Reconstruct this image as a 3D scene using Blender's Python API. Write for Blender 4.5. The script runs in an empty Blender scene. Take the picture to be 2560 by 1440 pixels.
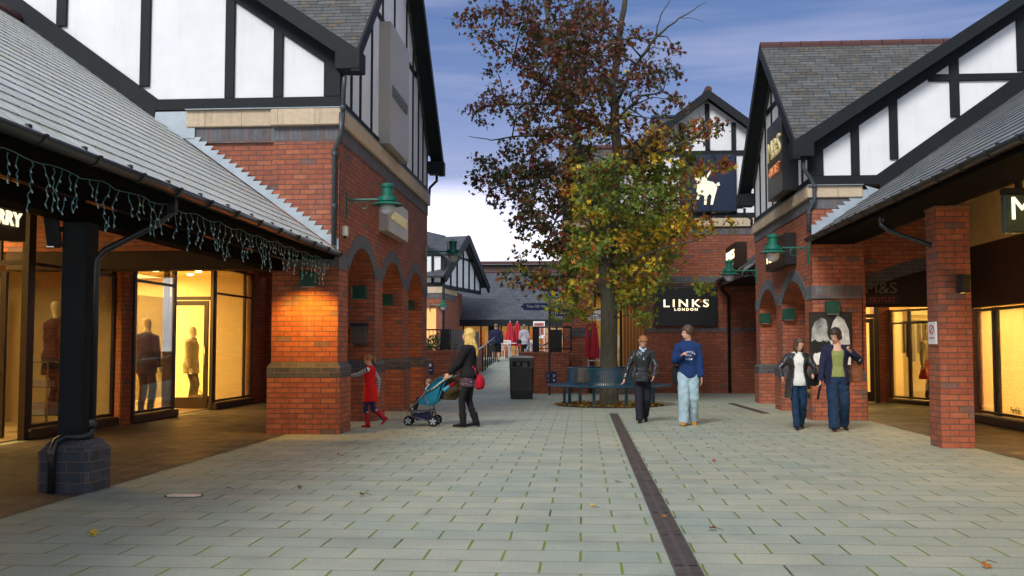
import bpy, bmesh, math, random
from mathutils import Vector, Matrix, noise
random.seed(11)
R = math.radians
S = bpy.context.scene
COL = S.collection
# ---------------------------------------------------------------- camera
FPX = 2500.0
cd = bpy.data.cameras.new('camera'); cam = bpy.data.objects.new('camera', cd); COL.objects.link(cam)
cd.lens = FPX / 2560 * 36; cd.sensor_width = 36; cd.clip_start = .1; cd.clip_end = 2000
cam.location = (0, 0, 1.4)
cam.rotation_euler = (R(90) + math.atan(148 / FPX), 0, math.atan(175 / FPX))
S.camera = cam
CM = cam.rotation_euler.to_matrix()
# ---------------------------------------------------------------- world
SUN_EL, SUN_AZ = R(38), R(200)      # the bright part of the evening sky: behind the camera and to its left
W = bpy.data.worlds.new('World'); S.world = W; W.use_nodes = True
wn = W.node_tree; wn.nodes.clear()
def wadd(t, **k):
    n = wn.nodes.new(t)
    for a, b in k.items(): setattr(n, a, b)
    return n
sky = wadd('ShaderNodeTexSky', sky_type='NISHITA', sun_disc=False, sun_elevation=SUN_EL, sun_rotation=SUN_AZ)
sky.air_density = 1.4; sky.dust_density = .6; sky.ozone_density = 2.5
bg1 = wadd('ShaderNodeBackground'); bg1.inputs['Strength'].default_value = .05
sky_dim = wadd('ShaderNodeMix', data_type='RGBA', blend_type='MULTIPLY'); sky_dim.inputs[0].default_value = 1; sky_dim.inputs[7].default_value = (.34, .36, .46, 1)   # tint added to dim the sky texture
wn.links.new(sky.outputs[0], sky_dim.inputs[6]); wn.links.new(sky_dim.outputs[2], bg1.inputs['Color'])
tc = wadd('ShaderNodeTexCoord'); sp = wadd('ShaderNodeSeparateXYZ'); wn.links.new(tc.outputs['Generated'], sp.inputs[0])
ramp = wadd('ShaderNodeValToRGB'); cr = ramp.color_ramp
stops = [(0, (.62, .60, .64)), (.095, (.62, .60, .66)), (.13, (.36, .34, .46)), (.165, (.115, .12, .205)), (.25, (.05, .068, .148)), (.36, (.018, .040, .105)), (.62, (.20, .22, .26)), (1, (.50, .50, .52))]
while len(cr.elements) < len(stops): cr.elements.new(.5)
for e, (p, c) in zip(cr.elements, stops): e.position = p; e.color = (*c, 1)
mp = wadd('ShaderNodeMapping'); mp.inputs['Scale'].default_value = (1.5, 1.5, 17); wn.links.new(tc.outputs['Generated'], mp.inputs[0])
nz = wadd('ShaderNodeTexNoise'); nz.inputs['Scale'].default_value = 1.9; nz.inputs['Detail'].default_value = 6; nz.inputs['Roughness'].default_value = .5
wn.links.new(mp.outputs[0], nz.inputs['Vector'])
# the clouds bend the height at which each colour sits, and lay pale streaks over it
ma = wadd('ShaderNodeMath', operation='MULTIPLY_ADD'); ma.inputs[1].default_value = .12; ma.inputs[2].default_value = -.06
wn.links.new(nz.outputs['Fac'], ma.inputs[0])
ad = wadd('ShaderNodeMath', operation='ADD'); wn.links.new(ma.outputs[0], ad.inputs[0]); wn.links.new(sp.outputs['Z'], ad.inputs[1])
wn.links.new(ad.outputs[0], ramp.inputs[0])
cr2 = wadd('ShaderNodeValToRGB'); cr2.color_ramp.elements[0].position = .47; cr2.color_ramp.elements[1].position = .72
cr2.color_ramp.elements[0].color = (0, 0, 0, 1); cr2.color_ramp.elements[1].color = (.7, .7, .7, 1)
wn.links.new(nz.outputs['Fac'], cr2.inputs[0])
mx = wadd('ShaderNodeMix', data_type='RGBA'); wn.links.new(cr2.outputs[0], mx.inputs[0]); wn.links.new(ramp.outputs[0], mx.inputs[6]); mx.inputs[7].default_value = (.17, .165, .23, 1)
bg2 = wadd('ShaderNodeBackground'); bg2.inputs['Strength'].default_value = 1.0; wn.links.new(mx.outputs[2], bg2.inputs['Color'])
sa = wadd('ShaderNodeAddShader'); wo = wadd('ShaderNodeOutputWorld')
wn.links.new(bg1.outputs[0], sa.inputs[0]); wn.links.new(bg2.outputs[0], sa.inputs[1]); wn.links.new(sa.outputs[0], wo.inputs[0])
# ---------------------------------------------------------------- sun (veiled evening light)
sd = bpy.data.lights.new('sun', 'SUN'); sun = bpy.data.objects.new('sun', sd); COL.objects.link(sun)
sd.energy = 1.5; sd.angle = R(20); sd.color = (1, .97, .92)
sv = Vector((math.sin(SUN_AZ) * math.cos(SUN_EL), math.cos(SUN_AZ) * math.cos(SUN_EL), math.sin(SUN_EL)))
sun.rotation_euler = sv.to_track_quat('Z', 'Y').to_euler()
S.view_settings.view_transform = 'Standard'; S.view_settings.look = 'None'; S.view_settings.exposure = .97; S.view_settings.gamma = 1
S.render.engine = 'CYCLES'
S.cycles.use_denoising = True
S.cycles.max_bounces = 6; S.cycles.diffuse_bounces = 3; S.cycles.transparent_max_bounces = 10; S.cycles.sample_clamp_indirect = 4

# ---------------------------------------------------------------- measuring helpers
def at(px, py, Y=None, X=None, Z=None):
    """the point of the place seen at pixel px,py of the 2560 px photo, at a known Y, X or Z"""
    d = CM @ Vector(((px - 1280) / FPX, (720 - py) / FPX, -1)); o = Vector((0, 0, 1.4))
    t = (Y / d.y) if Y is not None else (X / d.x) if X is not None else ((Z - 1.4) / d.z)
    return o + d * t
def G(px, py): return at(px, py, Z=0)

# ---------------------------------------------------------------- objects
def tag(o, label=None, cat=None, group=None, kind=None):
    if label: o['label'] = label
    if cat: o['category'] = cat
    if group: o['group'] = group
    if kind: o['kind'] = kind
    return o
def thing(name, label, cat, loc=(0, 0, 0), rz=0, group=None):
    o = bpy.data.objects.new(name, None); COL.objects.link(o); o.empty_display_size = .2
    o.location = loc; o.rotation_euler = (0, 0, rz)
    return tag(o, label, cat, group)
def chain(o):
    v = Vector((0, 0, 0))
    while o is not None: v += o.location; o = o.parent
    return v
def copy_tree(o, parent=None):
    c = o.copy(); COL.objects.link(c); c.parent = parent
    for ch in list(o.children): copy_tree(ch, c)
    return c
def dup(o, loc, label=None, rz=None):
    c = copy_tree(o); c.location = loc
    if rz is not None: c.rotation_euler = (0, 0, rz)
    if label: c['label'] = label
    return c

def loft_uv(me):
    uv = me.uv_layers.new(name='UVMap').data
    Zv = Vector((0, 0, 1)); vs = me.vertices
    for p in me.polygons:
        n = p.normal
        if abs(n.z) > .95: t = Vector((1, 0, 0)); b = Vector((0, 1, 0))
        else:
            t = Zv.cross(n).normalized(); b = n.cross(t)
            if t.x + t.y * .9 < 0: t = -t
            if b.z < 0: b = -b
        for li in p.loop_indices:
            c = vs[me.loops[li].vertex_index].co
            uv[li].uv = (c.dot(t), c.dot(b))

class MB:
    def __init__(s): s.v = []; s.f = []; s.m = []; s.mi = 0
    def add(s, vs, fs):
        o = len(s.v); s.v += [tuple(v) for v in vs]
        for f in fs: s.f.append([i + o for i in f]); s.m.append(s.mi)
        return s
    def box(s, x0, x1, y0, y1, z0, z1):
        x0, x1 = sorted((x0, x1)); y0, y1 = sorted((y0, y1)); z0, z1 = sorted((z0, z1))
        return s.add([(x0, y0, z0), (x1, y0, z0), (x1, y1, z0), (x0, y1, z0), (x0, y0, z1), (x1, y0, z1), (x1, y1, z1), (x0, y1, z1)],
                     [(0, 3, 2, 1), (4, 5, 6, 7), (0, 1, 5, 4), (1, 2, 6, 5), (2, 3, 7, 6), (3, 0, 4, 7)])
    def bar(s, p, q, w, h, up=(0, 0, 1)):
        p, q = Vector(p), Vector(q); d = (q - p).normalized(); up = Vector(up)
        if abs(d.dot(up)) > .99: up = Vector((0, 1, 0))
        a = d.cross(up).normalized() * w / 2; b = a.cross(d).normalized() * h / 2
        return s.add([p - a - b, p + a - b, p + a + b, p - a + b, q - a - b, q + a - b, q + a + b, q - a + b],
                     [(0, 1, 2, 3), (7, 6, 5, 4), (0, 4, 5, 1), (1, 5, 6, 2), (2, 6, 7, 3), (3, 7, 4, 0)])
    def prism(s, pts, ext):
        n = len(pts); pts = [Vector(p) for p in pts]; e = Vector(ext)
        nor = Vector((0, 0, 0))
        for i in range(n): nor += pts[i].cross(pts[(i + 1) % n])
        if nor.dot(e) > 0: pts = pts[::-1]
        return s.add(pts + [p + e for p in pts], [list(range(n)), list(range(2 * n - 1, n - 1, -1))] + [(i + n, (i + 1) % n + n, (i + 1) % n, i)[::1] for i in range(n)])
    def tube(s, pts, r, n=8, cap=True):
        pts = [Vector(p) for p in pts]; rs = r if isinstance(r, (list, tuple)) else [r] * len(pts)
        rings = []; ref = None
        for i, p in enumerate(pts):
            d = (pts[min(i + 1, len(pts) - 1)] - pts[max(i - 1, 0)]).normalized()
            if ref is None: ref = Vector((0, 0, 1)) if abs(d.z) < .9 else Vector((1, 0, 0))
            a = (ref - d * ref.dot(d)).normalized(); ref = a; b = d.cross(a)
            rings.append([p + (a * math.cos(2 * math.pi * k / n) + b * math.sin(2 * math.pi * k / n)) * rs[i] for k in range(n)])
        return s.rings(rings, cap)
    def rings(s, rings, cap=True, mats=None):
        n = len(rings[0]); o = len(s.v)
        for r in rings: s.v += [tuple(v) for v in r]
        for i in range(len(rings) - 1):
            if mats: s.mi = mats[i % len(mats)]
            for k in range(n):
                s.f.append([o + i * n + k, o + i * n + (k + 1) % n, o + (i + 1) * n + (k + 1) % n, o + (i + 1) * n + k]); s.m.append(s.mi)
        if cap:
            s.f.append([o + k for k in range(n)][::-1]); s.m.append(s.mi)
            s.f.append([o + (len(rings) - 1) * n + k for k in range(n)]); s.m.append(s.mi)
        return s
    def lathe(s, prof, c, n=20):
        c = Vector(c)
        return s.rings([[c + Vector((r * math.cos(2 * math.pi * k / n), r * math.sin(2 * math.pi * k / n), z)) for k in range(n)] for r, z in prof])
    def ball(s, c, rx, ry=None, rz=None, n=12):
        ry = ry or rx; rz = rz or rx; c = Vector(c); m = max(6, n // 2 + 2)
        return s.rings([[c + Vector((rx * math.sin(a) * math.cos(2 * math.pi * k / n), ry * math.sin(a) * math.sin(2 * math.pi * k / n), -rz * math.cos(a))) for k in range(n)]
                        for a in [math.pi * (i + .02) / m * 1 if i == 0 else math.pi * (m - .02) / m if i == m else math.pi * i / m for i in range(m + 1)]])
    def build(s, name, mat=None, parent=None, bevel=0, smooth=False, local=False, remesh=0, fold=0, uv=True):
        me = bpy.data.meshes.new(name); me.from_pydata(s.v, [], s.f)
        mats = mat if isinstance(mat, (list, tuple)) else [mat]
        for m in mats: me.materials.append(m)
        for p, i in zip(me.polygons, s.m): p.material_index = min(i, len(mats) - 1)
        bm = bmesh.new(); bm.from_mesh(me); bmesh.ops.recalc_face_normals(bm, faces=bm.faces); bm.to_mesh(me); bm.free()
        if uv: loft_uv(me)
        if smooth:
            for p in me.polygons: p.use_smooth = True
        o = bpy.data.objects.new(name, me); COL.objects.link(o)
        if parent is not None:
            o.parent = parent
            if not local: me.transform(Matrix.Translation(-chain(parent)))
        if bevel:
            b = o.modifiers.new('bevel', 'BEVEL'); b.width = bevel; b.segments = 1; b.limit_method = 'ANGLE'; b.angle_limit = R(50)
        if remesh:
            r = o.modifiers.new('remesh', 'REMESH'); r.mode = 'VOXEL'; r.voxel_size = remesh; r.use_smooth_shade = True
            if fold:
                d = o.modifiers.new('folds', 'DISPLACE'); d.texture = FOLD; d.texture_coords = 'LOCAL'; d.strength = fold; d.mid_level = .5
            sm = o.modifiers.new('smooth', 'SMOOTH'); sm.factor = .5; sm.iterations = 3
        return o
FOLD = bpy.data.textures.new('folds', 'CLOUDS'); FOLD.noise_scale = .09; FOLD.noise_depth = 1

def text(s, parent, mat, o, ux, uy, w, h, depth=.015, name='lettering', bold=0, spacing=1.0):
    """writing as raised letters: o = lower left corner, ux / uy unit vectors, w x h metres"""
    cu = bpy.data.curves.new('lettering', 'FONT'); cu.body = s; cu.extrude = .01; cu.offset = bold; cu.space_character = spacing; cu.resolution_u = 3
    tmp = bpy.data.objects.new('tmp', cu); COL.objects.link(tmp)
    dg = bpy.context.evaluated_depsgraph_get(); me = bpy.data.meshes.new_from_object(tmp.evaluated_get(dg))
    bpy.data.objects.remove(tmp)
    xs = [v.co.x for v in me.vertices]; ys = [v.co.y for v in me.vertices]
    x0, x1, y0, y1 = min(xs), max(xs), min(ys), max(ys)
    o, ux, uy = Vector(o), Vector(ux), Vector(uy); n = ux.cross(uy)
    for v in me.vertices:
        c = v.co.copy(); v.co = o + ux * ((c.x - x0) / (x1 - x0) * w) + uy * ((c.y - y0) / (y1 - y0) * h) + n * (depth if c.z > 0 else -.002)
    me.materials.clear(); me.materials.append(mat); me.name = name
    ob = bpy.data.objects.new(name, me); COL.objects.link(ob)
    if parent is not None: ob.parent = parent; me.transform(Matrix.Translation(-chain(parent)))
    return ob
# ---------------------------------------------------------------- materials
class NT:
    def __init__(s, name, rough=.6, col=(.5, .5, .5), spec=.5, metal=0):
        s.mat = bpy.data.materials.new(name); s.mat.use_nodes = True; s.t = s.mat.node_tree
        s.b = s.t.nodes['Principled BSDF']; s.out = s.t.nodes['Material Output']
        s.b.inputs['Roughness'].default_value = rough; s.b.inputs['Base Color'].default_value = (*col, 1)
        s.b.inputs['Specular IOR Level'].default_value = spec; s.b.inputs['Metallic'].default_value = metal
    def n(s, t, **k):
        x = s.t.nodes.new('ShaderNode' + t)
        for a, b in k.items(): setattr(x, a, b)
        return x
    def l(s, a, b): s.t.links.new(a, b)
    def coord(s, kind='UV', scale=None, loc=None):
        c = s.n('TexCoord').outputs[kind]
        if scale or loc:
            m = s.n('Mapping')
            if scale: m.inputs['Scale'].default_value = scale
            if loc: m.inputs['Location'].default_value = loc
            s.l(c, m.inputs[0]); c = m.outputs[0]
        return c
    def noise(s, vec, scale, detail=4, rough=.55):
        x = s.n('TexNoise'); x.inputs['Scale'].default_value = scale; x.inputs['Detail'].default_value = detail; x.inputs['Roughness'].default_value = rough
        s.l(vec, x.inputs['Vector']); return x.outputs['Fac']
    def ramp(s, fac, stops, interp='LINEAR'):
        x = s.n('ValToRGB'); c = x.color_ramp; c.interpolation = interp
        while len(c.elements) < len(stops): c.elements.new(.5)
        for e, (p, col) in zip(c.elements, stops): e.position = p; e.color = (*(col if isinstance(col, tuple) else (col,) * 3), 1)
        s.l(fac, x.inputs[0]); return x.outputs[0]
    def mix(s, fac, a, b, blend='MIX'):
        x = s.n('Mix', data_type='RGBA', blend_type=blend)
        for i, v in ((0, fac), (6, a), (7, b)):
            if hasattr(v, 'is_linked'): s.l(v, x.inputs[i])
            elif isinstance(v, (int, float)): x.inputs[i].default_value = v
            else: x.inputs[i].default_value = (*v, 1)
        return x.outputs[2]
    def math(s, op, a, b=0, c=0):
        x = s.n('Math', operation=op)
        for i, v in enumerate((a, b, c)):
            if hasattr(v, 'is_linked'): s.l(v, x.inputs[i])
            else: x.inputs[i].default_value = v
        return x.outputs[0]
    def bump(s, h, dist=.01, strength=1):
        x = s.n('Bump'); x.inputs['Distance'].default_value = dist; x.inputs['Strength'].default_value = strength
        s.l(h, x.inputs['Height']); s.l(x.outputs[0], s.b.inputs['Normal'])
    def brick(s, vec, w, h, mortar, off=.5, freq=2, bias=0, smooth=.1):
        x = s.n('TexBrick', offset=off, offset_frequency=freq, squash=1)
        x.inputs['Color1'].default_value = (0, 0, 0, 1); x.inputs['Color2'].default_value = (1, 1, 1, 1); x.inputs['Mortar'].default_value = (.5, .5, .5, 1)
        x.inputs['Scale'].default_value = 1; x.inputs['Mortar Size'].default_value = mortar; x.inputs['Mortar Smooth'].default_value = smooth
        x.inputs['Bias'].default_value = bias; x.inputs['Brick Width'].default_value = w; x.inputs['Row Height'].default_value = h
        s.l(vec, x.inputs['Vector']); return x.outputs['Color'], x.outputs['Fac']
    def col(s, c): s.l(c, s.b.inputs['Base Color']); return s
    def roughness(s, c): s.l(c, s.b.inputs['Roughness']); return s

def plain(name, col, rough=.6, spec=.4, metal=0, nscale=0, var=.25, bump=0):
    m = NT(name, rough, col, spec, metal)
    if nscale:
        v = m.coord('Object'); f = m.noise(v, nscale, 5)
        m.col(m.mix(f, tuple(c * (1 - var) for c in col), tuple(min(1, c * (1 + var)) for c in col)))
        if bump: m.bump(m.noise(v, nscale * 4, 4), bump)
    return m.mat

def brickmat(name, cols, mortar_col, w=.255, h=.083, mortar=.0075, off=.5, bump=.006, rough=.75, soft=.0, turn=False):
    m = NT(name, rough); v = m.coord('UV')
    if turn:
        mp_ = m.n('Mapping'); mp_.inputs['Rotation'].default_value = (0, 0, R(90)); m.l(v, mp_.inputs[0]); v = mp_.outputs[0]
    wob = m.n('TexNoise'); wob.inputs['Scale'].default_value = 3; m.l(v, wob.inputs['Vector'])
    vm = m.n('VectorMath', operation='MULTIPLY_ADD'); m.l(wob.outputs['Color'], vm.inputs[0]); vm.inputs[1].default_value = (.006,) * 3; m.l(v, vm.inputs[2])
    c, f = m.brick(vm.outputs[0], w, h, mortar, off)
    base = m.ramp(c, cols, 'CONSTANT' if len(cols) > 3 else 'LINEAR')
    n1 = m.noise(v, 9, 6, .65); n2 = m.noise(v, .5, 3); n3 = m.noise(v, 60, 3)
    base = m.mix(m.math('MULTIPLY', n1, .9), base, (0, 0, 0), 'MIX') if False else m.mix(.75, base, m.ramp(n1, [(.3, (.62, .62, .62)), (.7, (1.25, 1.2, 1.15))]), 'MULTIPLY')
    base = m.mix(.7, base, m.ramp(n2, [(.35, (.78, .76, .76)), (.65, (1.12, 1.12, 1.1))]), 'MULTIPLY')
    n4 = m.noise(m.coord('UV', scale=(2.2, .9, 1)), 1.3, 5, .7); base = m.mix(m.ramp(n4, [(.56, 0.), (.74, .35)]), base, (.30, .24, .21)) if name == 'red_brick' else base
    base = m.mix(m.ramp(m.noise(m.coord('UV', scale=(1.2, .5, 1), loc=(7, 3, 0)), 1.1, 5, .7), [(.54, 0.), (.72, .45)]), base, (.06, .035, .03)) if name == 'red_brick' else base
    m.col(m.mix(f, base, mortar_col))
    m.bump(m.math('SUBTRACT', m.math('MULTIPLY', n3, .25), f), bump)
    return m.mat

BR = [(0, (.33, .090, .040)), (.22, (.38, .108, .048)), (.45, (.35, .097, .044)), (.62, (.31, .082, .040)), (.8, (.39, .122, .056)), (.96, (.18, .10, .085))]
M = {}
M['brick'] = brickmat('red_brick', BR, (.10, .06, .048))
M['brick_dark'] = brickmat('blue_brick', [(0, (.045, .052, .06)), (1, (.085, .09, .10))], (.16, .12, .10), mortar=.006)
M['band'] = brickmat('blue_soldier_brick', [(0, (.085, .10, .12)), (.5, (.13, .15, .165)), (1, (.10, .115, .13))], (.20, .075, .045), w=.075, h=.24, mortar=.006, off=0)
M['slate'] = None
def slatemat(name, cols, moss, w=.3, h=.2, lichen=0):
    m = NT(name, .55, spec=.4); v = m.coord('UV'); c, f = m.brick(v, w, h, .007, .5)
    base = m.ramp(c, cols, 'LINEAR')
    n1 = m.noise(v, 1.6, 7, .7); n2 = m.noise(v, 22, 4)
    base = m.mix(m.ramp(n1, [(.48, 0.0), (.72, .75)]), base, moss)
    if lichen: base = m.mix(m.math('MULTIPLY', m.ramp(m.noise(v, 5, 6, .7), [(.56, 0.), (.68, 1.)]), lichen), base, (.22, .13, .03))
    base = m.mix(.6, base, m.ramp(n2, [(.3, (.7, .7, .7)), (.7, (1.2, 1.2, 1.2))]), 'MULTIPLY')
    m.col(m.mix(f, base, (.015, .016, .016)))
    m.bump(m.math('SUBTRACT', m.math('MULTIPLY', n2, .3), f), .006); m.mat['h'] = h
    return m.mat
M['slate'] = slatemat('slate', [(0, (.10, .115, .12)), (.5, (.15, .165, .17)), (1, (.20, .215, .22))], (.13, .12, .075))
M['slate_old'] = slatemat('weathered_slate', [(0, (.055, .056, .048)), (.5, (.085, .09, .085)), (1, (.105, .115, .115))], (.05, .043, .026), w=.33, h=.19, lichen=.9)
M['slate_sheen'] = slatemat('sheen_slate', [(0, (.47, .51, .48)), (.5, (.54, .57, .54)), (1, (.60, .63, .60))], (.40, .39, .25), w=.3, h=.21)  # weathered slate, with the reflected sky's sheen painted into its base colour
M['slate_far'] = slatemat('dark_slate', [(0, (.05, .056, .066)), (1, (.085, .093, .105))], (.05, .055, .06))
def render_mat():
    m = NT('white_render', .85); v = m.coord('UV'); st = m.coord('UV', scale=(9, .5, 1))
    n = m.noise(v, 1.4, 5); s_ = m.noise(st, 1, 4)
    c = m.ramp(n, [(.3, (.74, .76, .76)), (.7, (.84, .85, .85))])
    c = m.mix(m.ramp(s_, [(.55, 0.), (.85, .35)]), c, (.56, .58, .55))
    m.col(c); m.bump(m.noise(v, 45, 5, .7), .006); return m.mat
M['render'] = render_mat()
def timber_mat(name, col, var=.3):
    m = NT(name, .6, spec=.22); v = m.coord('UV', scale=(3, 22, 3)); n = m.noise(v, 3, 4); n2 = m.noise(m.coord('UV'), 2, 4)
    c = m.mix(n, tuple(a * (1 - var) for a in col), tuple(a * (1 + var) for a in col))
    m.col(m.mix(m.ramp(n2, [(.5, 0.), (.9, .4)]), c, tuple(a * 1.6 + .01 for a in col))); m.bump(n, .003); return m.mat
M['timber'] = timber_mat('black_timber', (.010, .0135, .0155))
M['wood_dark'] = timber_mat('dark_wood', (.035, .018, .010))
M['frame'] = plain('bronze_frame', (.022, .011, .007), .4, .5, nscale=6)
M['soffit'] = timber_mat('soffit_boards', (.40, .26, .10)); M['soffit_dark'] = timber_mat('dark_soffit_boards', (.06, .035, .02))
M['woodpanel'] = timber_mat('orange_wood', (.30, .105, .03))
def stone():
    m = NT('cream_stone', .8); v = m.coord('UV'); c, f = m.brick(v, .62, 5, .004, 0)
    st = m.noise(m.coord('UV', scale=(14, 1.2, 1)), 1, 4); n = m.noise(v, 12, 5)
    b = m.ramp(c, [(0, (.50, .39, .26)), (1, (.60, .48, .33))])
    b = m.mix(m.ramp(st, [(.5, 0.), (.8, .6)]), b, (.33, .26, .18)); b = m.mix(.5, b, m.ramp(n, [(.3, .75), (.7, 1.15)]), 'MULTIPLY')
    m.col(m.mix(f, b, (.16, .12, .08))); m.bump(n, .003); return m.mat
M['stone'] = stone()
M['lead'] = plain('lead', (.36, .42, .46), .5, .5, .2, nscale=3, var=.3, bump=.003)
M['plastic'] = plain('black_plastic', (.018, .019, .02), .28, .5, nscale=8)
M['soffit_black'] = plain('black_soffit', (.006, .005, .004), .9, .05)
M['gutter'] = plain('weathered_gutter', (.016, .016, .014), .28, .5, nscale=5, var=.5)
M['pipe'] = plain('grey_pipe', (.05, .06, .065), .4, .5, nscale=6)
M['ridge'] = plain('red_ridge_tile', (.085, .035, .032), .7, .3, nscale=4, bump=.004)
M['green'] = plain('green_paint', (.008, .13, .085), .35, .5, nscale=6)
M['darkmetal'] = plain('black_metal', (.014, .014, .016), .6, .3, nscale=6)
M['steel'] = plain('steel', (.62, .62, .60), .25, .5, 1)
M['ceil'] = plain('arcade_ceiling', (.10, .075, .055), .8, nscale=2)
M['wallin'] = plain('shop_wall', (.74, .57, .30), .8, nscale=1, var=.08)
M['floorin'] = plain('shop_floor', (.35, .25, .15), .4, nscale=2)
M['beige'] = plain('champagne_metal', (.42, .39, .33), .4, .5, .0, nscale=2, var=.1)
M['white'] = plain('white_paint', (.75, .75, .73), .5)
M['cream'] = plain('cream_plastic', (.72, .70, .55), .5)
M['black'] = plain('black_panel', (.010, .011, .012), .35, .5, nscale=3)
M['navy'] = plain('navy_panel', (.008, .02, .045), .4, .5, nscale=3)
M['signblue'] = plain('sign_blue', (.012, .03, .12), .4)
M['redcloth'] = plain('red_canvas', (.40, .015, .03), .8, nscale=8, var=.35, bump=.01)
def emit(name, col, st):
    m = NT(name, .5, col); m.b.inputs['Emission Color'].default_value = (*col, 1); m.b.inputs['Emission Strength'].default_value = st; return m.mat
M['lit'] = emit('lit_lettering', (1, .86, .55), .75)
M['litgold'] = emit('gold_lettering', (.62, .52, .26), .12)
M['litorange'] = emit('orange_lettering', (.7, .24, .09), .1)
M['lamp'] = emit('lit_lamp', (1, .72, .35), 9)
M['tube'] = emit('lit_tube', (1, .88, .6), 7)
M['poster_orange'] = emit('orange_screen', (1, .2, .02), .8)
def globe():
    m = NT('opal_globe', .2, (.55, .56, .56)); m.b.inputs['Subsurface Weight'].default_value = .3; m.b.inputs['Subsurface Radius'].default_value = (.05,) * 3; return m.mat
M['globe'] = globe()
def glass():
    m = NT('window_glass'); t = m.t
    tr = m.n('BsdfTransparent'); tr.inputs[0].default_value = (.93, .95, .94, 1); gl = m.n('BsdfGlossy'); gl.inputs['Roughness'].default_value = .02
    fr = m.n('Fresnel'); fr.inputs[0].default_value = 1.5; mx_ = m.n('MixShader')
    m.l(m.math('MINIMUM', m.math('MULTIPLY_ADD', fr.outputs[0], 1.0, .02), .6), mx_.inputs[0]); m.l(tr.outputs[0], mx_.inputs[1]); m.l(gl.outputs[0], mx_.inputs[2]); m.l(mx_.outputs[0], m.out.inputs[0]); return m.mat
M['glass'] = glass()
def blind():   # translucent paper blind, lit from the room behind
    m = NT('paper_blind', .9, (.80, .68, .45)); m.b.inputs['Transmission Weight'].default_value = 0
    tl = m.n('BsdfTranslucent'); tl.inputs[0].default_value = (.85, .72, .45, 1); x = m.n('MixShader'); x.inputs[0].default_value = .6
    m.l(m.b.outputs[0], x.inputs[1]); m.l(tl.outputs[0], x.inputs[2]); m.l(x.outputs[0], m.out.inputs[0]); return m.mat
M['blind'] = blind()
def paving(name, cols, tint, moss=1.0, rough=.55, joint=(.035, .035, .028)):
    m = NT(name, rough, spec=.35); v0 = m.coord('UV'); wob = m.n('TexNoise'); wob.inputs['Scale'].default_value = 1.6; wob.inputs['Detail'].default_value = 6; m.l(v0, wob.inputs['Vector'])
    vm = m.n('VectorMath', operation='MULTIPLY_ADD'); m.l(wob.outputs['Color'], vm.inputs[0]); vm.inputs[1].default_value = (.03, .018, 0); m.l(v0, vm.inputs[2]); v = vm.outputs[0]
    c, f = m.brick(v, .52, .35, .0085, .5, smooth=.25)
    b = m.ramp(c, cols); n1 = m.noise(v, .35, 4); n2 = m.noise(v, 2.2, 6, .65); n3 = m.noise(v, 45, 4, .7); n4 = m.noise(v, 1.0, 3)
    b = m.mix(.6, b, m.ramp(n2, [(.25, (.76, .78, .76)), (.75, (1.2, 1.18, 1.14))]), 'MULTIPLY')
    b = m.mix(m.ramp(n1, [(.42, 0.), (.66, .5)]), b, tint)
    b = m.mix(.7, b, m.ramp(n3, [(.3, .76), (.7, 1.2)]), 'MULTIPLY')
    # the short joints are open and mossy, the long ones closed
    sx = m.n('SeparateXYZ'); m.l(v, sx.inputs[0]); fr = m.math('FRACT', m.math('DIVIDE', sx.outputs[1], .35))
    d = m.math('ABSOLUTE', m.math('SUBTRACT', fr, .5)); lng = m.math('GREATER_THAN', d, .475)
    short = m.math('MULTIPLY', f, m.math('SUBTRACT', 1, lng))
    mo = m.mix(n4, (.07, .10, .01), (.20, .30, .006))
    jc = m.mix(m.math('MULTIPLY', short, m.ramp(n4, [(.3, .2), (.5, moss)])), joint, mo)
    ff = m.math('MULTIPLY', f, m.math('ADD', m.math('MULTIPLY', m.math('SUBTRACT', 1, lng), .6), .38))
    vo = m.n('TexVoronoi', feature='F1'); vo.inputs['Scale'].default_value = 2.6; m.l(v0, vo.inputs['Vector']); gum = m.math('LESS_THAN', vo.outputs['Distance'], .055)
    b = m.mix(m.math('MULTIPLY', gum, .45), b, (.12, .12, .10)); wear = m.noise(m.coord('UV', scale=(.5, 1.6, 1)), .8, 7, .75); b = m.mix(m.ramp(wear, [(.5, 0.), (.68, .42)]), b, (.17, .175, .14))
    m.col(m.mix(ff, b, jc)); m.roughness(m.ramp(n2, [(.3, rough - .12), (.7, rough + .2)]))
    m.bump(m.math('SUBTRACT', m.math('MULTIPLY', n3, .15), f), .006)
    return m.mat
M['paving'] = paving('paving', [(0, (.265, .30, .25)), (.3, (.295, .32, .26)), (.7, (.32, .338, .27)), (1, (.345, .35, .275))], (.225, .295, .26))
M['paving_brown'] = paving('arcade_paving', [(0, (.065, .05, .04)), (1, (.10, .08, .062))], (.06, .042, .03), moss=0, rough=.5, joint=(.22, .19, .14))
def fabric(name, col, var=.25, rough=.85, sc=14, spec=.2, bump=.006):
    m = NT(name, rough, col, spec); v = m.coord('Object'); f = m.noise(v, sc, 5, .6)
    m.col(m.mix(f, tuple(c * (1 - var) for c in col), tuple(min(1, c * (1 + var)) for c in col))); m.bump(m.noise(v, sc * .8, 3), bump * 2)
    if 'hair' in name: m.col(m.ramp(m.noise(m.coord('Object', scale=(1, 1, .18)), 90, 4, .7), [(.35, tuple(c * .35 for c in col)), (.65, tuple(min(1, c * 1.5) for c in col))]))
    return m.mat
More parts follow.
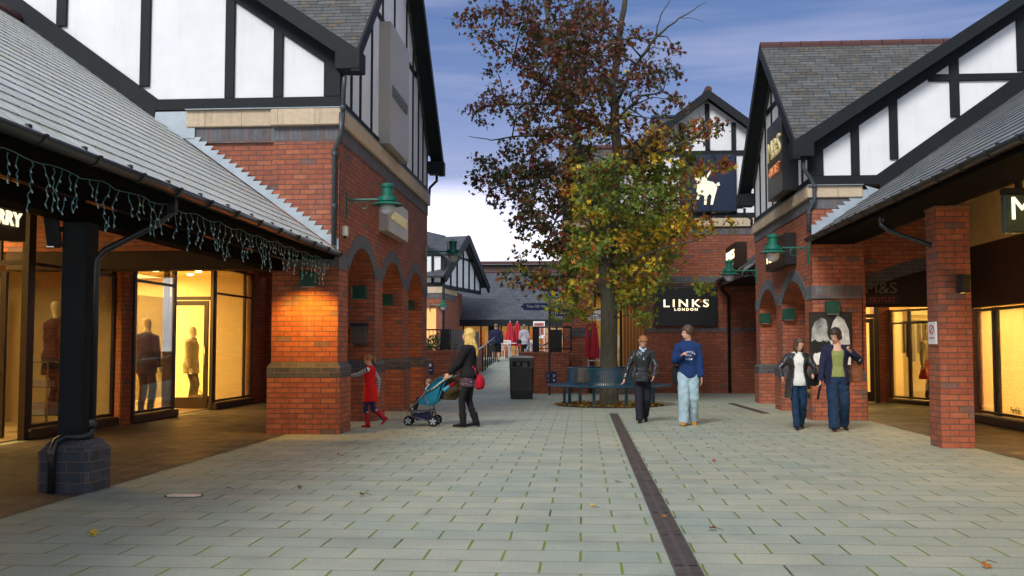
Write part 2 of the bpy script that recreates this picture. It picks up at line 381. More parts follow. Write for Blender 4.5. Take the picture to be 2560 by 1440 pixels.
F = dict(
    skin=fabric('skin', (.55, .31, .22), .08, .5, 8, .4, .001), black=fabric('black_cloth', (.012, .012, .014)), leather=fabric('black_leather', (.02, .023, .026), .3, .3, 10, .5, .012),
    navy=fabric('navy_cloth', (.018, .02, .05)), hoodie=fabric('blue_hoodie', (.010, .034, .12), .3), lightjean=fabric('light_denim', (.30, .43, .50), .45, .8, 7), jean=fabric('blue_denim', (.010, .030, .07), .5, .8, 6),
    darktrouser=fabric('dark_trousers', (.018, .018, .028)), green=fabric('green_top', (.24, .27, .09), .2), white=fabric('white_knit', (.68, .70, .66), .1), scarf=fabric('pale_blue_scarf', (.40, .58, .72), .2),
    red=fabric('red_dress', (.60, .012, .012), .2), redboot=fabric('red_boots', (.38, .012, .02), .2, .35), leg=fabric('navy_leggings', (.035, .03, .09)), grey=fabric('grey_cardigan', (.36, .34, .38), .15),
    blond=fabric('blond_hair', (.74, .47, .13), .45, .45, 22, .4), brown=fabric('brown_hair', (.075, .04, .022), .4, .5, 22, .4), dbrown=fabric('dark_brown_hair', (.035, .018, .013), .4, .5, 22, .4), ginger=fabric('ginger_hair', (.30, .13, .035), .45, .5, 22, .4),
    sandy=fabric('sandy_hair', (.28, .17, .075), .3, .6, 22), greyhair=fabric('grey_hair', (.16, .13, .11), .3, .6, 22), tan=fabric('tan_shoe', (.42, .19, .03), .25), shoe=fabric('black_shoe', (.012, .011, .012), .2, .3), bag=fabric('brown_bag', (.16, .055, .022), .3, .5),
    redbag=fabric('red_bag', (.35, .008, .025), .3), teal=fabric('teal_canvas', (.012, .16, .25), .3), beige=fabric('beige_coat', (.32, .25, .13), .2), manq=fabric('mannequin_shell', (.62, .52, .36), .06, .4), brownbag=fabric('olive_bag', (.06, .045, .02), .3), stripe_w=fabric('white_stripe', (.62, .62, .64), .05), stripe_n=fabric('navy_stripe', (.03, .035, .07), .05), maroon=fabric('maroon_coat', (.04, .012, .016), .3), print=None)
def prt():
    m = NT('patterned_tunic', .8); v = m.coord('Object'); f = m.noise(v, 38, 3, .8); m.col(m.ramp(f, [(.45, (.012, .01, .014)), (.55, (.05, .02, .04)), (.62, (.32, .2, .24))])); return m.mat
F['print'] = prt()
# ---------------------------------------------------------------- generic building pieces
def slate_roof(el, er, tl, tr, mat, parent, course=.25, name='roof', th=.014, deck=.08):
    el, er, tl, tr = map(Vector, (el, er, tl, tr))
    L = max((tl - el).length, (tr - er).length); n = max(2, int(round(L / course)))
    nor = (er - el if (er - el).length > .1 else tr - tl).cross((tl + tr) / 2 - (el + er) / 2).normalized()
    if nor.z < 0: nor = -nor
    m = MB(); rows = []
    for i in range(n):
        a, b = i / n, min(1, (i + 1) / n + .02)
        p, q, r, s = el.lerp(tl, a), er.lerp(tr, a), er.lerp(tr, b), el.lerp(tl, b)
        m.add([p + nor * th, q + nor * th, r + nor * .001, s + nor * .001, p - nor * .004, q - nor * .004], [(0, 1, 2, 3), (4, 5, 1, 0)]); rows.append(i)
    if (er - el).length > .1: m.prism([el - nor * .01, er - nor * .01, tr - nor * .01, tl - nor * .01], -nor * deck)
    else: m.prism([el - nor * .01, tr - nor * .01, tl - nor * .01], -nor * deck)
    o = m.build(name, mat, parent); me = o.data; uv = me.uv_layers[0].data; h = mat.get('h', .2); low = min(v.co.dot(nor.cross(Vector((0, 0, 1)).cross(nor))) for v in me.vertices)
    hd = (er - el) if (er - el).length > .1 else (tr - tl); hd.normalize()
    for i, k in enumerate(rows):       # one course of slates per strip, whatever the strip's height
        for f in (2 * i, 2 * i + 1):
            pl = me.polygons[f]; cs = [me.vertices[v].co for v in pl.vertices]; up_ = sorted(c.z for c in cs); mid_ = (up_[0] + up_[-1]) / 2
            for li, c in zip(pl.loop_indices, cs): uv[li].uv = (c.dot(hd) + .07 * (k % 3), (k + (.94 if c.z > mid_ and f % 2 == 0 else .06)) * h)
    return o

def arch_pts(c, half, z, rise, n=18, grow=0):
    Rr = (half * half + rise * rise) / (2 * rise); cz = z + rise - Rr; a0 = math.asin(min(1, half / Rr))
    return [(c + (Rr + grow) * math.sin(a), cz + (Rr + grow) * math.cos(a)) for a in [-a0 + 2 * a0 * i / n for i in range(n + 1)]]

def voussoirs(m, c, half, z, rise, w, to3, t, gap=.006):
    Rr = (half * half + rise * rise) / (2 * rise); cz = z + rise - Rr; a0 = math.asin(min(1, half / Rr)); n = int(2 * a0 * Rr / .078)
    for i in range(n):
        a, b = -a0 + 2 * a0 * i / n + gap / Rr / 2, -a0 + 2 * a0 * (i + 1) / n - gap / Rr / 2
        q = [(c + r * math.sin(x), cz + r * math.cos(x)) for r, x in ((Rr, a), (Rr, b), (Rr + w, b), (Rr + w, a))]
        m.prism([to3(u, v, 0) for u, v in q], to3(0, 0, t) - to3(0, 0, 0))

def cross_gable(o, sg, XF, Y0, Y1, zl, eave, px_, py_, studs, rowz, zfloor, rline, roofmat, face_studs, zrow_f=None):
    """half-timbered upper part: a gable facing the camera over the shops and one facing the street"""
    P = lambda d, y, z: Vector((XF + sg * d, y, z))
    mid = (Y0 + Y1) / 2; ov = .36; e0 = eave - ov * .0
    top = eave + py_ * (mid - Y0 + ov); dr = (top - eave) / px_ - ov      # where both ridges meet
    # white panels
    m = MB()
    pf = [P(0, Y0, zl), P(0, Y0, eave + px_ * ov * 0 + .1)] + [P(dr, Y0, top - .12), P(dr * 2, Y0, eave + .1), P(dr * 2, Y0, zl)]
    m.prism(pf, (0, .12, 0)); m.build('render_panel', M['render'], o)
    m = MB(); m.prism([P(.004, Y0 + .125, zl), P(.004, Y0 + .125, eave + .1), P(.004, mid, top - .15), P(.004, Y1, eave + .1), P(.004, Y1, zl)], (sg * .12, 0, 0)); m.build('render_panel', M['render'], o)
    # timbers on the camera side, proud of the panels
    t = MB(); y = Y0 - .05
    zr = lambda d: eave + px_ * (d + ov) - .08         # underside of the rake
    t.prism([P(-.02, y, zl), P(-.02, y, zl + .19), P(rline(zl + .1), y, zl + .19), P(rline(zl) , y, zl)], (0, .06, 0))
    for d, w in studs:
        zb = max(zl + .19, zfloor(d) + .36); zt = zr(d) - .22
        if zt > zb: t.prism([P(d - w / 2, y, zb), P(d + w / 2, y, zb), P(d + w / 2, y, zt), P(d - w / 2, y, zt)], (0, .056, 0))
    t.prism([P(-.03, y - .003, zr(-.03) - .42), P(dr, y - .003, zr(dr) - .36), P(dr, y - .003, zr(dr)), P(-.03, y - .003, zr(-.03))], (0, .06, 0))
    d0 = rline(zl) - .05
    t.prism([P(d0 - .1, y - .006, zfloor(d0) - .12), P(dr * 1.3, y - .006, zfloor(dr * 1.3) - .06), P(dr * 1.3, y - .006, zfloor(dr * 1.3) + .36), P(rline(zl - .15), y - .006, zl + .19)], (0, .06, 0))
    for z in rowz:
        da = (z - eave + .35) / px_ - ov + .15; db = rline(z - .25)
        t.box(XF + sg * da, XF + sg * db, y - .002, y + .05, z - .07, z + .07)
    t.build('timber_frame', M['timber'], o, bevel=.008)
    # timbers on the street face
    t = MB(); x0 = XF - sg * .018; zf = lambda yy: eave + py_ * (min(yy - Y0, Y1 - yy) + ov) - .1
    t.box(x0, XF, Y0 - .0, Y1, zl, zl + .16)
    for yy in face_studs:
        t.box(x0 - sg * .001, XF, yy - .06, yy + .06, zl + .16, zf(yy) - .12)
    if zrow_f: t.box(x0 + sg * .002, XF, mid - (zf(mid) - zrow_f) / py_ + .2, mid + (zf(mid) - zrow_f) / py_ - .2, zrow_f - .07, zrow_f + .07)
    t.build('timber_frame', M['timber'], o, bevel=.008)
    # roofs
    yo = Y0 - ov
    V0, V1, V2, V3 = P(-ov, yo, eave), P(-ov, mid, top), P(dr, mid, top), P(-ov, Y1 + ov, eave)
    slate_roof(V0, V0 + Vector((0, .001, 0)), V2, V1, roofmat, o, course=.19)
    slate_roof(V3, V3 + Vector((0, .001, 0)), V2, V1, roofmat, o, course=.19)
    # main slope facing the street: the sliver in front of the valley, and the far slope
    m = MB(); q = [V0 + Vector((0, -.004, .0)), V2, Vector((V2.x, yo - .004, top))]; m.prism(q, (0, 0, -.07)); 
    e2 = P(dr * 2 + ov, yo, eave); m.prism([e2, Vector((V2.x, yo, top)), Vector((V2.x, Y1 + ov, top)), Vector((e2.x, Y1 + ov, eave))], (0, 0, -.07))
    m.build('roof', roofmat, o)
    # ridge tiles
    m = MB(); n = int(abs(V2.x - V1.x) / .45)
    for i in range(n):
        a, b = V1.lerp(V2, i / n), V1.lerp(V2, (i + .97) / n)
        m.tube([a + Vector((0, 0, -.04)), b + Vector((0, 0, -.04))], [.12, .115], 10)
    m.build('ridge_tiles', M['ridge'], o, smooth=False)
    # bargeboards: along the camera side rake and both street rakes, with boarded soffits
    b = MB()
    b.prism([P(-ov - .02, yo - .03, eave - .27), P(dr, yo - .03, top - .25), P(dr, yo - .03, top + .0), P(-ov - .02, yo - .03, eave + .02)], (0, .04, 0))
    b.build('bargeboard', M['timber'], o)
    s = MB(); s.prism([P(-ov, yo + .012, eave - .12), P(dr, yo + .012, top - .12), P(dr, Y0 - .05, top - .12), P(-ov, Y0 - .05, eave - .12)], (0, 0, -.03)); s.build('soffit', M['timber'], o)
    for ya, yb in ((yo, mid), (Y1 + ov, mid)):
        b = MB(); xo = XF - sg * (ov + .02)
        b.prism([Vector((xo, ya, eave - .24)), Vector((xo, yb, top - .26)), Vector((xo, yb, top + .01)), Vector((xo, ya, eave + .03))], (sg * .04, 0, 0)); b.build('bargeboard', M['timber'], o)
        s = MB(); s.prism([Vector((xo + sg * .045, ya, eave - .12)), Vector((xo + sg * .045, yb, top - .12)), Vector((XF - sg * .055, yb, top - .12)), Vector((XF - sg * .055, ya, eave - .12))], (0, 0, -.03)); s.build('soffit', M['timber'], o)
    # kneelers: the boxed eave ends
    for yy, w in ((yo - .03, .42), (Y1 + ov - .3, .34)):
        k = MB(); k.box(XF - sg * (ov + .05), XF - sg * .0, yy - .008, yy + w, eave - .29, eave + .035); k.box(XF - sg * (ov + .06), XF - sg * (ov - .1), yy - .012, yy + w * .6, eave - .34, eave - .292)
        k.build('eaves_box', M['timber'], o, bevel=.01)
    return top, dr

def ledge(o, sg, XF, Y0, Y1, z0, z1, dend, band, step=None):
    m = MB(); p = .07
    x = XF - sg * p
    m.box(x, XF + sg * (step or dend), Y0 - p - .05 * (step is not None), Y0 + .1, z0, z1)
    if step: m.box(XF + sg * (step + .003), XF + sg * dend, Y0 - p, Y0 + .1, z0, z1)
    m.box(x, XF + sg * .12, Y0 + .103, Y1 + p, z0, z1)
    m.build('stone_ledge', M['stone'], o, bevel=.012)
    l = MB(); l.box(x - sg * .008, XF + sg * dend, Y0 - p - .06, Y0 - .02, z1 + .001, z1 + .012); l.box(x - sg * .008, XF - sg * .0, Y0 - .02, Y1 + p, z1 + .001, z1 + .012); l.build('lead_flashing', M['lead'], o)
    b = MB(); b.box(XF - sg * .015, XF + sg * dend, Y0 - .015, Y0 + .1, z0 - band, z0 - .001); b.box(XF - sg * .015, XF + sg * .1, Y0 + .101, Y1 + .01, z0 - band, z0 - .001)
    b.build('brick_band', M['band'], o)

def arcade(o, sg, XF, ys, zs, rise, ztop, plinth, wpier=1.1, depth=.7):
    """street wall: piers between the Y pairs in ys, segmental arches over the gaps"""
    for i, (a, b) in enumerate(ys):
        m = MB(); m.box(XF, XF + sg * wpier, a, b, plinth - .002, zs)
        m.box(XF - sg * .05, XF + sg * (wpier + .05), a - .05, b + .05, 0, plinth - .24)
        pr = m.build('pier', M['brick'], o)
        c = MB(); c.box(XF - sg * .053, XF + sg * (wpier + .053), a - .053, b + .053, plinth - .239, plinth - .075)
        e = .053; x0, x1 = sorted((XF - sg * e, XF + sg * (wpier + e)))
        c.rings([[Vector((xx, yy, z)) for xx, yy in ((x0 + g, a - e + g), (x1 - g, a - e + g), (x1 - g, b + e - g), (x0 + g, b + e - g))] for z, g in ((plinth - .0745, 0), (plinth + .001, .05))])
        c.build('plinth_cap', M['brick_dark'], pr)
    m = MB(); ya, yb = ys[0][0], ys[-1][1]
    for i in range(len(ys) - 1):
        c = (ys[i][1] + ys[i + 1][0]) / 2; h = (ys[i + 1][0] - ys[i][1]) / 2
        ap = arch_pts(c, h, zs, rise)
        lo = ys[i][0] if i == 0 else (ys[i][0] + ys[i][1]) / 2; hi = ys[i + 1][1] if i == len(ys) - 2 else (ys[i + 1][0] + ys[i + 1][1]) / 2
        m.prism([Vector((XF, lo, zs))] + [Vector((XF, u, v)) for u, v in ap] + [Vector((XF, hi, zs)), Vector((XF, hi, ztop)), Vector((XF, lo, ztop))], (sg * depth, 0, 0))
    m.build('brick_wall', M['brick'], o)
    v = MB(); to3 = lambda u, w, t: Vector((XF - sg * .001 - sg * t, u, w))
    for i in range(len(ys) - 1):
        c = (ys[i][1] + ys[i + 1][0]) / 2; h = (ys[i + 1][0] - ys[i][1]) / 2
        voussoirs(v, c, h, zs, rise, .235, to3, .014)
    for i, (a, b) in enumerate(ys):
        lo = a - .014 if i == 0 else a + .14; hi = b + .014 if i == len(ys) - 1 else b - .14
        n = max(1, int((hi - lo) / .078)); g = (hi - lo) / n
        for k in range(n): v.box(XF - sg * .013, XF, lo + k * g + .003, lo + (k + 1) * g - .003, zs - .02, zs + .235)
    v.build('arch_band', plain('blue_voussoir', (.115, .13, .145), .75, .3, nscale=7, var=.45, bump=.004), o)

def gutter(m, x, y0, y1, z, r=.065):
    pts = []
    n = 8
    for yy in (y0, y1):
        o_ = [Vector((x + r * math.cos(a), yy, z + r * math.sin(a))) for a in [math.pi + math.pi * k / n for k in range(n + 1)]]
        i_ = [Vector((x + r * .86 * math.cos(a), yy, z + r * .86 * math.sin(a))) for a in [2 * math.pi - math.pi * k / n for k in range(n + 1)]]
        pts.append(o_ + i_)
    m.rings(pts)

def canopy(o, sg, XG, ZG, Ya, Yb, slope, dr, mat, brk, Ybrk0):
    P = lambda d, y, z: Vector((XG + sg * d, y, z)); top = ZG + .06 + slope * dr
    a, b, c, d = P(.0, Ya, ZG + .06), P(.0, Yb, ZG + .06), P(dr, Ya, top), P(dr, Yb, top)
    slate_roof(a, b, c, d, mat, o, course=.27, deck=.1, th=.02)
    e = P(dr * 2, Ya, ZG); f = P(dr * 2, Yb, ZG); m = MB(); m.prism([c, d, f, e], (0, 0, -.1)); m.build('roof', mat, o)
    m = MB(); n = int((Yb - Ya) / .45)
    for i in range(n): m.tube([c.lerp(d, i / n), c.lerp(d, (i + .96) / n)], [.12, .115], 8)
    m.build('ridge_tiles', M['ridge'], o)
    g = MB(); gutter(g, XG - sg * .05, Ya, Yb, ZG + .03, r=.075); gt = g.build('gutter', M['gutter'], o, smooth=True)
    y = Ybrk0
    while y < Yb:
        m = MB(); gutter(m, XG - sg * .05, y, y + .045, ZG + .035, r=.088); m.box(XG - sg * .005, XG + sg * .03, y, y + .045, ZG - .03, ZG + .11); y += brk; m.build('gutter_clip', M['gutter'], gt)
    m = MB(); m.box(XG + sg * .012, XG + sg * .035, Ya, Yb, ZG - .09, ZG + .06); m.build('fascia_board', M['soffit_black'], o)
    m = MB(); m.prism([P(.036, Ya, ZG - .08), P(.8, Ya, ZG - .08), P(.8, Yb, ZG - .08), P(.036, Yb, ZG - .08)], (0, 0, .03)); m.build('soffit', M['soffit_black'], o)

def shopfront(o, p, q, z0, z1, mull, trans, depth=.09, sill=True, mat=None, glaz=True):
    """glazed screen between ground points p and q: mull = fractions of mullions, trans = transom heights"""
    p, q = Vector((*p, 0)), Vector((*q, 0)); d = (q - p).normalized(); L = (q - p).length; w = MB(); mat = mat or M['frame']
    up = lambda z: Vector((0, 0, z))
    for f in mull: w.bar(p + d * L * f + up(z0), p + d * L * f + up(z1), depth, .055, up=(d.y, -d.x, 0))
    for z in [z0 + .035, z1 - .035] + list(trans): w.bar(p + d * .047 + up(z), q - d * .047 + up(z), .06, .05)
    sf = w.build('window_frame', mat, o, bevel=.004)
    if glaz: g = MB(); g.bar(p + up((z0 + z1) / 2), q + up((z0 + z1) / 2), .008, z1 - z0 - .05); g.build('glass', M['glass'], sf, uv=False)
    if sill: s = MB(); s.bar(p - d * .03 + up(z0 / 2), q + d * .03 + up(z0 / 2), .22, z0 - .012); s.build('window_sill', plain('brown_sill', (.05, .03, .02), .5, nscale=5), o, bevel=.02)
    return sf
def door(o, x0, x1, y, z1, handle=+1):
    dm = MB(); s = .1; dm.box(x0, x0 + s, y - .03, y + .03, .03, z1); dm.box(x1 - s, x1, y - .03, y + .03, .03, z1); dm.box(x0 + s, x1 - s, y - .03, y + .03, z1 - s, z1); dm.box(x0 + s, x1 - s, y - .03, y + .03, .03, .28)
    d = dm.build('door', M['frame'], o, bevel=.004)
    g = MB(); g.box(x0 + s, x1 - s, y - .004, y + .004, .28, z1 - s); g.build('door_glass', M['glass'], d)
    h = MB(); hx = x1 - .05 if handle > 0 else x0 + .05
    h.tube([(hx, y - .035, 1.0), (hx, y - .09, 1.0), (hx, y - .09, 1.42), (hx, y - .035, 1.42)], .012, 8); h.build('door_handle', M['steel'], d, smooth=True)
    return d
def area(name, loc, sx, sy, power, col, parent=None, rot=(0, 0, 0)):
    l = bpy.data.lights.new(name, 'AREA'); l.shape = 'RECTANGLE'; l.size = sx; l.size_y = sy; l.energy = power; l.color = col
    o = bpy.data.objects.new(name, l); COL.objects.link(o); o.location = loc; o.rotation_euler = rot; return o
WARM = (1, .68, .24)

# ================================================================ GROUND
g = MB(); g.add([(-150, -60, 0), (150, -60, 0), (150, 260, 0), (-150, 260, 0)], [(0, 1, 2, 3)])
tag(g.build('ground', M['paving']), kind='structure')
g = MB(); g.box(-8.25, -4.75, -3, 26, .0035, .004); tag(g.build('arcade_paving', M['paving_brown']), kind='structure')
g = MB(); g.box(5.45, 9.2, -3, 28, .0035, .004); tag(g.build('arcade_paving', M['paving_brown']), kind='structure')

# ================================================================ LEFT BUILDING
LB = thing('corner_shop_building', 'red brick half-timbered shop with three street arches, left of the square', 'building', (-4, 16, 0))
XL, Y0, Y1 = -3.95, 16.0, 25.3
lpiers = [(16.0, 16.68), (18.88, 19.6), (21.8, 22.55), (24.6, 25.3)]
arcade(LB, -1, XL, lpiers, 2.70, .48, 5.03, 1.15)
zfl = lambda d: 2.97 + .06 + .72 * (d - .05)                 # top of the walkway roof along the wall
ledge(LB, -1, XL, Y0, Y1, 5.03, 5.31, 2.57, .26, step=1.13)
m = MB(); m.box(-13, XL - .702, Y0 + .03, Y0 + .5, 2.99, 5.03); m.box(XL - .703, XL - 1.1, Y0 + .031, Y0 + .5, 2.7, 2.99)
m.box(XL + .0, XL - 1.1, Y0 - .022, Y0 + .029, 2.7, 4.765)
m.build('brick_wall', M['brick'], LB)
m = MB(); m.box(-5.055, -9.6, Y0 + .02, Y0 + .4, 2.68, 2.985); m.build('lintel', M['wood_dark'], LB, bevel=.01)
m = MB(); m.prism([(XL + .014, Y0 - .036, 2.70), (XL - 1.11, Y0 - .036, 2.70), (XL - 1.11, Y0 - .036, 2.935), (XL + .014, Y0 - .036, 2.935)], (0, .013, 0)); m.build('brick_band', M['band'], LB)
lstuds = [(.13, .28), (1.04, .16), (1.86, .16), (3.31, .17), (4.77, .18), (6.2, .18)]
lt, ldr = cross_gable(LB, -1, XL, Y0, Y1, 5.323, 6.16, .68, .92, lstuds, [], zfl, lambda z: (z - 2.99) / .72 + .03, M['slate_old'],
            [16.1, 16.75, 17.45, 18.4, 19.4, 20.65, 22.1, 23.0, 23.8, 24.5, 25.2], 7.9)
# stepped lead flashing over the walkway roof
m = MB(); pts = []; d = 0.0
while d < 2.6:
    z = zfl(d); pts += [Vector((XL - d, Y0 - .034, z + .17)), Vector((XL - d - .1, Y0 - .034, z + .17 + .0))]; 
    d2 = d + .103; pts += [Vector((XL - d2 + .05, Y0 - .034, zfl(d2) + .17))]; d = d2
base = [Vector((XL - 2.75, Y0 - .034, zfl(2.75) - .02)), Vector((XL - .0, Y0 - .034, zfl(0) - .02))]
m.prism(pts + base, (0, .011, 0)); m.box(XL - 2.43, XL - 3.2, Y0 - .045, Y0 + .02, 4.85, 5.3)
m.build('lead_flashing', M['lead'], LB)
# first floor slab = arcade ceiling, far end wall, inner shop wall piers
m = MB(); m.box(XL - .71, -13, Y0 + .51, Y1, 3.3, 3.45); m.build('ceiling', M['ceil'], LB)
m = MB(); m.box(XL - 1.11, -13, Y1 - .3, Y1, 3.2, 6); m.box(-6.75, -13, Y1 + .3, Y1 + .6, 0, 3.3); m.build('brick_wall', M['brick'], LB)
XW = -8.25
m = MB(); m.prism([(XW, 17.5, 0), (XW, 17.88, 0), (-8.9, 18.3, 0)], (0, 0, 3.3)); m.build('brick_pier', M['brick'], LB); m = MB(); m.box(XW, XW - .4, 24.55, 25.6, 0, 3.3)
m.build('brick_pier', M['brick'], LB)
shopfront(LB, (XW, 17.9), (XW, 19.8), .16, 3.25, [.02, .98], [2.64])
shopfront(LB, (XW, 21.95), (XW, 24.5), .16, 3.25, [.02, .80, .985], [2.62])
m = MB(); m.box(-9.35, XW - .1, 21.92, 22.0, 2.46, 2.54); m.box(-9.35, XW - .1, 21.92, 22.0, 3.18, 3.25); m.box(-9.4, -9.3, 21.9, 22.02, 0, 3.25); m.box(XW - .07, XW, 21.9, 21.97, 0, 3.25); m.box(XW - .02, XW - .09, 19.82, 19.89, 0, 3.25)
m.build('door_frame', M['frame'], LB); door(LB, -9.28, XW - .12, 21.95, 2.44, 1)
m = MB(); m.box(-9.31, -9.29, 19.9, 21.9, .3, 2.5); m.build('glass', M['glass'], LB)
# rooms behind
def room(o, x0, x1, y0, y1, h, name='shop_interior', open_side='+x'):
    m = MB(); t = .06; x0, x1 = min(x0, x1), max(x0, x1)
    if open_side == '+x': m.box(x0 - t, x0, y0, y1, 0, h)
    else: m.box(x1, x1 + t, y0, y1, 0, h)
    if open_side != '-y': m.box(x0, x1, y0 - t, y0, 0, h)
    else: m.box(x0 - t, x0, y0, y1, 0, h)
    m.box(x0, x1, y1, y1 + t, 0, h); m.box(x0, x1, y0, y1, h, h + t)
    r = m.build(name, M['wallin'], o); f = MB(); f.box(x0, x1, y0, y1, .006, .02); f.build('shop_floor', M['floorin'], r); return r
rA = room(LB, -12.6, -8.38, 18.35, 24.54, 3.2)
m = MB(); m.box(-10.9, -10.82, 19.0, 20.6, .02, 2.9); m.build('display_screen', M['wallin'], rA)
area('shop_light', (-11.2, 21.4, 3.1), 1.8, 5.0, 430, WARM)
area('shop_light', (-9.6, 19.2, 3.05), .5, 1.2, 80, WARM)

# street front of the first shop, nearer the camera
FS = thing('front_shop_building', 'shop with bronze framed windows lit yellow under the covered walkway, far left', 'building', (-8.4, 12, 0))
XS = -8.4
shopfront(FS, (XS, 14.68), (XS, 17.5), .16, 3.9, [.02, .98], [2.68])
shopfront(FS, (XS, 6.5), (XS, 13.2), .16, 3.9, [0, .33, .66, .99], [2.60])
m = MB(); m.box(-9.7, -9.62, 14.57, 14.67, 0, 3.9); m.box(-9.6, XS - .05, 14.58, 14.66, 2.65, 2.72); m.box(-9.6, XS - .05, 14.58, 14.66, 3.84, 3.9); m.box(XS - .05, XS + .05, 14.54, 14.65, 0, 3.9); m.box(XS - .06, XS + .02, 13.2, 13.3, 0, 3.9); m.box(XS - .48, XS - .42, 14.59, 14.65, 2.72, 3.84)
m.build('door_frame', M['frame'], FS); door(FS, -9.55, -8.72, 14.62, 2.55, 1)
m = MB(); m.box(-8.7, -8.47, 14.61, 14.62, .05, 2.62); m.build('glass', M['glass'], FS)
rB = room(FS, -13, -8.5, 6, 18.0, 4.0)
m = MB(); m.box(-11.0, -10.94, 15.3, 17.9, .02, 3.0); m.build('display_screen', M['wallin'], rB)
area('shop_light', (-11.3, 14.5, 3.9), 1.8, 5.5, 430, WARM)
m = MB(); m.box(XS - .15, XS + .06, 3, 18.2, 3.9, 5.9); m.build('upper_wall', M['wood_dark'], FS)

# covered walkway roof on the left
LC = thing('covered_walkway', 'slate lean-to roof with painted sky sheen and black gutter over the left shop fronts', 'walkway roof', (-4, 9, 0))
canopy(LC, -1, -4.0, 2.91, -1, Y0 - .05, .72, 5.5, M['slate_sheen'], .82, .35)
m = MB(); m.box(-4.86, -5.12, -1, 15.97, 2.64, 2.82); m.build('beam', M['soffit_black'], LC, bevel=.01)
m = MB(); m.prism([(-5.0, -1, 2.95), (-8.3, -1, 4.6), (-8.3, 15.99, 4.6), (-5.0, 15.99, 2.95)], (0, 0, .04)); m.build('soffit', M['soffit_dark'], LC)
for yy in [0 + 1.6 * i for i in range(10)]:
    m = MB(); m.prism([(-4.99, yy, 2.78), (-8.25, yy, 4.4), (-8.25, yy, 4.58), (-4.99, yy, 2.93)], (0, .09, 0)); m.build('rafter', M['wood_dark'], LC)
# its column on a dark brick base
LCo = thing('walkway_column', 'square black column on a dark blue brick base holding up the left walkway roof', 'column', (-4.99, 9.62, 0))
m = MB(); m.box(-5.12, -4.87, 9.5, 9.75, .5, 2.64); m.build('post', M['timber'], LCo, bevel=.006)
m = MB()
bx0, bx1, by0, by1 = -5.27, -4.73, 9.38, 9.87
def octo(x0, x1, y0, y1, c, z): return [Vector((x, y, z)) for x, y in ((x0 + c, y0), (x1 - c, y0), (x1, y0 + c), (x1, y1 - c), (x1 - c, y1), (x0 + c, y1), (x0, y1 - c), (x0, y0 + c))]
m.rings([octo(bx0, bx1, by0, by1, .05, 0), octo(bx0, bx1, by0, by1, .05, .40)], cap=True)
bs = m.build('brick_base', brickmat('blue_brick_base', [(0, (.035, .042, .052)), (1, (.06, .07, .085))], (.15, .105, .08), w=.3, h=.1, mortar=.005), LCo)
m = MB(); m.rings([octo(bx0 - .002, bx1 + .002, by0 - .002, by1 + .002, .05, .401), octo(bx0 + .07, bx1 - .07, by0 + .07, by1 - .07, .05, .5)]); m.build('plinth_cap', M['brick_dark'], bs)
# ================================================================ RIGHT BUILDING
RB = thing('outlet_shop_building', 'red brick shop with two street arches and weathered slate gable, right of the square', 'building', (4.5, 19.7, 0))
XR, V0_, V1_ = 4.45, 19.7, 26.0
rpiers = [(19.7, 20.35), (22.65, 23.3), (25.45, 26.0)]
arcade(RB, 1, XR, rpiers, 2.35, .44, 4.3, .98, wpier=.93)
zfr = lambda d: 3.50 + .06 + .69 * (d + .02)
ledge(RB, 1, XR, V0_, V1_, 4.3, 4.53, .98, .21)
m = MB(); m.box(XR + .94, 13, V0_ + .59, V0_ + 1.0, 4.0, 4.3); m.box(XR + .703, XR + .93, V0_ + .031, V0_ + .6, 2.35, 4.3); m.box(XR + .0, XR + .98, V0_ - .022, V0_ + .029, 2.35, 4.08)
m.box(XR + .96, XR + 1.02, V0_ + .029, V0_ + .6, 0, 3.0)
m.build('brick_wall', M['brick'], RB)
m = MB(); m.box(XR - .013, XR + .95, V0_ - .036, V0_ - .0225, 2.34, 2.59); m.build('brick_band', M['band'], RB)
rstuds = [(.12, .26), (.86, .16), (1.6, .16), (2.77, .18), (4.05, .18), (5.4, .18)]
rt, rdr = cross_gable(RB, 1, XR, V0_, V1_, 4.542, 5.34, .655, .84, rstuds, [6.62], zfr, lambda z: (z - 3.56) / .69 + .05, M['slate_old'],
            [19.8, 20.35, 20.95, 22.6, 23.5, 24.3, 25.1, 25.9], 7.0)
m = MB(); pts = []; d = .0
while d < 1.05:
    z = zfr(d); d2 = d + .109; pts += [Vector((XR + d, V0_ - .034, z + .2)), Vector((XR + d + .11, V0_ - .034, z + .2)), Vector((XR + d2 - .05, V0_ - .034, zfr(d2) + .2))]; d = d2
base = [Vector((XR + 1.3, V0_ - .034, zfr(1.3) - .02)), Vector((XR, V0_ - .034, zfr(0) - .02))]
m.prism(pts + base, (0, .011, 0)); m.build('lead_flashing', M['lead'], RB)
m = MB(); m.box(XR + .71, 13, V0_ + 1.01, V1_, 3.3, 3.42); m.build('ceiling', M['ceil'], RB)
# entrance wall with its wide arch, set back under the roof
YE = 20.32
ap = arch_pts(7.9, 2.46, 2.42, .62, 24)
m = MB(); m.prism([Vector((5.43, YE, 2.42))] + [Vector((u, YE, v)) for u, v in ap] + [Vector((11.5, YE, 2.42)), Vector((11.5, YE, 4.9)), Vector((5.43, YE, 4.9))], (0, .35, 0)); m.build('brick_wall', M['brick'], RB)
v = MB(); voussoirs(v, 7.9, 2.46, 2.42, .62, .26, lambda u, w, t: Vector((u, YE - .001 - t, w)), .014); v.build('arch_band', M['brick_dark'], RB)
m = MB(); m.box(5.44, 8.9, YE + .6, YE + .7, 2.22, 3.25); m.build('fascia_board', M['wood_dark'], RB)
pA, pB = (7.82, 26.1), (8.5, 24.2)
shopfront(RB, pA, pB, .12, 2.35, [.02, .38, .98], [2.0 + .0])
shopfront(RB, pB, (8.5, 20.8), .12, 2.35, [.02, .5, .98], [])
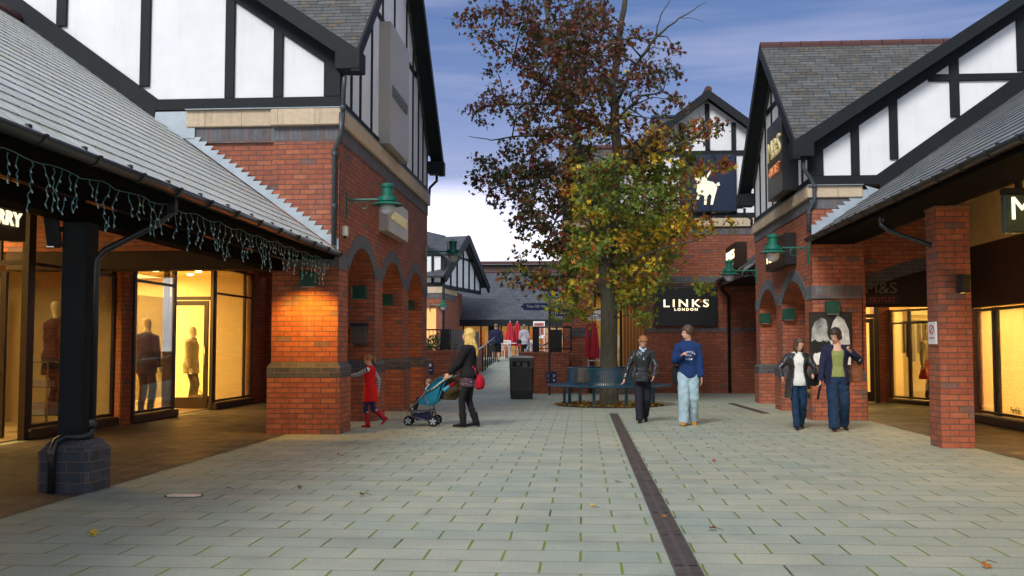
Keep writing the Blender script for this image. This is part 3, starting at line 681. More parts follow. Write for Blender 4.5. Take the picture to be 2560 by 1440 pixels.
m = MB(); m.prism([(pA[0], pA[1], 0), (pA[0] - .35, pA[1] + .1, 0), (pA[0] - .35, pA[1] + .5, 0), (pA[0], pA[1] + .5, 0)], (0, 0, 3.2)); m.build('brick_pier', M['brick'], RB)
door(RB, 6.35, 7.35, 25.9, 2.12, -1)
m = MB(); m.box(6.2, 6.33, 25.85, 25.97, 0, 3.2); m.box(7.36, 7.48, 25.85, 25.97, 0, 3.2); m.box(6.33, 7.36, 25.87, 25.95, 2.14, 2.24); m.box(5.45, 7.48, 25.87, 25.95, 2.72, 3.25); m.build('door_frame', M['frame'], RB)
m = MB(); m.box(5.4, 5.46, 25.9, 28.5, 0, 3.2); m.box(5.46, 6.2, 25.9, 25.98, 0, 3.2); m.build('brick_wall', M['brick'], RB)
rC = room(RB, 7.9 + .5, 12, 20.7, 26.2, 3.0, open_side='-x')
rD = room(RB, 5.5, 12, 26.3, 29.6, 3.0, open_side='-y')
area('shop_light', (10.2, 23.5, 2.95), 2.2, 4.0, 230, WARM); area('shop_light', (7.4, 27.6, 2.9), 2.6, 1.2, 150, WARM)
for i, (yy, xx) in enumerate(((27.0, 6.5), (27.6, 6.8))):
    m = MB(); m.box(xx - .35, xx + .35, yy, yy + .1, 2.55, 2.6); m.build('strip_lamp', M['tube'], RB)
# right shop wall under the walkway, with blinds in the window
RS = thing('right_shop_building', 'shop with cream paper blinds in its dark framed window, far right under the walkway', 'building', (7.4, 16, 0))
XQ = 7.4
shopfront(RS, (XQ, 19.4), (XQ, 10.2), .18, 2.12, [.006, .09, .105, .235, .5, .75, .99], [], depth=.10)
m = MB(); m.box(XQ - .02, XQ + .2, 3, 19.6, 2.14, 3.3); m.build('fascia_board', M['wood_dark'], RS)
m = MB(); m.box(XQ - .02, XQ + .3, 19.42, 20.28, 0, 2.13); m.build('brick_wall', M['brick'], RS)
m = MB(); m.box(XQ - .03, XQ + .2, 3, 20.28, 3.31, 5.4); m.build('upper_wall', plain('ochre_wall', (.46, .33, .14), .8, nscale=3), RS)
m = MB(); m.box(XQ + .1, XQ + .11, 8, 19.4, .12, 2.2); m.build('paper_blind', M['blind'], RS)
rE = room(RS, XQ + .2, 11, 8, 19.45, 3.0, open_side='-x')
area('shop_light', (8.5, 14.5, 2.9), 1.2, 9.5, 1700, (1, .80, .46))
m = MB(); m.box(XQ + .098, XQ + .1, 16.0, 16.01, .3, .31)
text('Portfolio', RS, M['black'], (XQ - .01, 14.75, .42), (0, 1, 0), (0, 0, 1), -.36, .13, .002) if False else None
t_ = text('Portfolio', RS, M['black'], (XQ - .012, 17.95, .26), (0, -1, 0), (0, 0, 1), .42, .12, .002)
RC = thing('covered_walkway', 'grey slate lean-to roof with black gutter over the right shop fronts', 'walkway roof', (4.4, 9, 0))
canopy(RC, 1, 4.43, 3.47, -1, V0_ - .05, .69, 6.0, M['slate'], .8, .5)
m = MB(); m.box(5.04, 5.40, -1, 19.65, 3.432, 3.62); m.build('beam', M['wood_dark'], RC, bevel=.01)
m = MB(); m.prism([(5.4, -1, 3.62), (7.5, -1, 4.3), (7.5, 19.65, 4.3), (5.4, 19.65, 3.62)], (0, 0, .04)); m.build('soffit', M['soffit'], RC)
for xx, yy in ((6.12, 15.2), (6.25, 10.5)):
    m = MB(); m.lathe([(.001, 3.83), (.12, 3.83), (.13, 3.84), (.14, 3.88), (.02, 3.9)], (xx, yy, 0), 20); m.build('downlight', M['lamp'], RC)
    l = bpy.data.lights.new('downlight', 'SPOT'); l.energy = 30; l.color = (1, .66, .16); l.spot_size = R(150); l.shadow_soft_size = .1; lo = bpy.data.objects.new('downlight', l); COL.objects.link(lo); lo.location = (xx, yy, 3.8); lo.parent = RC; lo.location = Vector((xx, yy, 3.8)) - RC.location
area('walkway_uplight', (7.32, 13.5, 3.40), .1, 8, 30, (1, .62, .10), rot=(0, R(170), 0))
RCo = thing('walkway_column', 'square red brick column with a no-smoking sign, holding up the right walkway roof', 'column', (5.2, 14.6, 0))
m = MB(); m.box(4.98, 5.43, 14.38, 14.83, .0, 3.36); m.build('brick_shaft', M['brick'], RCo)
m = MB(); m.box(4.965, 5.445, 14.365, 14.845, 3.36, 3.43); m.build('brick_cap', brickmat('cap_brick', [(0, (.2, .11, .06)), (1, (.28, .16, .09))], (.06, .05, .04), w=.11), RCo)
# ================================================================ BUILDING ACROSS THE BACK (gable with the horse sign)
BB = thing('back_shop_building', 'red brick shop behind the tree with a half-timbered gable facing the square', 'building', (4, 31, 0))
YB = 31.0
m = MB(); m.box(1.98, 9, YB, YB + .4, 0, 5.1); m.box(-.6, .36, YB, YB + .4, .0, 5.1); m.box(.36, 1.98, YB + .003, YB + .4, 3.2, 5.1); m.build('brick_wall', M['brick'], BB)
m = MB(); m.box(-.37, .38, YB - .12, YB - .001, 0, 3.3); pr = m.build('brick_pier', M['brick'], BB)
m = MB(); m.box(-.39, .40, YB - .14, YB - .121, 1.72, 1.98); m.build('plinth_cap', M['brick_dark'], pr)
m = MB(); m.box(-.62, 9, YB - .016, YB - .001, 4.86, 5.1); m.box(1.96, 9, YB - .016, YB - .001, 3.34, 3.58); m.box(1.96, 9, YB - .0161, YB - .001, 1.86, 2.0); m.build('brick_band', M['band'], BB)
m = MB(); m.box(-.65, 9, YB - .09, YB + .1, 5.101, 5.36); m.build('stone_ledge', M['stone'], BB, bevel=.01)
m = MB(); m.prism([(.95, YB + .03, 5.361), (.95, YB + .03, 6.9), (3.9, YB + .03, 9.15), (6.85, YB + .03, 6.9), (6.85, YB + .03, 5.361)], (0, .15, 0)); m.box(-.55, .9, YB + .06, YB + .16, 5.361, 5.75); m.build('render_panel', M['render'], BB)
t = MB(); y = YB - .03
t.box(.95, 6.85, y, YB + .03, 5.361, 5.53); t.box(1.4, 6.4, y - .002, YB + .03, 7.33, 7.47)
for x in (1.0, 1.7, 2.4, 3.1, 3.9, 4.7, 5.42, 6.1, 6.75):
    zt = 9.05 - abs(x - 3.9) * .762 - .1
    t.box(x - .07, x + .07, y - .001, YB + .03, 5.53, zt)
t.build('timber_frame', M['timber'], BB, bevel=.006)
for sg in (-1, 1):
    ex = 3.9 + sg * 3.35; ez = 9.3 - 3.35 * .762
    a, b, c, d = Vector((ex, YB - .35, ez)), Vector((ex, YB + 7, ez)), Vector((3.9, YB - .35, 9.3)), Vector((3.9, YB + 7, 9.3))
    slate_roof(a, b, c, d, M['slate_old'], BB)
    m = MB(); m.prism([(ex, YB - .38, ez - .3), (3.9, YB - .38, 9.02), (3.9, YB - .38, 9.3), (ex, YB - .38, ez)], (0, .05, 0)); m.prism([(ex, YB - .32, ez - .14), (3.9, YB - .32, 9.16), (3.9, YB + .02, 9.16), (ex, YB + .02, ez - .14)], (0, 0, -.03)); m.build('bargeboard', M['timber'], BB)
    m = MB(); x = lambda k: 3.9 + sg * k
    m.prism([(x(2.95), y - .003, 7.2 - .38), (x(0), y - .003, 9.05 - .0), (x(0), y - .003, 9.28), (x(2.95), y - .003, 7.08)], (0, .06, 0)); m.build('timber_frame', M['timber'], BB)
m = MB(); m.tube([(3.9, YB - .35, 9.3), (3.9, YB + 7, 9.3)], .12, 8); m.build('ridge_tiles', M['ridge'], BB)
# wing to its left with the slate slope towards the square
slate_roof(Vector((-.75, YB - .25, 5.6)), Vector((1.3, YB - .25, 5.6)), Vector((-.75, YB + 2.6, 8.1)), Vector((2.6, YB + 2.6, 8.1)), M['slate_old'], BB)
m = MB(); m.prism([(-.6, YB + .2, 5.1), (-.6, YB + 5.2, 5.1), (-.6, YB + 5.2, 5.7), (-.6, YB + 2.6, 8.0), (-.6, YB + .2, 5.7)], (.2, 0, 0)); m.box(-.6, -.4, YB + .41, YB + 6, 0, 5.1); m.build('brick_wall', M['brick'], BB)
m = MB(); m.tube([(-.75, YB + 2.6, 8.12), (2.7, YB + 2.6, 8.12)], .11, 8); m.build('ridge_tiles', M['ridge'], BB)
m = MB(); gutter(m, 0, 0, 0, 0) if False else None; m.bar((-.75, YB - .3, 5.55), (1.2, YB - .3, 5.55), .12, .1); m.build('gutter', M['gutter'], BB)
# recessed entrance
m = MB()
for i in range(7): m.box(1.27 + i * .1, 1.36 + i * .1, YB + .12 + .0 * i, YB + .17, .55, 3.2)
m.box(1.96, 1.985, YB + .01, YB + 1.6, .5, 3.2); m.build('wood_panel', M['woodpanel'], BB, bevel=.004)
shopfront(BB, (.36, YB + .9), (1.27, YB + .9), .6, 3.15, [.04, .5, .96], [2.6], sill=False)
m = MB(); m.box(.36, 4, YB + 4, YB + 4.1, .5, 3.2); m.box(.36, 4, YB + .95, YB + 4, 3.2, 3.26); m.box(.3, .36, YB + .4, YB + 4, .5, 3.2); m.build('shop_interior', M['wallin'], BB)
area('shop_light', (1.4, YB + 2.5, 3.15), 2, 2, 14, WARM)
m = MB()
for i in range(4): m.box(.4, 2.0, YB - .9 + i * .32, YB + .0 + 0 * i, .0 + i * .135 + .002, .135 * (i + 1)) if i < 3 else None
m.box(.4, 1.975, YB + .01, YB + .9, .0, .54); m.build('steps', plain('step_stone', (.20, .15, .115), .7, nscale=5), BB)
m = MB(); m.box(-.62, 2.6, YB - .3, YB - .28, .0, .0) if False else None
# small walkway roof between the two shops on the right
SC = thing('covered_walkway', 'short dark lean-to roof at the right in front of the back shop wall', 'walkway roof', (4.2, 29, 0))
slate_roof(Vector((4.2, 26.5, 3.47)), Vector((4.2, 30.96, 3.47)), Vector((6.4, 26.5, 5.0)), Vector((6.4, 30.96, 5.0)), M['slate'], SC)
m = MB(); gutter(m, 4.14, 26.5, 30.97, 3.44, .07); m.box(4.2, 4.23, 26.5, 30.96, 3.25, 3.47); m.build('gutter', M['gutter'], SC)
m = MB(); m.box(4.24, 6.4, 26.5, 30.96, 3.26, 3.29); m.build('soffit', M['timber'], SC)
m = MB(); m.box(5.3, 5.4, 26.1, 30.97, 0, 3.25); m.build('brick_wall', M['brick'], SC)
def pipe(name_parent, pts, r=.034, mat='pipe', br=()):
    m = MB(); m.tube(pts, r, 10); o = m.build('drainpipe', M[mat], name_parent, smooth=True)
    b = MB()
    for p in br: b.lathe([(r * 1.25, -.03), (r * 1.3, 0), (r * 1.25, .03)], p, 10)
    if br: b.build('pipe_collars', M[mat], o)
    return o
pipe(SC, [(4.2, 30.7, 3.35), (4.25, 30.75, 3.15), (4.47, 30.92, 2.95), (4.47, 30.93, .02)], .045, 'darkmetal')

# ================================================================ FAR BUILDING on the terrace
FB = thing('far_shop_building', 'long shop with a big dark slate roof over lit windows at the far end', 'building', (-4, 56, 0))
TZ = .85
YF = 56
slate_roof(at(1108, 800, Y=YF), at(1440, 800, Y=YF), at(1160, 681, Y=YF + 7), at(1446, 681, Y=YF + 7), M['slate_far'], FB, course=.3)
a, b = at(1160, 681, Y=YF + 7), at(1446, 681, Y=YF + 7)
m = MB(); m.tube([a, b], .12, 8); m.build('ridge_tiles', M['ridge'], FB)
a, b = at(1108, 800, Y=YF), at(1440, 800, Y=YF)
m = MB(); m.box(a.x, b.x, YF - .1, YF + .1, a.z - .35, a.z + .02); m.build('fascia_board', M['timber'], FB)
m = MB(); p0, p1 = at(1195, 668, Y=YF + 12), at(1440, 656, Y=YF + 12)
m.box(p0.x, p1.x, YF + 12, YF + 14, p0.z - 2, p1.z - .1); m.build('upper_wall', plain('brown_cladding', (.045, .03, .025), .6, nscale=2), FB)
m = MB(); m.bar((p0.x - .3, YF + 11.9, p1.z), (p1.x, YF + 11.9, p1.z), .5, .16); m.build('ridge_tiles', M['ridge'], FB)
xa = at(1120, 800, Y=YF + 1).x; xb = at(1436, 800, Y=YF + 1).x
shopfront(FB, (xa, YF + 1.2), (xb, YF + 1.2), TZ, 3.1, [0, .02, .10, .12, .26, .4, .42, .56, .60, .64, .70, .86, 1], [2.66], sill=False, mat=M['wood_dark'])
m = MB()
for px_ in (1132, 1228): x = at(px_, 800, Y=YF + .4).x; m.box(x - .16, x + .16, YF + .3, YF + .6, TZ, 2.9)
m.build('column', M['timber'], FB)
rm = room(FB, xa, xb, YF + 1.4, YF + 7, 3.2, open_side='-y'); 
m = MB(); m.box(xa, xb, YF + 6.8, YF + 6.9, TZ, 3.2); m.build('shop_interior', M['wallin'], FB)
m = MB()
for i in range(9): x = xa + .5 + i * .78; m.box(x, x + .45, YF + 4.5, YF + 4.8, TZ, 2.2 + .2 * (i % 2))
m.build('shelf', M['woodpanel'], FB)
m = MB()
for i in range(5): m.box(xa + .4 + i * 1.45, xa + 1.2 + i * 1.45, YF + 3, YF + 3.1, 2.75, 2.79)
m.build('strip_lamp', M['tube'], FB)
area('shop_light', ((xa + xb) / 2, YF + 3.5, 3.1), 6, 3, 120, (1, .66, .36))
# half-timbered block at its left end
FG = thing('far_gabled_building', 'small half-timbered gable on red brick at the left end of the far shop', 'building', (-8.5, 52, 0))
yg = 51.
def q(px_, py, Y=yg): return at(px_, py, Y=Y)
m = MB(); w0, w1 = q(1040, 722), q(1107, 722); m.box(w0.x, w1.x, yg, yg + 6, .0, w0.z); 
c2 = at(1140, 735, Y=yg + 3.2)
m.prism([(w1.x, yg, 0), (c2.x, yg + 3.2, 0), (c2.x, yg + 6, 0), (w1.x, yg + 6, 0)], (0, 0, w0.z)); m.build('brick_wall', M['brick'], FG)
m = MB(); m.box(w0.x, w1.x, yg - .06, yg + .1, w0.z - .22, w0.z + .1); m.bar((w1.x, yg - .0, w0.z - .06), (c2.x, yg + 3.2, w0.z - .06), .14, .32); m.build('stone_ledge', M['stone'], FG)
m = MB(); m.box(w0.x, w1.x, yg - .02, yg + .1, w0.z - .5, w0.z - .221); m.bar((w1.x, yg, w0.z - .36), (c2.x, yg + 3.2, w0.z - .36), .05, .28); m.build('brick_band', M['band'], FG)
# the angled gable face
A_, B_ = Vector((w1.x, yg, 0)), Vector((c2.x + 1.0, yg + 6.4, 0)); dv = (B_ - A_); 
def gp(f, z, off=0): v = A_ + dv * f; n = Vector((dv.y, -dv.x, 0)).normalized(); return Vector((v.x, v.y, z)) + n * off
zb = w0.z + .12; za = q(1168, 598, yg + 3.5).z
m = MB(); m.prism([gp(0, zb), gp(1, zb), gp(1, zb + .4), gp(.5, za - .3), gp(0, zb + .6)], gp(0, 0, -.15) - gp(0, 0, 0)); m.box(w0.x, w1.x, yg, yg + .1, zb, zb + 1.55); m.build('render_panel', M['render'], FG)
t = MB()
for f in (.02, .18, .34, .5, .66, .82, .98): t.bar(gp(f, zb, .02), gp(f, zb + .5 + (za - zb - .9) * (1 - abs(f - .5) * 2), .02), .12, .08)
t.bar(gp(0, zb, .02), gp(1, zb, .02), .08, .2); t.bar(gp(.2, zb + 1.7, .02), gp(.8, zb + 1.7, .02), .08, .12)
t.box(w0.x, w1.x, yg - .04, yg + .0, zb, zb + .2)
for f in (.25, .62, .97): t.box(w0.x + (w1.x - w0.x) * f - .07, w0.x + (w1.x - w0.x) * f + .07, yg - .04, yg, zb + .2, zb + 1.6)
t.build('timber_frame', M['timber'], FG)
m = MB(); ap_ = gp(.5, za, .35); 
m.bar(gp(-.1, zb + .35, .35), ap_, .1, .4); m.bar(gp(1.1, zb + .2, .35), ap_, .1, .4); m.build('bargeboard', M['timber'], FG)
back = Vector((-5, 1.5, 0))
slate_roof(gp(-.1, zb + .5, .35) + back, gp(-.1, zb + .5, .35), ap_ + Vector((0, 0, .15)) + back, ap_ + Vector((0, 0, .15)), M['slate_far'], FG, course=.3)
slate_roof(gp(1.1, zb + .4, .35), gp(1.1, zb + .4, .35) + back, ap_ + Vector((0, 0, .15)), ap_ + Vector((0, 0, .15)) + back, M['slate_far'], FG, course=.3)
slate_roof((w0.x - 1, yg - .3, zb + 1.6 + 1.6), (w1.x + .3, yg - .3, zb + 1.5), (w0.x - 1, yg + 2.5, zb + 3.4), (w1.x - .2, yg + 2.5, zb + 2.9), M['slate_far'], FG, course=.3)
p0, p1 = q(1062, 815), q(1090, 815)
m = MB(); m.box(p0.x, p1.x, yg - .01, yg - .005, 1.2, p0.z + .9); m.build('lit_window', emit('shop_glow', (1, .5, .15), .12), FG)
pipe(FG, [(w1.x + .05, yg - .1, zb + 1.5), (w1.x + .05, yg - .1, 1)], .07, 'darkmetal')

# ================================================================ TERRACE, LOW WALLS, RAMP
XRL, XRR, YR0, YR1 = -3.95, -1.9, 30.0, 46.5
rz = lambda y: max(0, min(TZ, (y - YR0) / (YR1 - YR0) * TZ))
m = MB(); m.prism([(XRL, YR0, .006), (XRL, YR1, TZ), (XRL, YR1, -.1), (XRL, YR0, -.1)], (XRR - XRL, 0, 0)); tag(m.build('ramp', M['paving']), kind='structure')
m = MB(); m.box(-30, 20, YR1, 62, TZ - .3, TZ); m.box(-30, XRL - .3, 30.4, YR1, TZ - .3, TZ - .003); m.box(XRR + .3, -.62, 31.2, YR1, TZ - .3, TZ - .003); tag(m.build('terrace', M['paving']), kind='structure')
LW = thing('low_wall', 'low red brick wall with railing and bushes above it, left of the ramp', 'wall', (-5, 30, 0))
m = MB(); m.box(-12, XRL, 30.0, 30.3, 0, 1.22); m.box(XRL - .3, XRL, 30.3, 40, 0, 1.22); m.build('brick_wall', M['brick'], LW)
m = MB(); m.box(-12, XRL + .02, 29.98, 30.32, 1.221, 1.31); m.box(XRL - .32, XRL + .02, 30.33, 40, 1.221, 1.31); m.build('brick_coping', brickmat('coping_brick', BR, (.085, .06, .05), w=.075, h=.3), LW)
RW = thing('low_wall', 'low red brick wall behind the bench with black railing above, right of the ramp', 'wall', (-1, 30.4, 0))
m = MB(); m.box(XRR, -.4, 30.4, 30.7, 0, 1.16); m.box(XRR, XRR + .3, 30.7, 42, 0, 1.16); m.build('brick_wall', M['brick'], RW)
m = MB(); m.box(XRR - .02, -.4, 30.38, 30.72, 1.161, 1.25); m.box(XRR - .02, XRR + .32, 30.73, 42, 1.161, 1.25); m.build('brick_coping', brickmat('coping_brick', BR, (.085, .06, .05), w=.075, h=.3), RW)
m = MB(); x0 = at(1455, 960, Y=30.2).x; m.box(x0, x0 + .16, 30.1, 30.38, 0, 1.1); m.build('brick_end_post', M['brick'], RW)
SW = thing('low_wall', 'low sloping brick end wall of the entrance steps, right of the tree', 'wall', (2.1, 30.6, 0))
m = MB(); m.prism([(1.55, 29.9, 0), (2.15, 29.9, 0), (2.05, 29.9, .25), (1.85, 29.9, .85), (1.55, 29.9, .85)], (0, .3, 0)); m.build('brick_wall', M['brick'], SW)
def railing(o, p, q, h, z0=None, n=None, infill=True, top='darkmetal', posts=True, r=.022):
    p, q = Vector(p), Vector(q); L = (q - p).length; n = n or max(2, int(L / .12)); up = Vector((0, 0, 1))
    m = MB(); m.tube([p + up * h, q + up * h], r, 8)
    if infill: m.tube([p + up * .1, q + up * .1], .016, 6)
    m.build('rail', M[top], o, smooth=True)
    b = MB()
    for i in range(n + 1):
        c = p.lerp(q, i / n); b.tube([c + up * (.1 if infill else 0), c + up * h], .009 if infill else .02, 6)
    if infill:
        for c in (p, q): b.tube([c, c + up * h], .022, 6)
    b.build('balusters', M['darkmetal'], o)
RL1 = thing('railing', 'black metal railing in front of the green bushes on the left low wall', 'railing', (-5, 30.15, 1.3))
railing(RL1, (-9, 30.15, 1.31), (-4.27, 30.15, 1.31), .62)
m = MB(); m.box(-4.25, -4.02, 30.12, 30.18, 1.34, 1.95); m.build('rail_panel', M['darkmetal'], RL1)
m = MB(); m.prism([(-4.0, 30.12, 1.31), (-4.0, 38.5, 1.31), (-4.0, 38.5, 2.0), (-4.0, 30.12, 1.95)], (.03, 0, 0)); m.build('rail_panel', M['darkmetal'], RL1)
RL2 = thing('handrail', 'steel handrail on black posts climbing the left side of the ramp', 'handrail', (-3.85, 36, 0))
pts = [(-3.85, 30.6, .95 + rz(30.6)), (-3.85, 34, .95 + rz(34)), (-3.85, 38.8, .98 + rz(38.8)), (-3.85, 45.5, 1.15 + rz(45.5))]
m = MB(); m.tube(pts, .028, 8); m.build('rail', M['steel'], RL2, smooth=True)
m = MB()
for i in range(8): y = 38.8 + i * .95; m = MB(); m.tube([(-3.85, y, rz(y)), (-3.85, y, 1.0 + rz(y))], .03, 6); m.build('post', M['darkmetal'], RL2)
RL3 = thing('handrail', 'steel handrail on black posts climbing the right side of the ramp behind the litter bin', 'handrail', (-2, 32, 0))
m = MB(); m.tube([(-2.0, 30.9, .95), (-2.0, 33.8, 1.03), (-2.0, 37, 1.45), (-1.3, 37.4, 1.5)], .028, 8); m.build('rail', M['steel'], RL3, smooth=True)
m = MB()
for y in (31, 33.5, 36.9): m = MB(); m.tube([(-2.0, y, rz(y)), (-2.0, y, .95 + rz(y))], .022, 6); m.build('post', M['darkmetal'], RL3)
RL4 = thing('railing', 'black metal railing standing on the brick wall behind the sign post', 'railing', (-1, 30.55, 1.25))
x0, x1 = at(1333, 870, Y=30.55).x, at(1428, 870, Y=30.55).x
railing(RL4, (x0, 30.55, 1.255), (x1, 30.55, 1.255), .76, n=5)
m = MB(); m.box(x0 - .02, x0 + .18, 30.5, 30.6, 1.256, 2.0); m.build('rail_panel', M['darkmetal'], RL4); m = MB(); m.box(x0 + .5, x0 + .86, 31.4, 31.5, .9, 1.95); m.build('rail_panel', M['darkmetal'], RL4)
m = MB(); m.tube([(x0 + .3, 30.9, 1.45), (x1 - .2, 33.5, 1.9)], .02, 6); m.build('rail', M['darkmetal'], RL4)
# bushes behind the left railing
LEAFG = NT('bush_leaf', .6, (.05, .09, .02)); _v = LEAFG.coord('Object'); LEAFG.col(LEAFG.ramp(LEAFG.noise(_v, 3, 3), [(.3, (.03, .06, .012)), (.7, (.11, .16, .035))])); LEAFG = LEAFG.mat
def leafcloud(m, c, rx, ry, rz_, n, s):
    for _ in range(n):
        v = Vector((random.gauss(0, 1), random.gauss(0, 1), random.gauss(0, 1))).normalized() * random.uniform(.3, 1) ** .5
        p = Vector(c) + Vector((v.x * rx, v.y * ry, v.z * rz_)); a = Vector((random.gauss(0, 1), random.gauss(0, 1), random.gauss(0, 1))).normalized(); b = a.orthogonal().normalized(); k = s * random.uniform(.6, 1.3)
        m.add([p - a * k, p + b * k * .45, p + a * k, p - b * k * .45], [(0, 1, 2, 3)])
for i in range(5):
    x = -7.9 + i * .85; o = thing('bush', ['leafy green bush behind the railing, at the brick pier end', 'round green bush, second from the brick pier', 'green bush in the middle of the row behind the railing', 'green bush, fourth along the railing', 'green bush beside the black rail panel'][i], 'bush', (x, 31.2, TZ), group='bushes behind the left railing')
    m = MB(); leafcloud(m, (x, 31.2, TZ + .5 + .05 * (i % 3)), .6, .5, .42 + .06 * (i % 2), 700, .06); m.build('foliage', LEAFG, o, uv=False)
    m = MB(); m.tube([(x, 31.2, TZ), (x, 31.2, TZ + .5)], .03, 6); m.build('stem', M['wood_dark'], o)
# terrace furniture
def parasol(loc, lab, h=1.9, r=.26):
    o = thing('parasol', lab, 'parasol', loc, group='closed red parasols'); x, y, z = loc; n = 16
    m = MB(); prof = [(.35 * h, r * 1.0), (.42 * h, r * 1.05), (.6 * h, r * .9), (.8 * h, r * .65), (.95 * h, r * .45), (1.0 * h, r * .12)]
    m.rings([[Vector((x + rr * (1 - .28 * (k % 2)) * math.cos(2 * math.pi * k / n), y + rr * (1 - .28 * (k % 2)) * math.sin(2 * math.pi * k / n), z + hh)) for k in range(n)] for hh, rr in prof]); m.build('canopy', M['redcloth'], o)
    m = MB(); m.tube([(x, y, z), (x, y, z + h * 1.04)], .022, 8); m.build('pole', M['steel'], o); m = MB(); m.lathe([(.25, 0), (.25, .06), (.05, .09)], (x, y, z), 14); m.build('base', M['darkmetal'], o); return o
pz = 48.
for i, (px_, lab) in enumerate(((1275, 'closed red parasol between the two walkers on the terrace, its left one'), (1292, 'closed red parasol beside the woman in the grey cardigan'))):
    p = at(px_, 840, Y=pz); parasol((p.x, pz + i * .3, TZ), lab, 1.75, .24)
p = at(1487, 850, Y=31.0); parasol((p.x, 30.75, .45), 'closed red parasol beside the tree trunk at the shop entrance', 1.75, .13)
p = at(1470, 830, Y=31.2); parasol((p.x, 30.86, .45), 'closed red parasol against the brick pier at the shop entrance', 1.72, .09)
def chair(loc, lab, rz_=0):
    o = thing('cafe_chair', lab, 'chair', loc, group='white cafe chairs'); m = MB(); m.box(-.2, .2, -.2, .2, .43, .46); m.build('seat', M['white'], o, local=True)
    m = MB(); m.box(-.2, .2, .18, .2, .84, .88)
    for k in range(6): m.box(-.18 + k * .066, -.155 + k * .066, .18, .2, .5, .84)
    m.build('backrest', M['white'], o, local=True)
    for a, b in ((-.18, -.18), (.18, -.18), (-.18, .18), (.18, .18)): m = MB(); m.tube([(a, b, 0), (a, b, .44 if b < 0 else .86)], .013, 6); m.build('leg', M['white'], o, local=True)
    o.rotation_euler = (0, 0, rz_); return o
c1 = chair((at(1487, 890, Y=30.6).x, 30.9, .545), 'white cafe chair beside the red parasol at the entrance'); 
c2_ = dup(c1, (at(1506, 890, Y=30.6).x + .1, 31.3, .545), 'white cafe chair just left of the tree trunk', 2.2)
for i, px_ in enumerate((1262, 1280, 1318)):
    dup(c1, (at(px_, 890, Y=46).x, 47.2 + i * .3, TZ), ['pale cafe chair behind the man in shorts', 'pale cafe chair under the red parasols', 'pale cafe chair right of the woman in grey'][i], 1.3 * i + .4)
def table(loc, lab):
    o = thing('cafe_table', lab, 'table', loc, group='cafe tables'); x, y, z = loc
    m = MB(); m.box(x - .35, x + .35, y - .35, y + .35, z + .72, z + .75); m.build('table_top', M['white'], o); m = MB(); m.tube([(x, y, z), (x, y, z + .72)], .03, 8); m.lathe([(.22, 0), (.22, .02), (.03, .04)], (x, y, z), 12); m.build('pedestal', M['steel'], o)
table((at(1272, 880, Y=46.8).x, 46.9, TZ), 'small pale cafe table below the red parasols'); table((at(1325, 880, Y=46.8).x, 47.3, TZ), 'small pale cafe table right of the woman in grey')
p0, p1 = at(1333, 840, Y=44), at(1362, 803, Y=44)
o = thing('menu_board', 'white framed menu board on the terrace behind the black railing', 'menu board', (p0.x, 44, TZ))
m = MB(); m.box(p0.x, p1.x, 44, 44.04, p0.z - .1, p1.z); m.box(p0.x + .02, p0.x + .05, 44, 44.04, TZ, p0.z); m.box(p1.x - .05, p1.x - .02, 44, 44.04, TZ, p0.z); m.build('board', M['white'], o)
m = MB(); m.box(p0.x + .05, p1.x - .05, 43.99, 43.999, p1.z - .2, p1.z - .08); m.box(p0.x + .05, p0.x + .3, 43.99, 43.999, p0.z, p1.z - .26); m.box(p0.x + .34, p1.x - .05, 43.99, 43.999, p0.z + .05, p1.z - .26); m.build('print', plain('print_red', (.35, .08, .06), .5, nscale=12, var=.8), o)
# hanging shop sign over the entrance
o = thing('shop_sign', 'white half-round sign reading Benn over the shop entrance behind the tree', 'sign', (1, 30.9, 2.3))
a, b = at(1470, 801, Y=30.85), at(1530, 775, Y=30.85); cx, w = (a.x + b.x) / 2, (b.x - a.x) / 2
m = MB(); m.prism([(cx + w * math.cos(math.pi * k / 20), 30.85, a.z + (b.z - a.z) * math.sin(math.pi * k / 20)) for k in range(21)], (0, .06, 0)); m.build('board', M['white'], o)
text('Benn', o, M['black'], (cx - w * .85, 30.848, a.z + .04), (1, 0, 0), (0, 0, 1), w * 1.1, .14, .004)
for px_, lab in ((1372, 'small blue notice with white symbols beside the sign post'), (1385, 'small blue notice with white writing right of the sign post')):
    p = at(px_, 940, Y=30.38) ; o = thing('notice', lab, 'notice', (p.x, 30.38, .5), group='blue notices on the brick walls'); w = .075
    m = MB(); m.box(p.x - w, p.x + w, 30.365, 30.39, .32, .66); m.build('plate', M['signblue'], o); m = MB(); m.box(p.x - w * .5, p.x + w * .6, 30.36, 30.3645, .55, .57); m.box(p.x - w * .5, p.x + w * .3, 30.36, 30.3645, .5, .515); m.ball((p.x, 30.36, .4), .03, .004, .03, 10); m.build('print', M['white'], o)
p = at(1075, 921, Y=29.97); o = thing('notice', 'blue notice with a round white symbol on the wall beside the last brick pier', 'notice', (p.x, 29.97, .7), group='blue notices on the brick walls')
m = MB(); m.box(p.x - .09, p.x + .09, 29.965, 29.99, .6, .95); m.build('plate', M['signblue'], o); m = MB(); m.lathe([(.05, 0), (.05, .004)], (0, 0, 0), 14) if False else m.ball((p.x, 29.963, .86), .05, .003, .05, 12); m.box(p.x - .06, p.x + .06, 29.96, 29.964, .7, .72); m.build('print', M['white'], o)
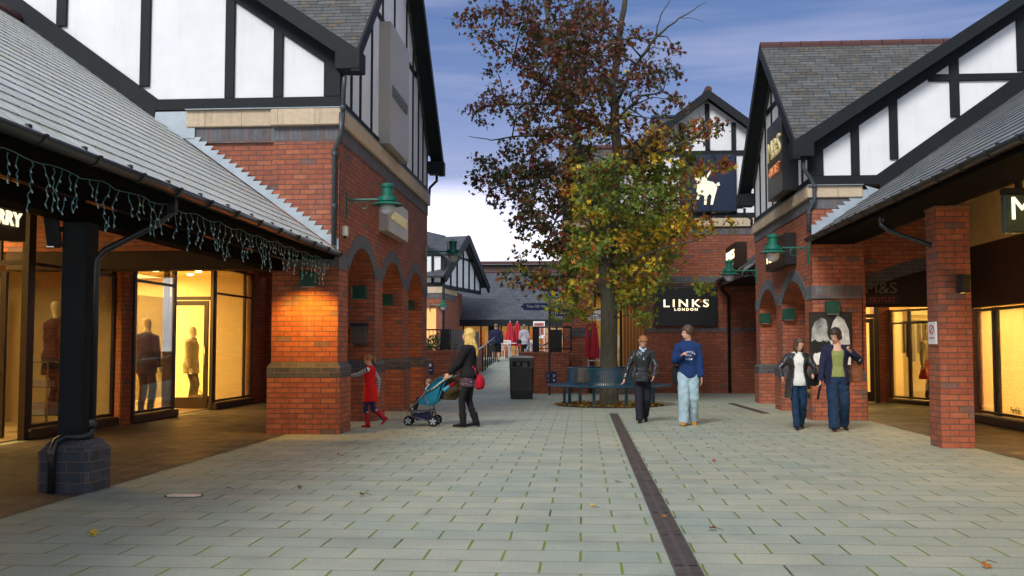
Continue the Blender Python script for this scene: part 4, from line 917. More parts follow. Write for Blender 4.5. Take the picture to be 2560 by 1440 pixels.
# ================================================================ LAMPS
def wall_lamp(xw, y, z, sg, lab):
    """swan-less bracket lamp: arm out from the wall, green gallery and shade, opal globe"""
    o = thing('wall_lamp', lab, 'wall lamp', (xw, y, z), group='green wall lamps'); xc = .70 * sg
    m = MB(); m.tube([(0, 0, 0), (xc, 0, 0)], .017, 8); m.box(-.005 * sg, .02 * sg, -.03, .03, -.32, .12)
    pts = [Vector((.02 * sg + .16 * sg * (1 - math.cos(t)), 0, -.28 + .27 * math.sin(t))) for t in [math.pi / 2 * k / 8 for k in range(9)]]; m.tube(pts, .008, 6)
    pts = [Vector((.30 * sg + .07 * sg * math.cos(t), 0, -.085 + .07 * math.sin(t))) for t in [2 * math.pi * k / 10 for k in range(11)]]; m.tube(pts, .006, 5)
    m.build('bracket', M['green'], o, local=True)
    m = MB(); m.lathe([(.001, .36), (.02, .36), (.02, .33), (.05, .32), (.14, .31), (.155, .30), (.155, .24), (.13, .225), (.13, .07), (.17, .055), (.225, .04), (.23, -.04), (.205, -.055), (.34, -.10), (.36, -.115), (.35, -.125), (.15, -.11), (.001, -.11)], (0, 0, 0), 28)
    for i, v in enumerate(m.v): m.v[i] = (v[0] * .74 + xc, v[1] * .74, v[2] * .84)
    m.build('shade', M['green'], o, local=True, smooth=False)
    m = MB(); m.lathe([(.12, -.09), (.13, -.14), (.125, -.19), (.10, -.235), (.06, -.265), (.001, -.275)], (xc, 0, 0), 20); m.build('globe', M['globe'], o, local=True, smooth=True)
    return o
L1 = wall_lamp(-3.95, 16.5, 3.88, 1, 'green wall lamp with white globe on the left shop, beside the small beige sign')
dup(L1, (-3.95, 25.0, 3.82), 'green wall lamp silhouetted against the sky at the far end of the left shop')
R1_ = wall_lamp(4.45, 19.9, 3.35, -1, 'green wall lamp with white globe in front of the small outlet sign')
dup(R1_, (4.45, 25.8, 3.35), 'green wall lamp below the dark brown projecting sign at the back right')
p = at(1088, 762, Y=50.9); o = dup(L1, (p.x - .3, 50.9, p.z), 'tiny green wall lamp on the far brick gable wall', 0); o.scale = (1, 1, 1)
# green box lamps on the piers
def box_lamp(x, y, z, lab, w=.27, h=.25):
    o = thing('box_lamp', lab, 'wall light', (x, y, z), group='green box lights on the brick piers')
    m = MB(); m.box(-w / 2, w / 2, -.16, 0, -h / 2, h / 2); m.build('housing', plain('dark_green_paint', (.006, .06, .04), .4), o, local=True, bevel=.02)
    m = MB(); m.box(-w / 2 + .03, w / 2 - .03, -.14, -.03, -h / 2 - .006, -h / 2 + .004); m.build('lens', M['globe'], o, local=True); return o
b0 = box_lamp(-4.42, 15.97, 2.50, 'green box light shining amber on the nearest left pier')
dup(b0, (-4.24, 18.88, 2.44), 'green box light on the second left pier, above the ash bin'); dup(b0, (-4.28, 21.8, 2.43), 'green box light on the third left pier'); dup(b0, (-4.30, 24.6, 2.43), 'green box light on the farthest left pier')
dup(b0, (at(2081, 769, Y=19.6).x, 19.67, at(2081, 769, Y=19.6).z), 'green box light over the black and white poster'); 
p = at(1970, 786, Y=22.65); dup(b0, (p.x, 22.65, p.z), 'green box light on the middle right pier'); p = at(1911, 796, Y=25.45); dup(b0, (p.x, 25.45, p.z), 'green box light on the farthest right pier')
l = bpy.data.lights.new('amber_lamp', 'SPOT'); l.energy = 60; l.color = (1, .47, .04); l.spot_size = R(125); l.spot_blend = .6; l.shadow_soft_size = .06
lo = bpy.data.objects.new('amber_lamp', l); COL.objects.link(lo); lo.location = (-4.42, 15.38, 2.22); lo.rotation_euler = (R(40), 0, 0)
# speakers on the columns
def speaker(loc, rz_, lab, w=.2, h=.36, tilt=8):
    o = thing('loudspeaker', lab, 'loudspeaker', loc, rz_, 'black outdoor loudspeakers')
    m = MB(); a = math.tan(R(tilt)) * h
    m.rings([[Vector((x, y, z)) for x, y in ((-w / 2 * k, -.02 - d), (w / 2 * k, -.02 - d), (w / 2, -.16 - d * 1.0), (-w / 2, -.16 - d))] for z, k, d in ((-h / 2, .8, 0), (h / 2, 1, a))]); m.build('cabinet', M['darkmetal'], o, local=True, bevel=.012)
    m = MB(); m.box(-w * .42, w * .42, -.165 - .002, -.10, -h / 2 - .01, -h / 2 + .002); m.build('trim', M['steel'], o, local=True)
    m = MB(); m.tube([(0, 0, 0), (0, -.08, 0)], .025, 8); m.build('bracket', M['darkmetal'], o, local=True); return o
p = at(157, 575, Y=9.6); speaker((-5.125, 9.56, p.z), R(-60), 'black loudspeaker tilted down on the black walkway column')
p = at(2395, 710, Y=14.37); speaker((p.x, 14.37, p.z), R(25), 'small black loudspeaker on the brick column', .14, .26, 3)
# ================================================================ DRAINPIPES
ys = 15.93
pipe(LB, [(-3.82, 15.75, 5.78), (-3.86, 15.85, 5.6), (-3.88, 15.85, 4.95)], .038, br=[(-3.87, 15.85, 5.3)])
pipe(LB, [(-3.88, 15.80, 5.2), (-3.88, 15.80, 4.85), (-4.02, 15.93, 4.62), (-4.02, 15.93, 3.05)], .04, br=[(-4.02, 15.93, 4.55), (-4.02, 15.93, 3.7)])
pipe(LB, [(-3.74, 25.5, 5.85), (-3.74, 25.5, 5.7), (-3.9, 25.36, 5.5), (-3.92, 25.36, 5.2)], .036, 'darkmetal')
pipe(RB, [(4.28, 19.5, 5.05), (4.28, 19.5, 4.85), (4.43, 19.6, 4.68), (4.50, 19.59, 4.5), (4.50, 19.58, 4.25), (4.40, 19.64, 4.05), (4.40, 19.64, 3.62)], .04, br=[(4.5, 19.58, 4.52), (4.40, 19.64, 4.0)])
pipe(RB, [(4.22, 26.15, 5.0), (4.22, 26.15, 4.85), (4.38, 26.05, 4.7), (4.38, 26.05, 4.5)], .036, 'darkmetal')
# downpipe along the left walkway column, into its base
pipe(LC, [(-4.05, 9.6, 2.84), (-4.07, 9.6, 2.72), (-4.20, 9.6, 2.62), (-4.72, 9.58, 2.36), (-4.80, 9.57, 2.26), (-4.80, 9.57, .60)], .034, 'plastic', br=[(-4.80, 9.57, .66)])
pipe(LC, [(-4.80, 9.57, .60), (-4.81, 9.52, .54), (-4.87, 9.45, .53), (-4.98, 9.42, .54), (-5.06, 9.38, .50), (-5.08, 9.345, .40), (-5.08, 9.34, .0)], .037, 'plastic', br=[(-5.08, 9.34, .38)])
m = MB(); m.box(-4.09, -4.01, 9.56, 9.64, 2.72, 2.96); m.build('outlet_box', M['plastic'], LC)
pipe(RC, [(4.46, 15.2, 3.38), (4.46, 15.2, 3.22), (4.56, 15.1, 3.12), (4.98, 14.6, 2.85)], .034, 'plastic', br=[(4.46, 15.2, 3.3)])
# ================================================================ SIGNS
def box_sign(name_lab, x0, x1, y0, y1, z0, z1, mat, loc=None):
    o = thing('shop_sign', name_lab, 'sign', (x0, y0, z0)); m = MB(); m.box(x0, x1, y0, y1, z0, z1); m.build('panel', mat, o, bevel=.008); return o
o = box_sign('tall champagne metal sign high on the left street gable', -3.96, -3.72, 19.1, 21.2, 5.37, 7.8, M['beige'])
text('BURBERRY', o, plain('grey_letters', (.16, .15, .14), .4), (-3.718, 19.3, 6.35), (0, 1, 0), (0, 0, 1), 1.7, .22, .02, bold=.01)
o = box_sign('small champagne metal sign with gold letters above the left street arches', -3.96, -3.76, 19.2, 21.4, 3.67, 4.36, M['beige'])
text('BURBERRY', o, M['litgold'], (-3.758, 19.45, 3.93), (0, 1, 0), (0, 0, 1), 1.75, .2, .02, bold=.012)
o = thing('shop_sign', 'curved grey panel with bright letters hanging under the left walkway', 'sign', (-7.9, 13.4, 2.6))
m = MB(); zt = at(66, 496, X=-7.9).z; m.prism([(-7.9, 10.8, 3.54), (-7.9, 13.66, 3.54), (-7.9, 13.66, 2.9), (-7.9, 13.4, 2.87), (-7.9, 12.3, 2.82), (-7.9, 11.3, 2.86), (-7.9, 10.8, 2.9)], (-.06, 0, 0)); m.build('panel', plain('grey_panel', (.085, .065, .055), .5), o, bevel=.01)
m = MB(); m.tube([(-7.93, 11.3, 3.53), (-7.93, 11.3, 4.3)], .012, 6); m.tube([(-7.93, 13.3, 3.53), (-7.93, 13.3, 4.3)], .012, 6); m.build('hanger', M['darkmetal'], o)
text('BURBERRY', o, M['lit'], (-7.895, 12.0, 3.08), (0, 1, 0), (0, 0, 1), 1.52, .2, .02, bold=.012)
# hanging M&S box sign at the right edge
a, b = at(2513, 582, Y=12.5), at(2700, 474, Y=12.5)
o = thing('shop_sign', 'dark green glossy box sign with lit letters hanging under the right walkway', 'sign', (a.x, 12.5, a.z))
m = MB(); m.box(a.x, b.x, 12.5, 12.62, a.z, b.z - .04); m.build('panel', plain('green_black_panel', (.05, .075, .05), .22, .6, nscale=5, var=.5), o, bevel=.02)
m = MB(); m.box(a.x, b.x, 12.49, 12.63, b.z - .039, b.z + .03); m.tube([(a.x + .2, 12.56, b.z), (a.x + .2, 12.56, b.z + .4)], .05, 8); m.build('hanger', M['darkmetal'], o)
text('M&S', o, M['lit'], (a.x + .085, 12.498, a.z + .16), (1, 0, 0), (0, 0, 1), .66, .28, .02, bold=-.004)
# outlet sign on the right gable
o = box_sign('tall black outlet sign with gold and orange letters on the right street gable', 4.13, 4.46, 20.75, 22.4, 4.62, 6.25, M['black'])
text('M&S', o, M['litgold'], (4.128, 22.25, 5.45), (0, -1, 0), (0, 0, 1), 1.35, .42, .03, bold=.0)
text('OUTLET', o, M['litorange'], (4.128, 22.1, 5.08), (0, -1, 0), (0, 0, 1), 1.1, .2, .03, bold=-.004)
o = box_sign('small dark framed outlet sign behind the green lamp on the right shop', 4.22, 4.46, 21.05, 23.25, 3.12, 3.78, M['black'])
m = MB(); m.box(4.21, 4.219, 21.3, 23.22, 3.16, 3.74); m.build('face', M['wood_dark'], o)
text('M&S', o, M['lit'], (4.208, 23.0, 3.28), (0, -1, 0), (0, 0, 1), .9, .34, .02)
# dark sign over the entrance
text('M&S', (o := thing('shop_sign', 'dim outlet lettering on the dark fascia above the right shop entrance', 'sign', (5.6, YE + .59, 2.6))), plain('dim_letters', (.17, .15, .14), .4), ((xm := at(2165, 738, Y=YE + .59).x), YE + .598, 2.50), (1, 0, 0), (0, 0, 1), .62, .22, .02, bold=-.004)
m = MB(); m.box(xm + .01, xm + .66, YE + .575, YE + .598, 2.29, 2.46); m.build('panel', plain('dim_red', (.05, .008, .01), .4), o)
text('OUTLET', o, plain('dim_letters', (.30, .05, .04), .4), (xm + .07, YE + .573, 2.325), (1, 0, 0), (0, 0, 1), .52, .10, .008, bold=-.004)
o = thing('ceiling_dome', 'round smoked dome hanging above the right shop entrance', 'dome camera', (7.2, YE + .2, 2.8)); m = MB(); m.lathe([(.14, 2.98), (.14, 2.85), (.12, 2.76), (.07, 2.7), (.001, 2.68)], (7.25, YE + .2, 0), 16); m.build('dome', plain('smoked_dome', (.12, .09, .085), .3), o, smooth=True)
# big dark wall sign
a, b = at(1635, 815, Y=30.9), at(1793, 714, Y=30.9)
o = box_sign('wide black sign with cream lit letters on the back brick wall', a.x, b.x, 30.88, 30.98, a.z, b.z, M['black'])
a, b = at(1659, 768, Y=30.88), at(1772, 748, Y=30.88); text('LINKS', o, M['lit'], (a.x, 30.878, a.z), (1, 0, 0), (0, 0, 1), b.x - a.x, b.z - a.z, .02, bold=.012, spacing=1.35)
a, b = at(1686, 777, Y=30.88), at(1744, 770, Y=30.88); text('LONDON', o, M['lit'], (a.x, 30.878, a.z), (1, 0, 0), (0, 0, 1), b.x - a.x, b.z - a.z, .02, bold=.03, spacing=1.5)
# projecting box sign standing on the small roof
o = box_sign('dark brown box sign with cream letters standing on the small roof at the back right', 4.3, 4.62, 28.3, 30.2, 3.62, 4.35, M['wood_dark'])
text('LINKS', o, M['lit'], (4.298, 30.0, 3.92), (0, -1, 0), (0, 0, 1), 1.5, .26, .02, bold=.01); text('LONDON', o, M['lit'], (4.298, 29.7, 3.76), (0, -1, 0), (0, 0, 1), .9, .09, .02, bold=.01)
# navy sign with a horse and rider emblem
a, b = at(1706, 530, Y=30.9), at(1838, 386, Y=30.9)
o = box_sign('navy square sign with a cream horse and rider emblem on the back gable', a.x, b.x, 30.84, 30.95, a.z, b.z, M['navy'])
def blob(px, k=1): return [at(x, y, Y=30.83) for x, y in px]
m = MB()
for pl in ([(1741, 478), (1744, 462), (1754, 453), (1768, 452), (1782, 455), (1790, 462), (1793, 470), (1788, 488), (1782, 512), (1776, 512), (1779, 490), (1774, 484), (1768, 492), (1766, 512), (1760, 512), (1761, 490), (1752, 486), (1746, 500), (1741, 498), (1744, 486)],
           [(1744, 470), (1740, 452), (1734, 442), (1738, 434), (1747, 438), (1752, 452)], [(1790, 460), (1797, 455), (1800, 463), (1794, 466)], [(1754, 455), (1753, 440), (1759, 434), (1766, 440), (1768, 455)], [(1755, 433), (1754, 426), (1760, 423), (1765, 427), (1763, 434)], [(1765, 440), (1776, 426), (1779, 428), (1768, 446)]):
    m.prism(blob(pl), (0, -.02, 0))
m.build('emblem', emit('cream_emblem', (.75, .68, .5), .35), o)
# blue box on the roof behind
a, b = at(1632, 322, Y=36), at(1682, 290, Y=36); o = thing('roof_cabinet', 'small blue-grey cabinet on the roof behind the left rake of the back gable', 'roof unit', (a.x, 36, a.z)); m = MB(); m.box(a.x, b.x, 36, 37, a.z - 2.2, b.z - .05); m.build('cabinet', plain('slate_blue', (.05, .07, .11), .5), o); m = MB(); m.box(a.x - .05, b.x + .05, 35.95, 37.05, b.z - .049, b.z + .03); m.build('cap', M['navy'], o)
# poster of two faces in profile, black and white
a, b = at(2029, 912, Y=19.63), at(2125, 784, Y=19.63)
o = thing('poster', 'black and white portrait poster framed on the brick pier behind the two women', 'poster', (a.x, 19.64, a.z))
m = MB(); m.box(a.x - .03, b.x + .03, 19.62, 19.66, a.z - .03, b.z + .03); m.build('frame', M['wood_dark'], o)
m = MB(); m.box(a.x, b.x, 19.612, 19.619, a.z, b.z); m.build('print', plain('poster_black', (.02, .022, .024), .3, nscale=4), o)
def pp(l): return [Vector((a.x + (b.x - a.x) * u, 19.611, b.z - (b.z - a.z) * v)) for u, v in l]
def shade_mat(n, c0, c1):
    m_ = NT(n, .35); m_.col(m_.ramp(m_.noise(m_.coord('Object'), 5, 3), [(.35, c0), (.65, c1)])); return m_.mat
m = MB(); m.prism(pp([(.0, .55), (.02, .3), (.1, .16), (.26, .08), (.38, .12), (.42, .26), (.40, .38), (.46, .52), (.40, .56), (.30, .52), (.2, .58), (.1, .50)]), (0, -.003, 0)); m.build('print', shade_mat('poster_grey', (.08, .09, .09), (.45, .48, .47)), o)
m = MB(); m.prism(pp([(.44, .50), (.50, .30), (.56, .16), (.68, .03), (.84, .12), (.95, .32), (.98, .6), (.8, .62), (.62, .62), (.52, .62)]), (0, -.004, 0)); m.build('print', shade_mat('poster_pale', (.35, .37, .36), (.75, .77, .75)), o)
m = MB(); m.prism(pp([(.06, 1), (.04, .82), (.14, .70), (.30, .66), (.45, .62), (.7, .62), (.99, .66), (.99, 1)]), (0, -.005, 0)); m.build('print', shade_mat('poster_white', (.6, .62, .6), (.8, .82, .8)), o)
m = MB(); m.prism(pp([(.0, .62), (.12, .54), (.3, .56), (.36, .64), (.26, .74), (.12, .78), (.02, .74)]), (0, -.006, 0)); m.build('print', M['black'], o)
# no-smoking sign on the brick column
o = thing('no_smoking_sign', 'white no-smoking sign in a clear holder on the brick column', 'sign', (5.03, 14.3, 1.5)); z0, z1 = at(2333, 860, Y=14.2).z, at(2333, 803, Y=14.2).z
m = MB(); m.box(4.955, 4.978, 14.45, 14.75, z0, z1); m.build('plate', M['white'], o)
m = MB(); zc = z0 + (z1 - z0) * .66
for k in range(24):
    t0, t1 = 2 * math.pi * k / 24, 2 * math.pi * (k + 1) / 24; m.bar((4.953, 14.6 + .085 * math.cos(t0), zc + .06 * math.sin(t0)), (4.953, 14.6 + .085 * math.cos(t1), zc + .06 * math.sin(t1)), .01, .014)
m.bar((4.953, 14.54, zc + .045), (4.953, 14.66, zc - .045), .01, .014); m.box(4.950, 4.954, 14.5, 14.7, z0 + .08, z0 + .095); m.build('symbol', plain('sign_red', (.5, .02, .02), .4), o)
# small fittings on the left shop
o = thing('alarm_box', 'small cream alarm box on the brickwork left of the first arch', 'alarm box', (-3.95, 16.25, 3.3)); m = MB(); m.box(-3.95, -3.87, 16.2, 16.34, 3.24, 3.4); m.build('case', M['cream'], o, bevel=.008); m = MB(); m.tube([(-3.91, 16.27, 3.235), (-3.91, 16.27, 3.2)], .02, 8); m.build('sensor', M['darkmetal'], o)
o = thing('ash_bin', 'grey metal cigarette bin with blue lid on the second left pier', 'ash bin', (-4.22, 18.85, 1.48)); m = MB(); m.box(-4.37, -4.08, 18.72, 18.86, 1.46, 1.80); m.build('body', plain('brushed_grey', (.12, .11, .10), .4, .5, .5), o, bevel=.006)
m = MB(); m.box(-4.39, -4.06, 18.70, 18.87, 1.801, 1.86); m.build('lid', M['navy'], o, bevel=.01); m = MB()
for x in (-4.31, -4.15): m.box(x - .035, x + .035, 18.716, 18.7195, 1.72, 1.74)
m.build('slots', M['black'], o)
# ================================================================ STRING OF ICICLE LIGHTS
IL = thing('icicle_lights', 'string of unlit blue-green icicle lights hanging along the left gutter', 'fairy lights', (-4.05, 9, 2.8)); wire = plain('light_wire', (.03, .16, .15), .35, .6); bulb = plain('clear_bulb', (.45, .55, .55), .2, .8)
rn = random.Random(5); y = 5.2; top = [];
while y < 15.9: top.append((-4.08, y, 2.80 - .015 * math.sin(y * 9) - .012 * rn.random())); y += .12
m = MB(); m.tube(top, .004, 5); m.build('cable', wire, IL)
y = 5.4; k = 0
while y < 15.85:
    L = rn.choice((.12, .2, .28, .34, .38)); z = 2.79; x = -4.08; pts = [Vector((x, y, z))]; n = int(L / .04) + 1; yy = y
    for i in range(n): z -= L / n; yy += rn.uniform(-.022, .022); x += rn.uniform(-.018, .018); pts.append(Vector((x, yy, z)))
    if rn.random() < .35 and n > 4: pts += [pts[-1] + Vector((0, .03, .0)), pts[-1] + Vector((0, .06, .05)), pts[-1] + Vector((0, .07, .12))]
    m = MB(); m.tube(pts, .0042, 5); m.mi = 1
    for p in pts[2::2]: m.tube([p, p + Vector((.004, .012, -.022))], .0055, 5)
    m.build('light_strand', [wire, bulb], IL); y += rn.uniform(.09, .2) * (.55 if y > 14.9 else 1.05); k += 1
# ================================================================ BENCH round the tree
BC = Vector((at(1522, 1011, Z=0).x, 24.5, 0)); BX, BY = BC.x, BC.y
BN = thing('tree_bench', 'round blue slatted metal bench encircling the tree', 'bench', (BX, BY, 0)); bl = plain('blue_powder_coat', (.006, .042, .070), .3, .6, nscale=5)
def ringtube(m, r, z, rr, n=72): m.tube([(BX + r * math.cos(2 * math.pi * k / n), BY + r * math.sin(2 * math.pi * k / n), z) for k in range(n + 1)], rr, 6, cap=False)
m = MB(); ringtube(m, 1.48, .485, .022); ringtube(m, 1.1, .47, .016)
for k in range(190):
    a = 2 * math.pi * k / 190; c, s = math.cos(a), math.sin(a)
    m.bar((BX + 1.47 * c, BY + 1.47 * s, .497), (BX + 1.09 * c, BY + 1.09 * s, .485), .022, .01)
m.build('seat', bl, BN)
m = MB(); ringtube(m, .99, .895, .02)
for k in range(150):
    a = 2 * math.pi * k / 150; c, s = math.cos(a), math.sin(a)
    P_ = [(1.10, .485), (1.06, .50), (1.03, .56), (1.01, .72), (.99, .89)]
    for u, v in zip(P_[:-1], P_[1:]): m.bar((BX + u[0] * c, BY + u[0] * s, u[1]), (BX + v[0] * c, BY + v[0] * s, v[1]), .022, .008, up=(c, s, .01))
m.build('backrest', bl, BN)
for k in range(9):
    a = R(-90 - 20 + k * 40); c, s = math.cos(a), math.sin(a); m = MB(); m.box(-.03, .03, -.03, .03, 0, .46); m.bar((-.0, 0, .455), (.3, 0, .47), .04, .03)
    for i, v in enumerate(m.v): m.v[i] = (BX + (1.1 + v[0]) * c - v[1] * s, BY + (1.1 + v[0]) * s + v[1] * c, v[2])
    m.build('leg', bl, BN)
# ================================================================ BIN
p = G(1303, 998); bx, by = p.x, p.y
o = thing('litter_bin', 'tall black plastic litter bin with pale domed lid at the foot of the ramp', 'litter bin', (bx, by + .3, 0))
def rr(hw, hd, z, c=.05, n=5): return [Vector((bx + sx * (hw - c) + c * math.cos(t), by + .3 + sy * (hd - c) + c * math.sin(t), z)) for sx, sy, t0 in ((1, 1, 0), (-1, 1, 90), (-1, -1, 180), (1, -1, 270)) for t in [R(t0 + 90 * k / (n - 1)) for k in range(n)]]
m = MB(); m.rings([rr(.29, .27, .0), rr(.295, .275, .02), rr(.31, .29, .22), rr(.313, .293, .225), rr(.313, .293, .25), rr(.31, .29, .255), rr(.315, .295, .80), rr(.322, .30, .81), rr(.322, .30, .84)]); m.build('body', plain('bin_black', (.014, .015, .014), .35, .5, nscale=6, var=.4), o)
m = MB()
for x0, x1, z0, z1 in ((-.32, -.235, .84, 1.1), (.235, .32, .84, 1.1), (-.235, .235, 1.02, 1.1), (-.235, .235, .84, .87)): m.box(bx + x0, bx + x1, by, by + .025, z0, z1)
m.box(bx - .32, bx + .32, by + .575, by + .6, .84, 1.1); m.box(bx - .32, bx - .3, by + .026, by + .574, .84, 1.1); m.box(bx + .3, bx + .32, by + .026, by + .574, .84, 1.1); m.build('hood', M['plastic'], o)
m = MB(); m.rings([rr(.325, .305, 1.101), rr(.33, .31, 1.12), rr(.30, .28, 1.15), rr(.1, .08, 1.165, .03)]); m.build('lid', plain('grey_lid', (.28, .30, .26), .35, .5), o)
m = MB(); m.lathe([(.001, .0), (.05, .0), (.055, .1), (.001, .1)], (bx - .09, by + .2, .9), 12); m.box(bx + .02, bx + .16, by + .2, by + .35, .87, 1.0); m.build('rubbish', plain('paper_litter', (.45, .38, .34), .7), o)
# ================================================================ FINGER POST
p = G(1374, 988); o = thing('finger_post', 'dark sign post with navy finger boards left of the bench', 'sign post', (p.x, p.y, 0)); m = MB(); m.tube([(p.x, p.y, 0), (p.x, p.y, 2.75)], .034, 10); m.lathe([(.045, 2.75), (.05, 2.78), (.001, 2.82)], (p.x, p.y, 0), 10); m.build('post', plain('post_brown', (.03, .022, .02), .4, .5), o)
def finger(pa, xa_, z0, z1, y, sgn, lab, w):
    m = MB(); x1 = xa_; x0 = xa_ + sgn * w; zc = (z0 + z1) / 2; h = z1 - z0
    m.prism([(x1, y, z0), (x0 - sgn * .12, y, z0), (x0, y, zc), (x0 - sgn * .12, y, z1), (x1, y, z1)], (0, .03, 0)); f = m.build('finger_board', M['signblue'], pa)
    ta = min(x0, x1) + (.18 if sgn < 0 else .04); text(lab, f, M['white'], (ta, y - .001, z0 + h * .28), (1, 0, 0), (0, 0, 1), w - .24, h * .45, .004)
z0, z1 = at(1340, 776, Y=p.y).z, at(1340, 758, Y=p.y).z
finger(o, p.x - .02, z0, z1, p.y - .06, -1, 'Tokyo 5,891 Miles', .82); finger(o, p.x + .02, z0 - .17, z1 - .17, p.y + .05, 1, 'Sydney Miles', .7) if False else finger(o, p.x + .02, z0 - .17, z1 - .17, p.y + .05, 1, 'Miles', .66)
finger(o, p.x - .02, z0 + .42, z1 + .42, p.y - .05, 1, 'Miles', .5)
# ================================================================ DRAINS
def drain(name, lab, pts, w, slots=True):
    o = thing(name, lab, 'drain', (pts[0][0], pts[0][1], 0)); m = MB(); (xa_, ya), (xb_, yb) = pts
    d = Vector((xb_ - xa_, yb - ya, 0)); L = d.length; d.normalize(); s = Vector((-d.y, d.x, 0)); A0 = Vector((xa_, ya, 0))
    def bx_(u0, u1, v0, v1, z0, z1):
        q_ = [A0 + d * u + s * v for u, v in ((u0, v0), (u1, v0), (u1, v1), (u0, v1))]; m.prism([Vector((c.x, c.y, z0)) for c in q_], (0, 0, z1 - z0))
    bx_(0, L, -w / 2, w / 2, .001, .0045); m.build('channel', plain('drain_dark', (.010, .008, .008), .6), o)
    m = MB(); bx_(0, L, -w / 2, -w / 2 + .014, .0046, .011); bx_(0, L, w / 2 - .014, w / 2, .0046, .011); bx_(0, L, -.018, .018, .0046, .010)
    u = 0
    while u < L:
        bx_(u, min(L, u + .016), -w / 2 + .0142, -.0182, .0046, .0105); bx_(u, min(L, u + .016), .0182, w / 2 - .0142, .0046, .0105)
        if int(u / .036) % 28 == 0: bx_(u, min(L, u + .03), -w / 2 + .0142, w / 2 - .0142, .0096, .0105)
        u += .036
    m.build('grating', plain('rusty_grating', (.085, .068, .062), .55, .4, .3, nscale=8, var=.5, bump=.003), o)
drain('drain_channel', 'long rusty slotted drain channel running through the paving from the bench', [(.655, 2.5), (.655, 21.3)], .172)
a, b = G(1828, 1009), G(1914, 1034); drain('drain_channel', 'short dark drain channel in the paving near the right arches', [(a.x, a.y), (b.x, b.y)], .16)
p = G(460, 1240); o = thing('manhole_cover', 'small pale octagonal utility cover in the paving near the column base', 'manhole cover', (p.x, p.y, 0)); m = MB(); w, h = .17, .085
m.prism([(p.x + x, p.y + y, .004) for x, y in ((-w, 0), (-w * .75, -h), (w * .75, -h), (w, 0), (w * .75, h), (-w * .75, h))], (0, 0, .004)); m.build('lid', plain('pale_iron', (.55, .55, .50), .4, .5, nscale=8), o)
m = MB(); w, h = .19, .105; m.prism([(p.x + x, p.y + y, .001) for x, y in ((-w, 0), (-w * .75, -h), (w * .75, -h), (w, 0), (w * .75, h), (-w * .75, h))], (0, 0, .003)); m.build('rim', plain('moss', (.06, .08, .02), .9), o)
# ================================================================ THE TREE in the round bench
def barkmat():
    m = NT('bark', .85); v = m.coord('Object', scale=(9, 9, 2)); n = m.noise(v, 3, 6, .7); n2 = m.noise(m.coord('Object'), 1.3, 3)
    c = m.ramp(n, [(.3, (.035, .03, .02)), (.7, (.12, .105, .075))]); m.col(m.mix(m.ramp(n2, [(.45, 0.), (.7, .5)]), c, (.07, .085, .035))); m.bump(n, .06, 1.0); return m.mat
TR = thing('maple_tree', 'tall maple in autumn leaf, dark above and yellow-green below, inside the round bench', 'tree', (BX, BY, 0))
rt_ = random.Random(21)
def T(px, py, dy=0): return at(px, py, Y=BY + dy)
trunk = MB(); segs = []     # list of polylines with radii for twig attachment
def limb(pts, r0, r1, jit=.0):
    P_ = [Vector(p) for p in pts]; Q = []
    for i in range(len(P_) - 1):
        for k in range(4):
            t = k / 4; q_ = P_[i].lerp(P_[i + 1], t)
            if 0 < i + t: q_ += Vector((rt_.uniform(-1, 1), rt_.uniform(-1, 1), 0)) * jit
            Q.append(q_)
    Q.append(P_[-1]); n = len(Q); rr_ = [r0 + (r1 - r0) * (i / (n - 1)) for i in range(n)]
    trunk.tube(Q, rr_, 10 if r0 > .06 else 5 if r0 < .02 else 6); segs.append((Q, rr_)); return Q
base = Vector((BX, BY, 0)); f0 = T(1516, 640)
trunk.tube([(BX - .0, BY, -.02), (BX, BY, .08), (BX, BY, .35), (BX + .0, BY, 1.2), (at(1523, 760, Y=BY).x, BY, 2.4), f0 + Vector((0, 0, -.4)), f0], [.30, .245, .215, .205, .205, .20, .19], 16)
limb([f0 + Vector((.02, 0, -.3)), T(1480, 520, .3), T(1440, 350, .5), T(1410, 200, .7), T(1375, 60, .9), T(1340, -90, 1.1)], .15, .04, .03)
limb([f0 + Vector((.02, 0, -.3)), T(1535, 500, -.1), T(1542, 380, -.2), T(1532, 220, -.2), T(1553, 60, -.3), T(1580, -90, -.4)], .17, .05, .03)
limb([T(1540, 260, -.2), T(1590, 160, -.5), T(1640, 90, -.8), T(1700, 45, -1), T(1765, 5, -1.1)], .06, .006, .03)
limb([T(1640, 90, -.8), T(1650, 40, -.9), T(1690, -20, -1)], .02, .006, .02); limb([T(1700, 45, -1), T(1730, 45, -1), T(1760, 55, -1)], .01, .004, .01)
limb([T(1545, 440, -.2), T(1600, 400, -.8), T(1680, 370, -1.2), T(1760, 330, -1.4), T(1800, 320, -1.5)], .05, .008, .03)
limb([T(1530, 560, 0), T(1600, 510, -.6), T(1680, 500, -1), T(1770, 500, -1.2)], .06, .008, .03)
limb([T(1520, 680, 0), T(1470, 620, -.6), T(1400, 560, -.9), T(1340, 520, -.9)], .05, .01, .03)
limb([T(1525, 720, 0), T(1580, 650, -.8), T(1660, 620, -1.2), T(1740, 600, -1.4), T(1800, 575, -1.4)], .05, .01, .03)
limb([T(1500, 740, -.1), T(1440, 690, -.8), T(1360, 690, -1.1), T(1290, 690, -1.2)], .04, .008, .03)
limb([T(1440, 350, .5), T(1380, 340, .2), T(1300, 340, 0), T(1230, 350, -.1), T(1170, 340, -.2)], .04, .006, .04)
limb([T(1450, 400, .4), T(1390, 420, .2), T(1300, 430, .1), T(1200, 420, 0)], .045, .006, .04)
limb([T(1420, 240, .6), T(1350, 200, .6), T(1260, 120, .7), T(1180, 80, .8)], .05, .006, .04)
limb([T(1425, 260, .6), T(1350, 260, .3), T(1260, 260, .2), T(1190, 270, .1)], .04, .006, .04)
